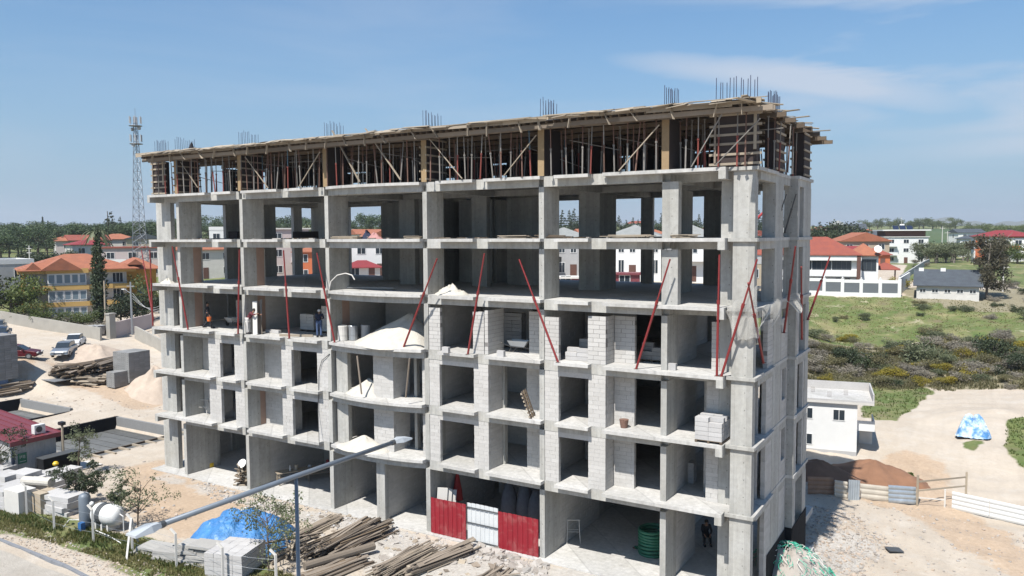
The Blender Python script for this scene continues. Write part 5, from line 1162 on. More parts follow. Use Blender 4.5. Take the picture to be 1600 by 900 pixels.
def drape(o):
    c=o.location; me=o.data; n=len(me.vertices); co=np.empty(n*3); me.vertices.foreach_get('co',co); co=co.reshape(-1,3); co[:,2]+=gsurf(co[:,0]+c.x,co[:,1]+c.y)-c.z-.04; me.vertices.foreach_set('co',co.ravel()); me.update(); return o
scatter('rubble','pale rubble crumbs strewn along the foot of the facade','rubble',[(290,742),(372,768),(520,800),(670,838),(850,880),(845,905),(660,860),(500,825),(330,780)],1500,.015,.11,['rubble','rubble','white_block'],seed=2)
scatter('rubble','larger broken lumps in front of the red hoarding','rubble',[(735,850),(860,885),(850,902),(740,868)],260,.05,.28,'rubble',seed=3)
scatter('rubble','rubble on the bare ground right of the block','rubble',[(1262,790),(1330,800),(1400,850),(1340,905),(1235,905),(1255,850)],1900,.02,.11,['rubble','rubble','soil_pale'],seed=4)
scatter('rubble','stones scattered over the bare ground on the right','rubble',[(1262,770),(1440,795),(1600,830),(1640,930),(1240,930)],900,.02,.10,['rubble','rubble','soil_pale'],seed=5)
scatter('rubble','stones scattered over the bare ground on the left','rubble',[(0,545),(260,560),(256,650),(150,720),(260,720),(280,820),(190,800),(0,640)],1000,.02,.11,['soil_pale','rubble'],seed=6)
scatter('wood_debris','splinters and offcuts around the timber piles','debris',[(440,800),(600,810),(760,870),(740,910),(440,905)],500,.03,.22,['timber_old','timber_pale','rubble'],seed=7,flat=.15)
scatter('rubble','gravel on the verge slope beside the kerb','gravel',[(0,815),(100,842),(230,880),(300,905),(160,905),(0,842)],1300,.015,.07,['soil_pale','rubble'],seed=8)
# east side -------------------------------------------------------
gnet=GD(1240,905); heap('rubble_heap','heap of pale sacks and rubble under green netting at the near right corner','rubble',(gnet.x-.2,gnet.y-.5,gnet.z-.2),2.6,2.2,1.75,'rubble',21,40,None,2.3,.10,.05)
gp=Vector((gnet.x-.2,gnet.y-.5,gnet.z-.2)); r=random.Random(4); m=MB()
for k in range(620):
    a=r.uniform(0,6.28); t0=r.uniform(.1,1.0); 
    if r.random()<.55: t0=r.uniform(.8,1.08)
    pts=[]; aa=a
    for j in range(5):
        rad=max(0.,min(t0,1.05)); z=1.75*(1-rad**2.3)*1.12+.10+r.uniform(0,.12); pts.append((gp.x+2.6*rad*math.cos(aa),gp.y+2.2*rad*math.sin(aa),gp.z+max(z,.05))); aa+=r.uniform(-.1,.13); t0+=r.uniform(-.07,.07)
    m.tube(pts,.017,'net_green' if r.random()<.75 else 'net_white',3,cap=False)
tag(m.build('green_net'),'tangled green netting over the rubble heap at the near right corner','net',None,'stuff')
drape(heap('soil_heap','large red brown soil heap behind the sheet fence','soil',tuple(GD(1365,746)),3.5,2.2,1.3,'soil_red',31,40,None,1.1,.06,.03))
drape(heap('soil_heap','lower red soil heap in the shade beside the white house','soil',tuple(GD(1280,742)),3.4,2.4,1.15,'soil_red',32,36,None,1.0,.06,.03))
drape(heap('soil_heap','pale stony heap behind the parked cars','soil',tuple(GD(155,562)),5.5,4,1.6,'soil_pale',33,40,None,.95,.12,.12))
drape(heap('soil_heap','pale gravel heap beside the tall block stack','soil',tuple(GD(243,606)),3.4,3.0,2.3,'soil_pale',34,40,None,.95,.10,.08))
# metal sheet fence: one thing, every sheet a part
sf=thing('sheet_fence','patchwork fence of rusty, tan and galvanised sheets between bare ground and red soil','fence',(0,0,0))
wf2=thing('sheet_fence','long clean white ribbed sheet fence at the right edge','fence',(0,0,0))
def sheet(par,label,u0,v0,u1,v1,h,mat,horiz=True,lean=.05):
    a,b=GD(u0,v0),GD(u1,v1); d=b-a; L=math.hypot(d.x,d.y); m=MB()
    if horiz:
        n=max(3,int(h/.27)); pr=[]
        for k in range(n): z0=h*k/n; z1=h*(k+1)/n; pr+=[(0,z0),(-.035,z0+(z1-z0)*.35),(-.035,z0+(z1-z0)*.65)]
        pr.append((0,h)); vs=[(0,y+z*lean,z) for y,z in pr]+[(L,y+z*lean,z+d.z) for y,z in pr]; N=len(pr); fs=[(i,N+i,N+i+1,i+1) for i in range(N-1)]
    else:
        n=max(3,int(L/.16)); pr=[]
        for k in range(n): x0=L*k/n; x1=L*(k+1)/n; pr+=[(x0,0),(x0+(x1-x0)*.35,-.035),(x0+(x1-x0)*.65,-.035)]
        pr.append((L,0)); vs=[(x,y,d.z*x/L) for x,y in pr]+[(x,y+h*lean,h+d.z*x/L) for x,y in pr]; N=len(pr); fs=[(i,i+1,N+i+1,N+i) for i in range(N-1)]
    m.add(vs,fs,mat,.5); o=m.build('panel',par,loc=tuple(a)); o.rotation_euler=(0,0,math.atan2(d.y,d.x)); o['label']=label; o.modifiers.new('s','SOLIDIFY').thickness=.012
sheet(sf,'rusty brown sheet',1262,772,1303,773,1.15,'sheet_rust')
sheet(sf,'pale tan sheet',1304,776,1324,779,1.1,'sheet_pale')
sheet(sf,'upright galvanised sheet',1325,781,1343,782,1.35,'sheet_galv',False,-.02)
sheet(sf,'pale tan sheet',1344,779,1390,784,1.0,'sheet_pale')
sheet(sf,'shiny galvanised sheet',1388,785,1431,788,1.15,'sheet_galv')
for k in range(2): sheet(wf2,'clean white ribbed sheet',1487+k*59,795+k*13.5,1545+k*59,808.3+k*13.5,1.15,'sheet_white',True,.05)
g0,g1=GD(1433,789),GD(1509,781); g2=GD(1476,794)
gt=thing('gate_frame','open wooden gate frame between the galvanised and the white panel','gate',tuple(g0)); d=g1-g0; e=g2-g0
MB().box(-.07,.07,-.07,.07,-.1,2.0,'timber_pale').build('post',gt); MB().obox(d+Vector((0,0,.9)),(.13,.13,2.0),Matrix.Identity(3),'timber_pale').build('post',gt)
for z in (.95,1.55): MB().bar((0,0,z),d+Vector((0,0,z)),.04,.11,'timber_pale').build('rail',gt)
MB().obox(e+Vector((0,0,.6)),(.1,.1,1.3),Matrix.Identity(3),'off_white').build('post',gt); MB().bar((0,0,.5),e+Vector((0,0,.55)),.04,.08,'off_white').build('rail',gt)
q=GD(1397,860); o=MB().box(-.42,.42,-.28,.28,.03,.08,'dark_grey').build('dark_plate',loc=tuple(q)); o.rotation_euler=(.05,.1,.6); tag(o,'dark square plate lying on the bare ground','plate')
tarp('pale blue and white tarpaulin over a small heap on the sandy turning place',tuple(GD(1520,681)),1.2,1.15,1.5,'tarp_pale',9,pw=2.4)
# far left yard: block stacks, timber, cars
def PX(d): return d/FPX
stack('tall grey block stack with hollow holes beside the gravel heap',tuple(GD(207,594)),.05,4,4,14,'grey_block',bs=(.62,.62,.22),group=None,pal=False,holes=True)
stack('low grey block stack standing before the tall one',tuple(GD(186,603)),.05,2,3,7,'grey_block',bs=(.62,.62,.22),group=None,pal=False,holes=True)
stack('tall grey block stack cut by the left frame edge',tuple(GD(-2,592)),.05,4,4,20,'grey_block',bs=(.62,.62,.22),group=None,pal=False)
tag(MB().box(-.6,.6,-.6,.6,0,2.6,'bluebox').build('blue_bin',loc=tuple(GD(-2,606))),'blue bin before the grey stack at the left frame edge','bin')
pile('dark timber and panel pile before the gravel heap, right part',150,590,185,575,60,5.5,1.9,1.4,['timber_old','timber_brown'],(.3,.12),.25)
pile('dark timber and panel pile, left part',78,588,150,582,60,3.4,1.9,1.0,['timber_old','timber_brown'],(.35,.1),.6)
pile('lower rim of grey boards before the dark pile',112,598,180,598,50,3.4,1.3,.7,['timber_old','timber_pale'],(.3,.07),.3)
pile('bundle of old boards at the left edge of the yard',-6,612,30,612,36,3.6,.8,.8,['timber_old','timber_brown'],(.25,.12),.05)
tag(MB().box(-1.4,1.4,-.9,.9,.2,.26,'steel_galv').build('grey_panel',loc=tuple(GD(88,596))),'flat grey panel leaning on the left end of the dark pile','panel')
def car(label,u,v,rz,mat,hatch=False):
    q=GD(u,v); t_=thing('parked_car',label,'car',tuple(q),rz,'cars parked in the sandy yard'); L,W_=4.4,1.74
    side=[(-2.2,.30),(-2.18,.62),(-2.05,.86),(-1.45,.95),(1.05,.93),(1.95,.76),(2.18,.60),(2.2,.30)]
    if hatch: side=[(-2.0,.30),(-2.02,.7),(-1.95,.95),(-1.7,.98),(1.05,.93),(1.95,.76),(2.12,.60),(2.15,.30)]
    def loft(prof,hw,topin,mat,nm,par):
        vs=[];n=len(prof)
        for sg in (-1,1):
            for x,z in prof: vs.append((x,sg*(hw-(topin if z>.6 else 0)),z))
        fs=[tuple(range(n)),tuple(range(2*n-1,n-1,-1))]+[(i,n+i,n+(i+1)%n,(i+1)%n) for i in range(n)]
        m=MB(); m.add(vs,[f[::-1] for f in fs],mat,.5); o=m.build(nm,par); bv=o.modifiers.new('b','BEVEL'); bv.width=.05; bv.segments=2; return o
    loft(side,W_/2,.05,mat,'body',t_)
    cab=[(-1.75,.9),(-1.2,1.38),(-.1,1.44),(.35,1.38),(1.15,.9)] if not hatch else [(-1.95,.9),(-1.65,1.42),(-.1,1.46),(.35,1.38),(1.1,.9)]
    loft(cab,W_/2-.10,.12,'glass_dark','windows',t_); loft([(x*.80-.03,z+.015) if z>1.2 else (x*.8,z-.0) for x,z in cab if z>1.2]+[(.3,1.40),(-1.1,1.40)],W_/2-.22,.03,mat,'roof',t_)
    for x in (-1.35,1.35):
        for sg in (-1,1):
            w_=MB().tube([(x,sg*.70,.31),(x,sg*.885,.31)],.31,'rubber',16).build('wheel',t_); MB().tube([(x,sg*.886,.31),(x,sg*.895,.31)],.19,'steel_galv',12).build('rim',w_)
    for sg in (-1,1): MB().box(2.08,2.21,sg*.6-.18,sg*.6+.18,.58,.70,'plastic_white').build('headlight',t_); MB().box(-2.21,-2.1,sg*.62-.15,sg*.62+.15,.62,.78,'sheet_red').build('tail_light',t_); MB().box(.75,.9,sg*.9-.08,sg*.9+.08,.92,1.04,mat).build('mirror',t_)
    MB().box(2.19,2.215,-.5,.5,.38,.52,'dark_grey').build('grille',t_)
    MB().box(2.216,2.225,-.26,.26,.30,.38,'plastic_white').build('number_plate',t_)
yaw_to_cam=lambda u,v:math.atan2(CP[1]-GD(u,v).y,CP[0]-GD(u,v).x)
car('silver hatchback parked in front of the white car',101,555,yaw_to_cam(101,555)-.25,'car_silver',True)
car('white saloon parked behind the silver car',117,541,yaw_to_cam(117,541)-.2,'car_white')
car('maroon car half hidden behind the tall stack at the left edge',28,560,yaw_to_cam(28,560)+1.2,'car_maroon',True)
car('dark blue car at the left edge, behind the stack',2,530,yaw_to_cam(2,530)-.1,'car_blue',True)
car('grey car at the left edge, the further one',-3,518,yaw_to_cam(0,518)-.1,'car_silver',True)
# ---------------- houses and other far things ----------------
def window(par,x,y,z,w_,h,axis,out,frame='white_paint',pane='glass_dark',bars=1):
    """axis 'x': window lies in a wall facing -y/+y ; 'y': wall facing +-x ; out = +-1 outward"""
    def bx(m,a0,a1,d0,d1,z0,z1,mt):
        if axis=='x': m.box(a0,a1,min(y+out*d0,y+out*d1),max(y+out*d0,y+out*d1),z0,z1,mt)
        else: m.box(min(x+out*d0,x+out*d1),max(x+out*d0,x+out*d1),a0,a1,z0,z1,mt)
    c=x if axis=='x' else y; f=MB(); t_=.07
    for a0,a1,z0,z1 in [(c-w_/2,c+w_/2,z,z+t_),(c-w_/2,c+w_/2,z+h-t_,z+h),(c-w_/2,c-w_/2+t_,z+t_,z+h-t_),(c+w_/2-t_,c+w_/2,z+t_,z+h-t_)]+[(c-w_/2+w_*(k+1)/(bars+1)-.03,c-w_/2+w_*(k+1)/(bars+1)+.03,z+t_,z+h-t_) for k in range(bars)]: bx(f,a0,a1,.005,.06,z0,z1,frame)
    fo=f.build('window',par); p=MB(); bx(p,c-w_/2+.02,c+w_/2-.02,.004,.03,z+.02,z+h-.02,pane); p.build('pane',fo); return fo
def roof_hip(par,x0,x1,y0,y1,z,h,mat,ov=.5,gable=None,name='roof'):
    x0-=ov;x1+=ov;y0-=ov;y1+=ov; m=MB(); W_=x1-x0;D_=y1-y0
    if gable=='x': r0,r1=(x0,(y0+y1)/2),(x1,(y0+y1)/2)
    elif gable=='y': r0,r1=((x0+x1)/2,y0),((x0+x1)/2,y1)
    elif W_>=D_: r0,r1=(x0+D_/2,(y0+y1)/2),(x1-D_/2,(y0+y1)/2)
    else: r0,r1=((x0+x1)/2,y0+W_/2),((x0+x1)/2,y1-W_/2)
    vs=[(x0,y0,z),(x1,y0,z),(x1,y1,z),(x0,y1,z),(*r0,z+h),(*r1,z+h)]; vs+=[(a,b,c-.14) for a,b,c in vs[:4]]
    along_x=(gable=='x') or (gable is None and W_>=D_)
    fs=[(0,1,5,4),(1,2,5),(2,3,4,5),(3,0,4)] if along_x else [(0,1,4),(1,2,5,4),(2,3,5),(3,0,4,5)]
    fs+=[(0,6,7,1),(1,7,8,2),(2,8,9,3),(3,9,6,0),(6,9,8,7)]
    return m.add(vs,fs,mat).build(name,par)
def place(u,v,d,rel):
    q=at(u,v,d); zt=hz(q[0],q[1]); a=math.atan2(q[1]-CP[1],q[0]-CP[0])-HP+rel   # front (-y) looks back towards the camera
    return (q[0],q[1],zt),a
def house(label,u,v,d,rel,W_,D_,fl,wall,roof,rmat,rh=1.6,fh=2.95,nw=3,ns=2,balc=None,name='house',cat='house',ov=.5,pane='glass_dark',group=None,base=0,wh=1.35,chim=False,door=True,trim=None):
    loc,a=place(u,v,d,rel); t_=thing(name,label,cat,loc,a,group); H=fl*fh+base
    MB().box(-W_/2,W_/2,0,D_,-3,H,wall).build('wall',t_)
    if roof=='flat': MB().box(-W_/2-.3,W_/2+.3,-.3,D_+.3,H+.002,H+.25,rmat).build('roof',t_)
    elif roof=='parapet':
        m=MB()
        for b in ((-W_/2-.05,W_/2+.05,-.05,.15),(-W_/2-.05,W_/2+.05,D_-.15,D_+.05),(-W_/2-.05,-W_/2+.15,.151,D_-.151),(W_/2-.15,W_/2+.05,.151,D_-.151)): m.box(*b,H+.002,H+.8,rmat)
        tag(m.build('parapet',t_),kind='stuff')
    else:
        if roof in('gx','gy'):
            m=MB()
            if roof=='gx': 
                for x in (-W_/2,W_/2-.2): m.add([(x,0.01,H),(x+.2,.01,H),(x+.2,D_-.01,H),(x,D_-.01,H),(x,D_/2,H+rh*.93),(x+.2,D_/2,H+rh*.93)],[(0,3,4),(1,5,2),(0,4,5,1),(3,2,5,4),(0,1,2,3)],wall)
            else:
                for y in (0.0,D_-.2): m.add([(-W_/2+.01,y,H),(W_/2-.01,y,H),(W_/2-.01,y+.2,H),(-W_/2+.01,y+.2,H),(0,y,H+rh*.93),(0,y+.2,H+rh*.93)],[(0,1,4),(3,5,2),(0,4,5,3),(1,2,5,4),(0,3,2,1)],wall)
            tag(m.build('gable',t_),kind='stuff')
        r_=roof_hip(t_,-W_/2,W_/2,0,D_,H+.15,rh,rmat,ov,{'hip':None,'gx':'x','gy':'y'}[roof])
        if chim: MB().box(W_*.2,W_*.2+.5,D_*.5,D_*.5+.5,H+rh*.4,H+rh+.6,wall).build('chimney',r_)
    for f in range(fl):
        z=base+f*fh+.95
        for i in range(nw):
            x=-W_/2+W_*(i+.5)/nw
            if f==0 and door and i==nw//2: m=MB(); m.box(x-.5,x+.5,-.05,-.004,.05,2.2,'brown_trim'); m.build('door',t_); continue
            window(t_,x,0,z,min(1.5,W_/nw*.55),wh,'x',-1,pane=pane)
        for sg in (-1,1):
            for i in range(ns): window(t_,sg*W_/2,D_*(i+.5)/ns,z,min(1.2,D_/ns*.5),wh,'y',sg,pane=pane)
    if trim:
        for f in range(1,fl+1): MB().box(-W_/2-.06,W_/2+.06,-.07,-.003,f*fh-.28+base,f*fh+base-.02,trim).build('trim_band',t_)
    if balc:
        for f in range(1,fl):
            for (x0,x1) in balc:
                z=base+f*fh; s_=MB().box(x0,x1,-1.3,-.006,z-.15,z,wall).build('balcony',t_); m=MB(); m.box(x0,x1,-1.3,-1.24,z+.0,z+.9,trim or 'white_paint'); m.build('railing',s_)
    return t_
# orange apartment house at the left
loc,a=place(143,500,131,.10); oa=thing('apartment_house','orange and yellow three storey apartment house with tiled roofs behind the cypress','apartment house',loc,a)
zb=.2; oa.scale=(1,1,.80)
MB().box(-8.2,5.2,.8,11,-3,9.0+zb,'orange_render').build('wall',oa); MB().box(5.201,9.3,1.6,10,-3,8.9+zb,'orange_render').build('wall',oa)
for f in range(3):
    z=zb+f*3.0
    MB().box(-8.0,5.0,.74,.795,z+.1,z+2.65,'off_white').build('recessed_wall',oa)
    for x0,x1,y in [(-9.0,-5.6,-.35),(-5.6,-.2,-.75),(-.2,3.0,-.2),(3.0,6.2,-.1)]:
        s_=MB().box(x0,x1,y,.72,z+2.65,z+3.0,'yellow_render').build('balcony',oa); MB().box(x0,x1,y-.06,y-.003,z+2.5,z+3.35,'yellow_render').build('parapet',s_)
        if f>0: MB().box(x0+.1,x1-.1,y-.03,y,z+.6,z+.64,'dark_grey').build('handrail',s_)
    for x,w_ in [(-7.2,1.4),(-3.6,1.5),(-2.0,1.5),(1.2,1.4),(3.8,1.5)]: window(oa,x,.738,z+.45,w_,1.9,'x',-1,pane='glass_pale' if x<0 else 'glass_dark',bars=2)
    if f<2: window(oa,7.4,1.6,z+1.1,1.7,1.3,'x',-1,pane='glass_pale')
    bay=MB().box(-5.4,-.5,-.6,.73,z+.12,z+2.5,'white_paint').build('glazed_bay',oa)
    for k in range(5): window(bay,-4.9+k*.98,-.6,z+.7,.85,1.6,'x',-1,pane='glass_pale',bars=0)
roof_hip(oa,-8.4,6.0,-.2,11.2,9.15+zb,2.7,'tile_orange',.6); roof_hip(oa,4.6,9.4,1.0,10.2,8.95+zb,2.0,'tile_orange',.7)
g_=roof_hip(oa,-5.9,-1.4,-1.1,5.0,9.2+zb,2.1,'tile_orange',.3,'y'); m=MB(); m.add([(-5.7,-1.0,9.25+zb),(-1.6,-1.0,9.25+zb),(-3.65,-1.0,11.1+zb),(-5.7,-.95,9.25+zb),(-1.6,-.95,9.25+zb),(-3.65,-.95,11.1+zb)],[(0,1,2),(3,5,4),(0,2,5,3),(1,4,5,2),(0,3,4,1)],'glass_pale'); m.build('gable_glass',oa)
d_=roof_hip(oa,5.3,7.0,-.1,3.5,9.9+zb,.9,'tile_orange',.2,'y'); d2=roof_hip(oa,-7.9,-6.2,-.4,3,9.2+zb,1.3,'tile_orange',.2,'y')
# near white annex on the right
q1=GD(1338,712); q0=GD(1262,701); an=thing('white_house','new white two storey house with unfinished flat roof and small balcony','house',(q1.x,q1.y,q1.z-.1),math.atan2(q1.y-q0.y,q1.x-q0.x)); Hh=6.0
WW=9.5; DD=7.0; an.scale=(.68,.68,.68)
MB().box(-WW,0,0,DD,-2,Hh,'white_paint').build('wall',an); MB().box(-WW-.3,1.7,-.35,DD+.3,Hh+.002,Hh+.28,'off_white').build('roof',an)
for b in ((-WW-.3,1.7,-.35,-.2,.2),(1.55,1.7,-.199,DD+.149,.95),(-WW-.3,1.7,DD+.15,DD+.3,.95)): MB().box(b[0],b[1],b[2],b[3],Hh+.281,Hh+.281+b[4],'white_block').build('parapet',an)
for x,z in ((-1.9,4.0),(-5.3,4.0),(-5.3,1.0)): window(an,x,0,z,1.3,1.3,'x',-1); 
MB().box(-WW-.01,.006,-.012,-.001,-2,.55,'grey_render').build('plinth',an); MB().box(-WW,1.5,-.15,DD+.1,Hh+.282,Hh+.30,'concrete_floor').build('roof_screed',an); bc=MB().box(.001,1.9,1.2,5.2,2.75,2.95,'white_paint').build('balcony',an); MB().box(1.78,1.9,1.2,5.2,2.951,3.9,'white_paint').build('parapet',bc); MB().box(.002,1.779,1.2,1.32,2.951,3.9,'white_paint').build('parapet',bc)
window(an,0,3.2,3.05,1.6,2.0,'y',1,frame='dark_grey'); MB().box(.5,1.9,4.9,5.2,-2,2.74,'off_white').build('pier',an)
for k in range(5):
    m=MB()
    for j in range(4): m.tube([(-8.5+k*1.8+.12*j,1+((k*37)%5)*.8,Hh+.281),(-8.5+k*1.8+.12*j,1+((k*37)%5)*.8,Hh+.95)],.012,'rebar_rust',4)
    tag(m.build('starter_bars',an),kind='stuff')
# big villa with red hip roof and its boundary wall
loc,a=place(1267,446,140,-.02); vl=thing('villa','long white villa with red hip roof and dark upper glazing behind the panelled wall','villa',loc,a)
MB().box(-12,7.2,0,9,-3,6.0,'white_paint').build('wall',vl); MB().box(7.2,10.2,1.5,8.5,-3,5.8,'white_paint').build('wall',vl)
MB().box(-12.3,7.6,-.9,-.002,2.55,3.55,'white_paint').build('balcony_band',vl); MB().box(-12.3,7.6,-.9,-.003,5.15,6.05,'white_paint').build('fascia',vl)
for k in range(6): window(vl,-10.6+k*3.05,0,3.57,2.95,1.55,'x',-1,frame='dark_grey',bars=3)
for x in (-8,-3.2,1.0,4.9): window(vl,x,0,1.0,2.2,1.2,'x',-1,frame='dark_grey')
window(vl,8.8,1.5,3.4,2.2,1.9,'x',-1,frame='dark_grey',bars=2); MB().box(6.9,7.5,-.96,-.91,-1,6,'brown_trim').build('brown_pillar',vl)
roof_hip(vl,-12,7.2,-.6,9,6.1,2.9,'tile_red',.5); roof_hip(vl,5.8,10.2,1.3,8.5,6.0,1.9,'tile_orange',.5)
ds=MB(); ds.lathe([(.05,0),(.4,.12),(.6,.3),(.62,.31)],'white_paint',14); o=ds.build('satellite_dish',vl,loc=(10,.9,6.9)); o.rotation_euler=(1.2,0,.2)
bw=thing('boundary_wall','white boundary wall with grey panels in front of the long villa','wall',(0,0,0))
pts=[Vector(at(1150,458,138)),Vector(at(1405,461,138))]; L=(pts[1]-pts[0]); nb=9; Lx=L.length/nb; ang=math.atan2(L.y,L.x)
for k in range(nb+1):
    p=pts[0]+L*(k/nb); p.z=hz(p.x,p.y)+.05; o=MB().box(-.25,.25,-.25,.25,-1,2.75,'white_paint').build('pillar',bw,loc=tuple(p)); o.rotation_euler=(0,0,ang); MB().lathe([(.05,0),(.16,.12),(.05,.28)],'plastic_white',8,(0,0,2.75)).build('ball_lamp',o)
    if k<nb:
        o=MB().box(.26,Lx-.26,-.1,.1,.55,2.1,'panel_grey').build('panel',bw,loc=tuple(p)); o.rotation_euler=(0,0,ang); o=MB().box(.255,Lx-.255,-.14,.14,2.101,2.6,'white_paint').build('coping',bw,loc=tuple(p)); o.rotation_euler=(0,0,ang); o=MB().box(.255,Lx-.255,-.14,.14,-1,.549,'white_paint').build('plinth',bw,loc=tuple(p)); o.rotation_euler=(0,0,ang)
e=GD(1405,462); e2=e+Vector((0.5,12,.4)); tag(MB().bar(e+Vector((0,0,1.3)),e2+Vector((0,0,1.3)),.25,3.0,'white_paint').build('side_wall'),'white return wall running back beside the panelled boundary wall','wall')
loc,a=place(1382,447,150,0); gz_=thing('gazebo','small red tiled gazebo roof over the end of the villa garden','gazebo',loc,a)
for sx in (-1.6,1.6):
    for sy in (0,3): MB().box(sx-.1,sx+.1,sy-.1,sy+.1,-1,2.8,'brown_trim').build('post',gz_)
roof_hip(gz_,-2,2,-.3,3.3,2.85,1.1,'tile_red',.4)
HS=[("pale grey blue block house cut by the left frame edge",8,452,150,.25,8.5,9,2,'grey_render','parapet','white_paint',0,dict(nw=2,ns=2,fh=3.1)),
("pinkish two storey house with thin red roof edge behind the orange apartment house",208,436,178,-.15,12,10,2,'pink_render','flat','tile_red',0,dict(nw=3,fh=3.1,balc=[(-5.5,-1)])),
("white house with maroon sheet roof left of the mast",143,412,215,.2,8,8,2,'off_white','hip','tile_maroon',1.3,dict(nw=2)),
("low house with slate grey roof left of the mast foot",178,410,200,.1,10,8,1,'off_white','hip','tile_grey',1.4,dict(nw=2)),
("cream ruin like low wall house before the pine wood",78,418,205,.0,9,5,1,'beige_render','parapet','beige_render',0,dict(nw=3,fh=2.6,door=False)),
("white villa glimpsed among the pines above the orange roof",112,397,300,.1,9,8,2,'white_paint','hip','tile_orange',1.2,dict(nw=2)),
("orange roofed house seen between the first two blades",322,428,165,.2,12,9,2,'off_white','hip','tile_orange',2.0,dict(nw=3,fh=2.8)),
("white narrow house seen beside the dark pier, first open bay",351,418,185,-.1,6,8,3,'white_paint','parapet','white_paint',0,dict(nw=2)),
("pinkish apartment house seen in the second open bay",452,432,150,.15,7.5,9,3,'pink_render','flat','off_white',0,dict(nw=2,balc=[(.3,3.6)])),
("orange red house with tiled porch seen in the second open bay",489,436,138,-.1,6,6,2,'orange_red_render','hip','tile_orange',1.0,dict(nw=2,fh=2.6)),
("white house with brown terrace roof seen in the curved open bay",594,438,140,.12,9.5,8,2,'white_paint','flat','beige_render',0,dict(nw=3,fh=2.9)),
("small red roofed shed before the brown terraced white house",568,437,133,.1,5.5,4,1,'off_white','hip','tile_maroon',1.1,dict(nw=2,fh=2.2)),
("white gabled house rising behind the brown terraced house",599,412,185,.3,7,8,2,'white_paint','gy','tile_orange',1.8,dict(nw=2)),
("orange roof low house at the upper left of the curved bay view",556,418,175,.1,7,7,1,'off_white','hip','tile_orange',1.6,dict(nw=2)),
("modern white villa with grey roof seen left of the fifth blade",834,441,116,.1,6,8,2,'white_paint','hip','tile_grey',1.5,dict(nw=2,fh=2.7)),
("white and blue grey villa with grey roof seen right of the fifth blade",887,436,120,.15,7,9,2,'grey_render','hip','tile_grey',1.7,dict(nw=4,fh=3.0,wh=1.6)),
("white modern villa with slit windows seen left of the sixth blade",988,440,114,-.1,8,9,2,'white_paint','hip','tile_grey',1.8,dict(nw=5,fh=3.0,wh=2.0,pane='glass_dark')),
("white modern villa with garage door seen right of the sixth blade",1082,443,112,.05,7,9,2,'white_paint','hip','tile_grey',1.8,dict(nw=3,fh=3.0,balc=[(-3.2,3.0)])),
("beige and grey villa seen through the side opening of the fourth slab",1192,436,120,.1,5,8,2,'beige_render','parapet','grey_render',0,dict(nw=2,fh=3.0)),
("red walled low annex before the blue grey villa",884,441,108,0,4.5,3,1,'sheet_maroon','flat','off_white',0,dict(nw=1,fh=1.9,door=False)),
("red walled low annex before the slit window villa",976,441,107,0,4,3,1,'sheet_maroon','flat','sheet_maroon',0,dict(nw=1,fh=2.3,door=False)),
("small gabled white house in the top open storey, left of the pair",878,371,205,.2,6,7,1,'grey_render','gy','tile_grey',2.6,dict(nw=1,fh=3.0)),
("small gabled white house in the top open storey, right of the pair",892,371,205,.1,6,7,1,'white_paint','gy','tile_grey',2.4,dict(nw=2,fh=3.0)),
("white gabled cottage seen between the core and the sixth blade, left one",970,372,200,.1,6,7,1,'white_paint','gy','tile_grey',2.6,dict(nw=2,fh=3.0)),
("white gabled cottage seen between the core and the sixth blade, right one",988,372,200,.2,6,7,1,'grey_render','gy','tile_grey',2.7,dict(nw=1,fh=3.0)),
("flat white house top at the left foot of the sixth blade",1030,372,220,.1,8,6,1,'white_paint','parapet','white_paint',0,dict(nw=2,fh=3)),
("distant white house with red roof above the conifers",996,352,600,.1,16,8,2,'white_paint','hip','tile_red',2,dict(nw=3)),
("second distant red roofed house right of the sixth blade",1068,352,560,.1,14,8,2,'white_paint','hip','tile_red',2,dict(nw=3)),
("pale house in the gap near the far right blades, top open storey",1232,372,260,.2,5,7,3,'off_white','parapet','white_paint',0,dict(nw=2)),
("red roofed long house behind the villa, left part",1292,392,178,.05,14,9,1,'off_white','hip','tile_red',2.0,dict(nw=3,fh=3.2)),
("maroon sheet roofed house wing behind the villa",1318,392,172,-.1,7,9,1,'off_white','gx','tile_maroon',2.2,dict(nw=2,fh=3.2)),
("white gabled house with orange roof left of the four storey house",1352,402,205,.35,11,9,2,'beige_render','gy','tile_orange',2.0,dict(nw=3,fh=2.9)),
("small red hip roofed house before the four storey house",1368,404,196,.1,6,6,1,'orange_red_render','hip','tile_red',1.5,dict(nw=2)),
("white house with wide dark hip roof on the rise",1377,378,290,.1,14,10,2,'white_paint','hip','tile_dark',2.8,dict(nw=4,fh=3.0)),
("small house with blue grey roof left of the dark hip roof",1337,368,320,.15,7,7,3,'off_white','gx','tile_dark',2.0,dict(nw=2,fh=2.8,balc=[(-3,3)])),
("thin pale tower house above the trees right of the block",1309,362,380,0,6,6,3,'beige_render','hip','tile_grey',2.0,dict(nw=1)),
("small white and dark house at the far right behind the orange banded one",1522,374,300,.2,8,6,2,'white_paint','hip','tile_dark',1.2,dict(nw=3)),
("far red roof among the trees right of the block",1278,360,420,.1,14,8,1,'beige_render','hip','tile_red',2,dict(nw=2))]
for h in HS:
    kw=dict(h[12]); house(h[0],h[1],h[2],h[3],h[4],h[5],h[6],h[7],h[8],h[9],h[10],rh=h[11] or 1,**kw)
t_=house("four storey white apartment house with terrace roof, solar panels on top",1415,413,258,.28,12,11,3,'white_paint','flat','off_white',fh=3.0,nw=3,ns=3,balc=[(-6,-2.5)]); t_.scale=(1,1,.86)
MB().box(-5.5,5.5,1,10,9.25,11.2,'brown_trim').build('penthouse',t_); MB().box(-6.6,6.6,-.4,11,11.2,11.6,'white_paint').build('terrace_roof',t_)
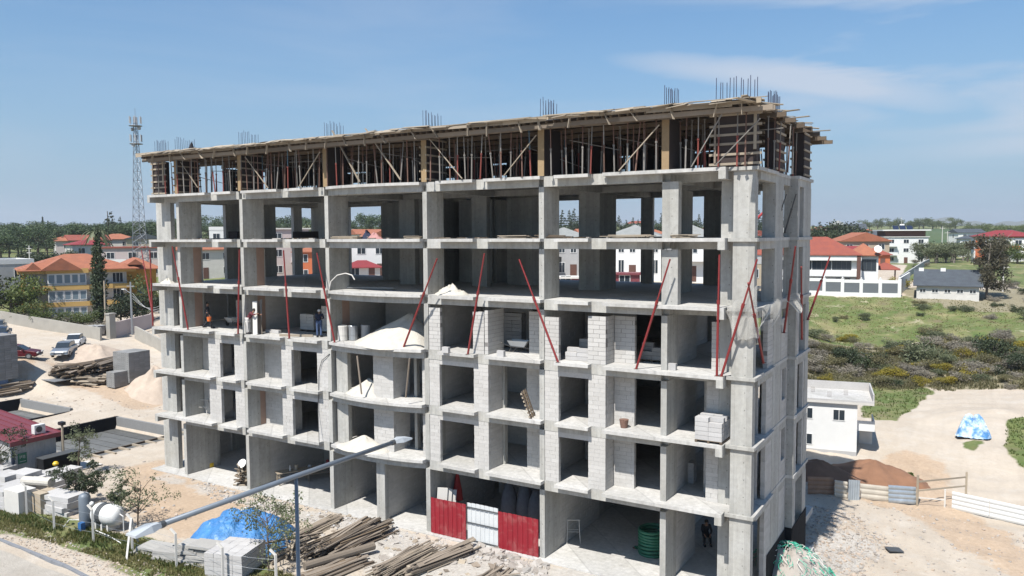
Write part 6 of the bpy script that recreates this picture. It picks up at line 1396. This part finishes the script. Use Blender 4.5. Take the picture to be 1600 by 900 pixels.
for k in range(3): o=MB().box(-.8,.8,-.05,.05,0,1.6,'solar_glass').build('solar_panel',t_,loc=(-2+k*1.9,3,11.6)); o.rotation_euler=(-.6,0,0)
MB().tube([(-.6,4.6,13.2),(.6,4.6,13.2)],.3,'white_paint',10).build('solar_tank',t_)
t_=house("white and orange banded house with long maroon roof at the right edge",1571,393,232,.1,13.5,10,2,'white_paint','hip','tile_maroon',rh=1.5,fh=3.1,nw=5,balc=[(-4,3)],trim='orange_red_render')
for x in (-5.5,5.0): MB().box(x-1.0,x+1.0,-.09,-.072,.6,5.4,'orange_red_render').build('orange_panel',t_)
t_=house("low white house with blue grey metal roof below the brown tree",1480,466,136,.02,8.3,7.5,1,'off_white','gx','tile_dark',rh=2.3,fh=1.95,nw=5,ov=.5,wh=.6,door=False)
for x in (-3.6,-.6): MB().box(x-.35,x+.35,3.2,3.8,4.0,4.6,'white_paint').build('roof_vent',t_)
for (u0,v0,u1,v1,h,mt,l) in [(1512,402,1640,405,2.0,'white_paint','long low white wall before the orange banded house'),(0,503,158,531,1.5,'wall_concrete','long pale concrete wall along the sandy yard'),(178,527,238,512,1.9,'pink_render','pinkish garden wall behind the utility pole'),(212,528,256,552,1.5,'wall_concrete','grey wall running down behind the left end of the block'),(1405,441,1452,412,1.2,'grey_render','low grey retaining wall climbing to the four storey house')]:
    pts=along([GD(u0,v0),GD((u0+u1)/2,(v0+v1)/2),GD(u1,v1)],4.0); t_=thing('garden_wall',l,'wall',(0,0,0))
    for p,q in pts:
        p.z=hz(p.x,p.y)+h/2-.4;q.z=hz(q.x,q.y)+h/2-.4; MB().bar(p,q,.25,h+.8,mt,up=(0,0,1)).build('wall_segment',t_)
q=GD(174,528); tag(MB().box(-.4,.4,-.4,.4,-.5,3.0,'wall_concrete').box(-.5,.5,-.5,.5,3.0,3.15,'wall_concrete').build('gate_pillar',loc=tuple(q)),'stone gate pillar between the long wall and the pinkish wall','pillar')
for i,u in enumerate((146,155)): q=GD(u,524); b=thing('waste_bin','grey wheeled waste bin against the long wall, %s one'%('left','right')[i],'bin',tuple(q),0,'waste bins'); MB().add([(-.5,-.4,.15),(.5,-.4,.15),(.5,.4,.15),(-.5,.4,.15),(-.65,-.55,1.2),(.65,-.55,1.2),(.65,.55,1.2),(-.65,.55,1.2)],BF,'steel_galv').build('body',b); MB().box(-.68,.68,-.58,.58,1.201,1.3,'grey_render').build('lid',b)
# utility poles
def upole(label,u,v,d,h,mat,arms=1,lamp=False):
    q=at(u,v,d); t_=thing('utility_pole',label,'pole',(q[0],q[1],hz(q[0],q[1]))); MB().tube([(0,0,-.5),(0,0,h)],[.16,.09],mat,8).build('shaft',t_)
    for k in range(arms): MB().box(-.8,.8,-.05,.05,h-.6-k*.8,h-.5-k*.8,mat).build('crossarm',t_)
    if lamp: MB().tube([(0,0,h-1.5),(-1.3,0,h-1.0)],.04,'steel_galv',6).build('lamp_arm',t_); MB().box(-1.8,-1.2,-.12,.12,-1.05+h,h-.95,'white_paint').build('lamp_head',t_)
upole('grey utility pole with a lamp arm before the orange apartment house',207,527,113,6.8,'steel_galv',1,True)
upole('pale wooden pole beside the cypress, standing at the wall',166,524,118,6.5,'timber_pale',0)
upole('pale utility pole above the white ruin wall at the left',48,440,170,8,'off_white',2)
for i,(u,v,d,h) in enumerate([(1290,378,300,9),(1472,378,300,10),(1480,384,280,9),(1567,452,150,4.5),(1408,370,520,12)]): upole('thin pale pole on the right hand rise, %s from the left'%nth([0,2,3,4,1][i]),u,v,d,h,'off_white',1)
# rows of small far houses
random.seed(91)
for grp,us,v,d0,d1,nm in [('far houses left of the block',range(118,250,22),404,250,280,'below the pine wood'),('far houses seen through the left bays',range(306,640,27),404,250,300,'behind left bays'),('far houses seen through the right bays',range(824,1240,24),384,250,330,'behind right bays'),('far houses on the right rise',[1268,1286,1300,1322,1345,1520,1545,1575],366,380,430,'on right rise')]:
    for i,u in enumerate(us):
        rm=random.choice(['tile_orange','tile_red','tile_maroon','tile_grey','tile_orange','tile_dark']); wl_=random.choice(['white_paint','off_white','beige_render','white_paint','pink_render']); rt=random.choice(['hip','gx','gy'])
        house('small far %s house, %s roof, %s, %s from left'%({'white_paint':'white','off_white':'off white','beige_render':'beige','pink_render':'pinkish'}[wl_],{'tile_orange':'orange','tile_red':'red','tile_maroon':'maroon','tile_grey':'grey','tile_dark':'dark'}[rm],nm,nth(i)),u+random.uniform(-4,4),v+random.uniform(-3,3),random.uniform(d0,d1),random.uniform(-.5,.5),random.uniform(7,12),8,random.choice([1,2,2]),wl_,rt,rm,rh=1.6,nw=2,ns=1,door=False,group=grp)
for k in range(3):
    a_=Vector(at(207,458+k*4,113)); b_=Vector((-40.6,2.0,11.2+k*.5)); tag(MB().tube([a_*(1-f)+b_*f-Vector((0,0,1.2*math.sin(math.pi*f))) for f in np.linspace(0,1,9)],.02,'grey_render',4).build('overhead_wire'),'%s overhead wire from the lamp pole to the block'%('upper','middle','lower')[2-k],'wire','overhead wires at the left')
# telecom mast
q=at(219,392,178); mz=hz(q[0],q[1]); mt_=thing('telecom_mast','tall lattice telecom mast with antennas left of the block','mast',(q[0],q[1],mz)); Hm=16.15+(371-197)/FPX*178-mz
cor=[(math.cos(a),math.sin(a)) for a in (.4,2.5,4.6)]
def mw(z): return 1.5*(1-z/Hm)**1.1+.34
for c in cor: MB().tube([(c[0]*mw(z),c[1]*mw(z),z) for z in np.linspace(0,Hm-1,9)],.06,'mast_grey',5).build('mast_leg',mt_)
m=MB(); zs=list(np.linspace(0,Hm-1,19))
for z0,z1 in zip(zs,zs[1:]):
    for i in range(3):
        a,b=cor[i],cor[(i+1)%3]; m.tube([(a[0]*mw(z0),a[1]*mw(z0),z0),(b[0]*mw(z1),b[1]*mw(z1),z1)],.035,'mast_grey',4); m.tube([(b[0]*mw(z0),b[1]*mw(z0),z0),(a[0]*mw(z1),a[1]*mw(z1),z1)],.035,'mast_grey',4); m.tube([(a[0]*mw(z1),a[1]*mw(z1),z1),(b[0]*mw(z1),b[1]*mw(z1),z1)],.03,'mast_grey',4)
tag(m.build('lattice_bracing',mt_),kind='stuff')
for z,n in ((Hm-1.6,3),(Hm-5.2,3)):
    MB().lathe([(1.25,0),(1.3,.06),(1.25,.12)],'mast_grey',10,(0,0,z-1.2)).build('platform',mt_)
    for i in range(n*2):
        a=i*math.pi/n+.3; MB().obox((1.15*math.cos(a),1.15*math.sin(a),z),(.12,.20,1.4),rz_(a),'grey_render').build('antenna',mt_)
for z,a in ((Hm-3.2,.4),(Hm-3.4,3.4),(Hm-6.6,5.)): MB().tube([(.6*math.cos(a),.6*math.sin(a),z),(.95*math.cos(a),.95*math.sin(a),z)],.36,'grey_render',12).build('drum_antenna',mt_)
MB().tube([(0,0,Hm-1),(0,0,Hm+.8)],.04,'mast_grey',5).build('lightning_rod',mt_)
# pink water slide far behind
q=at(1183,352,330); t_=thing('water_slide','far pink water slide tower above the trees seen through the side opening','slide',(q[0],q[1],hz(q[0],q[1])),math.atan2(q[1]-CP[1],q[0]-CP[0])-HP)
MB().tube([(-2,0,9.5),(0,0,12),(2,0,14),(4,0,15),(6,0,14.4),(8,0,11)],.5,'cloth_red',8).build('flume',t_)
for x in (-1,4,7): MB().tube([(x,0,0),(x,0,12)],.15,'off_white',6).build('support',t_)
# ---------------- trees and scrub ----------------
def leafcloud(mat,lumps,n,size,seed,flat=.0):
    """many small leaf faces spread through overlapping lumps: (cx,cy,cz,rx,ry,rz)"""
    r=np.random.default_rng(seed); vol=np.array([l[3]*l[4]*l[5] for l in lumps])**.75; cnts=np.maximum(1,(n*vol/vol.sum()).astype(int)); V=[];T_=[]
    for l,c in zip(lumps,cnts):
        d=r.normal(size=(c,3)); d/=np.linalg.norm(d,axis=1)[:,None]; rad=r.random(c)**.42; lt=r.random()
        ctr=np.array(l[:3])+d*rad[:,None]*np.array(l[3:6])*(1+.12*np.sin(7*d[:,:1]+seed)+.10*np.sin(11*d[:,1:2]))
        a=r.normal(size=(c,3)); a/=np.linalg.norm(a,axis=1)[:,None]; b=np.cross(a,r.normal(size=(c,3))); b/=np.linalg.norm(b,axis=1)[:,None]
        if flat: b[:,2]*=1-flat; a[:,2]*=1-flat
        s_=size*r.uniform(.6,1.3,c)[:,None]; V.append(np.stack([ctr-a*s_-b*s_*.5,ctr+a*s_-b*s_*.4,ctr+a*s_*.8+b*s_*.6,ctr-a*s_*.9+b*s_*.5],1)); T_.append(np.clip(lt*.5+r.random(c)*.5,0,.999))
    V=np.concatenate(V); T_=np.concatenate(T_); k=len(V); me=bpy.data.meshes.new('crown'); me.vertices.add(k*4); me.vertices.foreach_set('co',V.reshape(-1))
    me.loops.add(k*4); me.loops.foreach_set('vertex_index',np.arange(k*4)); me.polygons.add(k); me.polygons.foreach_set('loop_start',np.arange(k)*4); me.polygons.foreach_set('loop_total',np.full(k,4)); me.update(calc_edges=True)
    me.materials.append(M[mat]); a=me.attributes.new('tint','FLOAT','FACE'); a.data.foreach_set('value',T_); return me
def lumps_round(r,n,R,h0,h1,lr): 
    o=[]
    for _ in range(n):
        a=r.uniform(0,6.28); q=r.random()**.5*R*.75; z=h0+(h1-h0)*r.random(); o.append((q*math.cos(a),q*math.sin(a),z,lr*r.uniform(.6,1.15),lr*r.uniform(.6,1.15),lr*r.uniform(.5,.85)))
    return o
def trunkmesh(mat,h,r0,branches,seed,lean=.05):
    r=random.Random(seed); m=MB(); top=(r.uniform(-lean,lean)*h,r.uniform(-lean,lean)*h,h); m.tube([(0,0,-.05),(top[0]*.4+r.uniform(-.02,.02)*h,top[1]*.4,h*.5),top],[r0,r0*.75,r0*.45],mat,7)
    for _ in range(branches):
        z=h*r.uniform(.45,.95); a=r.uniform(0,6.28); L=h*r.uniform(.25,.5); s_=(top[0]*z/h,top[1]*z/h,z); m.tube([s_,(s_[0]+L*.5*math.cos(a),s_[1]+L*.5*math.sin(a),z+L*.3),(s_[0]+L*math.cos(a),s_[1]+L*math.sin(a),z+L*.75)],[r0*.45,r0*.3,r0*.12],mat,5)
    return m.mesh('trunk')
K={}
def kind(name,fn,nv=3): K[name]=[fn(i) for i in range(nv)]
def _r(s): return random.Random(s)
# all prototypes are 1 m tall units scaled per tree
kind('umbrella_pine',lambda i:(leafcloud('leaf_pine',lumps_round(_r(i),20,.50,.36,.88,.19),2400,.020,i,.3),trunkmesh('bark',.6,.025,5,i)))
kind('broadleaf',lambda i:(leafcloud('leaf_dark',lumps_round(_r(10+i),14,.42,.32,.82,.19),1500,.022,10+i),trunkmesh('bark',.6,.03,6,10+i)))
kind('olive',lambda i:(leafcloud('leaf_olive',lumps_round(_r(20+i),12,.5,.3,.8,.22),1700,.020,20+i),trunkmesh('bark_grey',.5,.035,6,20+i)))
kind('garden',lambda i:(leafcloud('leaf_green',lumps_round(_r(30+i),12,.5,.25,.8,.24),1700,.022,30+i),trunkmesh('bark',.4,.04,5,30+i)))
kind('gum',lambda i:(leafcloud('leaf_brown',lumps_round(_r(40+i),30,.34,.14,.92,.14),8000,.013,40+i),trunkmesh('bark_grey',.85,.022,9,40+i)))
def conelumps(n,w_,p=1.0,h0=.1): return [(0,0,h0+(1-h0)*k/n,w_*(1-k/n)**p+.012,w_*(1-k/n)**p+.012,.9/n) for k in range(n)]
kind('cypress',lambda i:(leafcloud('leaf_dark',[(_r(i*9+k).uniform(-.012,.012),_r(i*9+k+3).uniform(-.012,.012),.06+.92*k/15,.085*math.sin(math.pi*min(.96,(k+2.4)/17))**.55+.012,.085*math.sin(math.pi*min(.96,(k+2.4)/17))**.55+.012,.06) for k in range(16)],3200,.014,50+i),trunkmesh('bark',.3,.02,0,50+i)))
def confl(i):
    r=_r(60+i); L=[]
    for k in range(11):
        z=.14+.84*k/11; w_=.24*(1-k/11)**.9+.02
        for j in range(5): a=r.uniform(0,6.28); L.append((w_*.6*math.cos(a),w_*.6*math.sin(a),z,w_*.5,w_*.5,.035))
    return L
kind('conifer',lambda i:(leafcloud('leaf_dark',confl(i),1700,.016,60+i),trunkmesh('bark',.95,.015,0,60+i)))
def palmmesh(i):
    r=_r(i); m=MB()
    for k in range(26):
        a=k*2.4; up=r.uniform(-.5,1.1); pts=[]
        for j in range(5): t_=j/4; pts.append((.3*t_*math.cos(a),.3*t_*math.sin(a),.72+up*.22*t_-.28*t_*t_))
        for j in range(4):
            p,q=Vector(pts[j]),Vector(pts[j+1]); s_=Vector((-math.sin(a),math.cos(a),0))*.028*(1-j*.15); m.add([tuple(p-s_),tuple(q-s_*.8),tuple(q+s_*.8),tuple(p+s_)],[(0,1,2,3)],'leaf_olive')
    return m.mesh('crown')
kind('palm',lambda i:(palmmesh(i),MB().tube([(0,0,0),(.01,0,.35),(0,0,.74)],[.035,.03,.028],'bark_grey',7).mesh('trunk')),1)
def shrubk(mat): return lambda i:(leafcloud(mat,[(x,y,z*.75+.12,a*1.1,b*1.1,c) for x,y,z,a,b,c in lumps_round(_r(70+i),11,.62,.08,.62,.28)],2000,.026,70+i),trunkmesh('bark_grey',.45,.02,7,70+i))
for nm,mt in (('dark_shrub','leaf_dark'),('scrub_shrub','leaf_scrub'),('grey_shrub','leaf_grey'),('yellow_shrub','leaf_yellow'),('olive_shrub','leaf_olive')): kind(nm,shrubk(mt))
_vk=[0]
def tree(kn,name,label,x,y,h,wd=1.0,cat='tree',group=None,z=None):
    _vk[0]+=1; c,t_=K[kn][_vk[0]%len(K[kn])]; e=thing(name,label,cat,(x,y,(hz(x,y) if z is None else z)-.05),random.uniform(0,6.28),group); e.scale=(h*wd,h*wd,h)
    ob('trunk',t_,e); ob('crown',c,e); return e
def treep(kn,name,label,u,v,d,h,wd=1.0,**k): q=at(u,v,d); return tree(kn,name,label,q[0],q[1],h,wd,**k)
def treeg(kn,name,label,u,v,h,wd=1.0,**k): q=G(u,v); return tree(kn,name,label,q[0],q[1],h,wd,**k)
random.seed(21)
treep('cypress','cypress','tall narrow dark cypress before the orange apartment house',157,508,119,13.2,.78)
treep('conifer','araucaria','wide dark conifer standing above the pine wood near the mast',173,365,330,16,1.15); treep('conifer','conifer','slimmer conifer right of the araucaria above the wood',188,366,350,14,.7)
treep('palm','palm','palm rising behind the cypress top',153,400,190,13,.9); treep('palm','palm','palm showing over the left part of the pine wood',58,352,420,12,1.2); treep('palm','palm','palm seen in the top open storey, second open bay',481,372,260,12,1.0)
treep('cypress','cypress','tiny far cypress on the skyline, left one',67,352,480,13,.8); treep('cypress','cypress','tiny far cypress on the skyline, right one',75,353,480,11,.8)
def row(kn,name,lab,us,v0,v1,d0,d1,h0,h1,wd,group,cat='tree'):
    """lab: function of index -> label"""
    for i,u in enumerate(us): 
        f=random.random(); treep(kn,name,lab(i,len(us)),u+random.uniform(-3,3),v0+(v1-v0)*f,d0+(d1-d0)*f,random.uniform(h0,h1),wd*random.uniform(.9,1.15),group=group,cat=cat)
gp_='umbrella pines of the wood on the left'
row('umbrella_pine','umbrella_pine',lambda i,n:nth(i)+' from left, '+'umbrella pine in the front edge of the left wood',np.arange(-60,250,15),402,398,285,310,9.5,11.5,1.15,gp_)
row('umbrella_pine','umbrella_pine',lambda i,n:nth(i)+' from left, '+'umbrella pine in the middle of the left wood',np.arange(-60,290,13),390,385,340,370,9.5,11,1.25,gp_+' centre')
row('umbrella_pine','umbrella_pine',lambda i,n:nth(i)+' from left, '+'umbrella pine along the crest of the left wood',np.arange(-60,300,10),378,374,400,450,10.5,12.5,1.25,gp_+' crest')
row('broadleaf','roadside_tree',lambda i,n:nth(i)+' from left, '+'bushy green tree below the left wood',np.arange(40,130,16),428,424,200,215,4.5,6.5,1.3,'bushy trees below the left wood')
row('umbrella_pine','umbrella_pine',lambda i,n:nth(i)+' from left, '+'round pine seen through the left open bays',np.arange(312,640,15),384,378,330,400,10,14,1.2,'pines seen through the left open bays')
row('conifer','conifer',lambda i,n:nth(i)+' from left, '+'dark conifer in the row seen through the right open bays',np.arange(815,1240,9),372,368,380,440,10,17,.9,'conifers seen through the right open bays')
row('broadleaf','broadleaf_tree',lambda i,n:nth(i)+' from left, '+'rounded tree in the row seen through the right open bays',np.arange(820,1260,17),374,370,330,380,8,12,1.2,'round trees seen through the right open bays')
treep('garden','garden_tree','yellow green tree seen right of the sixth blade',1068,372,300,9,1.2)
row('broadleaf','broadleaf_tree',lambda i,n:nth(i)+' from left, '+'dark tree of the grove beside the far right corner',np.arange(1262,1335,8),385,378,250,300,9,13,1.25,'grove beside the far right corner')
row('conifer','conifer',lambda i,n:nth(i)+' from left, '+'pine of the grove beside the far right corner',np.arange(1268,1330,14),380,376,280,310,10,13,1.0,'grove pines beside the far right corner')
row('garden','skyline_tree',lambda i,n:nth(i)+' from left, '+'dark tree on the skyline above the tilled field',np.arange(1350,1500,9.5),359,357.5,760,860,7,11,1.4,'skyline trees above the tilled field')
row('garden','skyline_tree',lambda i,n:nth(i)+' from left, '+'dark tree on the skyline at the right edge',np.arange(1510,1615,9),361,360,560,640,6,9,1.5,'skyline trees at the right edge')
treep('gum','gum_tree','big brownish gum tree right of the metal roofed house',1541,470,139,9.8,.95)
for i,(u,v,d,h) in enumerate([(1540,402,225,5),(1556,400,222,5.5),(1572,400,228,7),(1590,402,225,5)]): treep('garden' if i>1 else 'gum','garden_tree','leafy tree before the orange banded house, %s from the left'%nth(i),u,v,d,h,1.3,group='trees before the orange banded house')
row('olive','olive_tree',lambda i,n:nth(i)+' from left, '+'grey green olive on the slope below the tilled field',np.arange(1450,1530,9),398,390,240,290,5,7,1.4,'olives below the tilled field')
row('olive','olive_tree',lambda i,n:nth(i)+' from left, '+'olive bush right of the four storey house',np.arange(1450,1500,14),408,404,225,240,5,6.5,1.3,'olives right of the four storey house')
row('broadleaf','garden_tree',lambda i,n:nth(i)+' from left, '+'small dark tree at the foot of the four storey house',[1378,1440],412,410,240,252,3.5,4.5,1.3,'small trees by the four storey house')
treep('yellow_shrub','shrub','yellow green shrub over the villa garden wall',1403,445,146,3.2,1.1,cat='shrub')
for i,(u,v,d,h,k) in enumerate([(20,508,128,6.8,'garden'),(-25,505,128,8.5,'broadleaf'),(48,508,124,3.4,'garden'),(62,509,122,2.9,'garden'),(100,512,120,2.8,'garden'),(118,514,119,2.7,'garden'),(135,517,118,2.9,'garden'),(190,520,117,4.6,'broadleaf'),(205,518,119,5.0,'broadleaf'),(225,514,122,5.2,'broadleaf'),(242,500,130,6.0,'garden'),(40,490,132,4.5,'garden')]):
    treep(k,'garden_tree',['big olive green tree left of the orange apartment house','dark tree at the left frame edge','bright round bush before the orange house, first from the left','bright round bush before the orange house, second from the left','low green bush left of the cypress, farther','low yellow green bush left of the cypress','low bush touching the cypress foot','dark green tree right of the cypress','dark green tree behind the lamp pole','dark green tree right of the lamp pole','green tree behind the left end of the block','green tree touching the orange house balconies'][i],u,v,d,h,1.25 if h>5 else 1.35)
row('grey_shrub','shrub',lambda i,n:nth(i)+' from left, '+'dry hedge clump along the long pale wall',np.arange(8,160,9),505,505,122,123,1.5,2.2,1.5,'dry hedge behind the long wall','shrub')
for i,o in enumerate([o for o in bpy.data.objects if o.get('group')=='dry hedge behind the long wall']):
    u=8+9*i; q=G(u,498+ (u/158)*26); o.location=(q[0],q[1]+1.0,hz(q[0],q[1])-.1)
# valley scrub: named shrubs over a ground cover
SH=[(1350,575,3.6,'dark_shrub','large dark shrub left of the sandy bend'),(1322,570,3.0,'dark_shrub','dark shrub just right of the block on the valley side'),(1385,580,2.6,'scrub_shrub','mid green shrub between the two dark ones'),(1442,566,4.4,'olive_shrub','largest round olive green tree in the valley scrub'),(1552,562,3.6,'dark_shrub','round dark shrub towards the right edge'),(1580,580,2.6,'dark_shrub','dark shrub below the round one at the right edge'),(1520,590,2.2,'yellow_shrub','yellow flowering broom right of the olive tree'),(1505,560,1.8,'yellow_shrub','smaller yellow broom above the first'),(1600,500,2.2,'olive_shrub','olive shrub at the right edge on the meadow'),(1592,490,2.0,'dark_shrub','dark bush at the right edge below the gum tree'),
    (1350,500,1.6,'olive_shrub','small olive bush alone in the meadow'),(1308,503,1.1,'olive_shrub','tiny pair bush in the left meadow'),(1318,498,1.1,'scrub_shrub','tiny bush beside the first in the left meadow'),(1440,604,1.6,'yellow_shrub','yellow broom at the edge of the sand'),(1372,592,1.3,'yellow_shrub','yellow broom above the white house roof'),(1290,598,1.6,'yellow_shrub','olive yellow bush behind the white house, left'),(1278,580,2.2,'scrub_shrub','scrubby bush right beside the block wall')]
for u,v,h,k,l in SH: treeg(k,'shrub',l,u,v,h,1.0,cat='shrub')
r=random.Random(77); n=0
labs={'dark_shrub':'dark green shrub in the valley scrub','scrub_shrub':'mid green shrub in the valley scrub','grey_shrub':'bare greyish shrub in the valley scrub','yellow_shrub':'yellow flowering broom in the valley scrub','olive_shrub':'pale olive shrub in the valley scrub'}
for _ in range(135):
    u=r.uniform(1255,1625); v=r.uniform(532,607)-(6+10*math.sin(u*.045))*(r.random()<.5); v=max(v,520+14*math.sin(u*.03))
    if v>598 and 1350<u<1365: continue
    k=r.choice(['grey_shrub']*5+['scrub_shrub']*4+['dark_shrub']*2+['olive_shrub']*2+['yellow_shrub']*2); zn_=('above the left half of the white roof','above the right half of the white roof','right of the white house','above the sandy bend','above the pale tarpaulin','near the right edge')[min(5,int((u-1255)/62))]; rw_=('by the meadow','in mid scrub','by the sand')[min(2,int((v-535)/24))]; treeg(k,'shrub',labs[k].replace(' in the valley scrub','')+' '+rw_+', '+zn_,u,v,r.uniform(.8,1.9),r.uniform(1.1,1.7),cat='shrub',group=k.replace('_',' ')+'s of the valley')
for _ in range(40):
    u,v=r.uniform(1430,1620),r.uniform(400,500)
    if 1430<u<1525 and 420<v<475: continue
    k=r.choice(['grey_shrub','scrub_shrub','olive_shrub','dark_shrub']); zn_=('left of the gum tree','around the gum tree','right of the gum tree')[min(2,int((u-1430)/64))]; rw_=('high on the slope','mid slope','low on the slope')[min(2,int((v-400)/34))]; treeg(k,'shrub',labs[k].replace(' in the valley scrub','')+' '+rw_+', '+zn_,u,v,r.uniform(.8,1.6),r.uniform(1.2,1.8),cat='shrub',group=k.replace('_',' ')+'s of the upper slope')
# near trees on the site
def sapling(label,u,v,h,seed,clumps,mat='leaf_olive',lean=(0,0),wd=.3,n=900,size=.05):
    r=random.Random(seed); q=GD(u,v); e=thing('sapling',label,'tree',tuple(q)); m=MB(); L=[]
    top=Vector((lean[0],lean[1],h*.75)); m.tube([(0,0,-.05),(top.x*.3,top.y*.3,h*.4),tuple(top)],[.045,.035,.015],'bark',6)
    for k in range(clumps):
        f=r.uniform(.3,1); s_=Vector((top.x*f,top.y*f,h*.75*f)); a=r.uniform(0,6.28); Lr=h*wd*r.uniform(.5,1.2); e_=s_+Vector((Lr*math.cos(a),Lr*math.sin(a),Lr*r.uniform(.4,1.0))); m.tube([tuple(s_),tuple((s_+e_)/2+Vector((0,0,.05))),tuple(e_)],[.022,.015,.008],'bark',5)
        c=h*r.uniform(.10,.19)
        for q_ in range(4): L.append((e_.x+r.gauss(0,c*.6),e_.y+r.gauss(0,c*.6),e_.z+r.gauss(0,c*.5),c*r.uniform(.4,.8),c*r.uniform(.4,.8),c*r.uniform(.3,.6)))
    ob('trunk',m.mesh('trunk'),e); ob('crown',leafcloud(mat,L,n,size,seed),e); return e
sapling('slim sapling with a pale crown left of the sunken slab',122,742,3.3,1,11,lean=(.1,.2),wd=.22,n=1500)
sapling('dense dark bush tree left of the white tank',132,792,2.2,2,26,'leaf_dark',wd=.5,n=4200,size=.05)
sapling('airy olive sapling right of the white tank',215,822,3.0,3,16,lean=(.3,.1),wd=.42,n=1300)
sapling('leafy sapling before the blue tarpaulin',420,893,3.6,4,17,'leaf_olive',wd=.34,n=2300)
sapling('small tree at the left frame edge beside the cabin',2,752,3.0,5,14,'leaf_dark',wd=.4,n=1800)
sapling('low leafy bush above the white tank',190,800,1.6,6,9,'leaf_dark',wd=.5,n=1200)
# weeds and grass on the verge, meadow tufts, valley ground cover
def cover(name,label,polys,n,h0,h1,mat,seed,wd=.03,blades=3):
    r=np.random.default_rng(seed); X=[];Y=[]
    for pz in polys:
        q=[tuple(G(u,v)[:2]) for u,v in pz]; xs=[p[0] for p in q]; ys=[p[1] for p in q]; x=r.uniform(min(xs),max(xs),n*4); y=r.uniform(min(ys),max(ys),n*4)
        k=inpoly(x,y,q)&(vnoise(x,y,1.6,seed)*.6+vnoise(x,y,.5,seed+1)*.4>.40); X.append(x[k][:n]); Y.append(y[k][:n])
    X=np.concatenate(X);Y=np.concatenate(Y);Z_=gsurf(X,Y); X=np.repeat(X,blades)+r.normal(0,h0*.4,len(X)*blades); Y=np.repeat(Y,blades)+r.normal(0,h0*.4,len(Y)*blades); Z_=np.repeat(Z_,blades); k=len(X)
    a=r.uniform(0,6.28,k); h=r.uniform(h0,h1,k); ln=r.normal(0,.35,(k,2))*h[:,None]; w_=wd*r.uniform(.6,1.5,k); dx,dy=np.cos(a)*w_,np.sin(a)*w_
    V=np.stack([np.stack([X-dx,Y-dy,Z_-.02],1),np.stack([X+dx,Y+dy,Z_-.02],1),np.stack([X+ln[:,0]+dx*.3,Y+ln[:,1]+dy*.3,Z_+h],1),np.stack([X+ln[:,0]-dx*.3,Y+ln[:,1]-dy*.3,Z_+h],1)],1)
    me=bpy.data.meshes.new(name); me.vertices.add(k*4); me.vertices.foreach_set('co',V.reshape(-1)); me.loops.add(k*4); me.loops.foreach_set('vertex_index',np.arange(k*4)); me.polygons.add(k); me.polygons.foreach_set('loop_start',np.arange(k)*4); me.polygons.foreach_set('loop_total',np.full(k,4)); me.update(calc_edges=True); me.materials.append(M[mat]); at_=me.attributes.new('tint','FLOAT','FACE'); at_.data.foreach_set('value',r.random(k)); return tag(ob(name,me),label,'grass',None,'stuff')
cover('verge_grass','weedy grass on the verge between the kerb and the stone stacks',[[(-40,782),(0,788),(60,802),(180,832),(300,860),(440,892),(520,925),(300,932),(150,868),(60,845),(-40,820)]],8000,.04,.17,'grass_blade',5,.018,5)
cover('verge_weeds','darker green weeds on the verge',[[(-40,790),(60,808),(180,838),(330,880),(300,900),(150,858),(0,812)]],900,.08,.26,'leaf_green',6,.035,4)
cover('valley_grass','rough grass and twigs between the valley shrubs',[[(1255,532),(1480,535),(1625,540),(1625,607),(1440,607),(1255,603)]],9000,.15,.45,'leaf_scrub',7,.05,3)
cover('meadow_grass','tufts of the green meadow right of the block',[[(1255,463),(1430,463),(1600,478),(1625,540),(1255,532)]],3500,.05,.12,'grass_blade',8,.06,3)
cover('patch_grass','green weeds on the bank behind the white house and by the red soil',[[(1355,600),(1440,602),(1460,612),(1425,640),(1400,658),(1345,652)],[(1405,742),(1425,740),(1430,756),(1410,757)],[(1278,720),(1300,728),(1295,735),(1275,728)],[(1575,655),(1640,650),(1700,740),(1600,735),(1568,700)]],700,.05,.16,'leaf_green',9,.04,3)
# ---------------- haze ----------------
t=bpy.data.materials.new('haze'); t.use_nodes=True; n_=t.node_tree.nodes; n_.clear(); pv=n_.new('ShaderNodeVolumePrincipled'); pv.inputs['Color'].default_value=(.93,.96,1,1); pv.inputs['Density'].default_value=.00016; pv.inputs['Anisotropy'].default_value=.2
o_=n_.new('ShaderNodeOutputMaterial'); t.node_tree.links.new(pv.outputs[0],o_.inputs['Volume']); M['haze']=t
zlo=float(GZ.min())-1.2; zhi=max(60,Hm+mz+3)
bm=MB().box(-3700,2700,-420,5600,-12 if zlo>-11 else zlo,130,'haze'); tag(bm.build('haze'),kind='stuff')
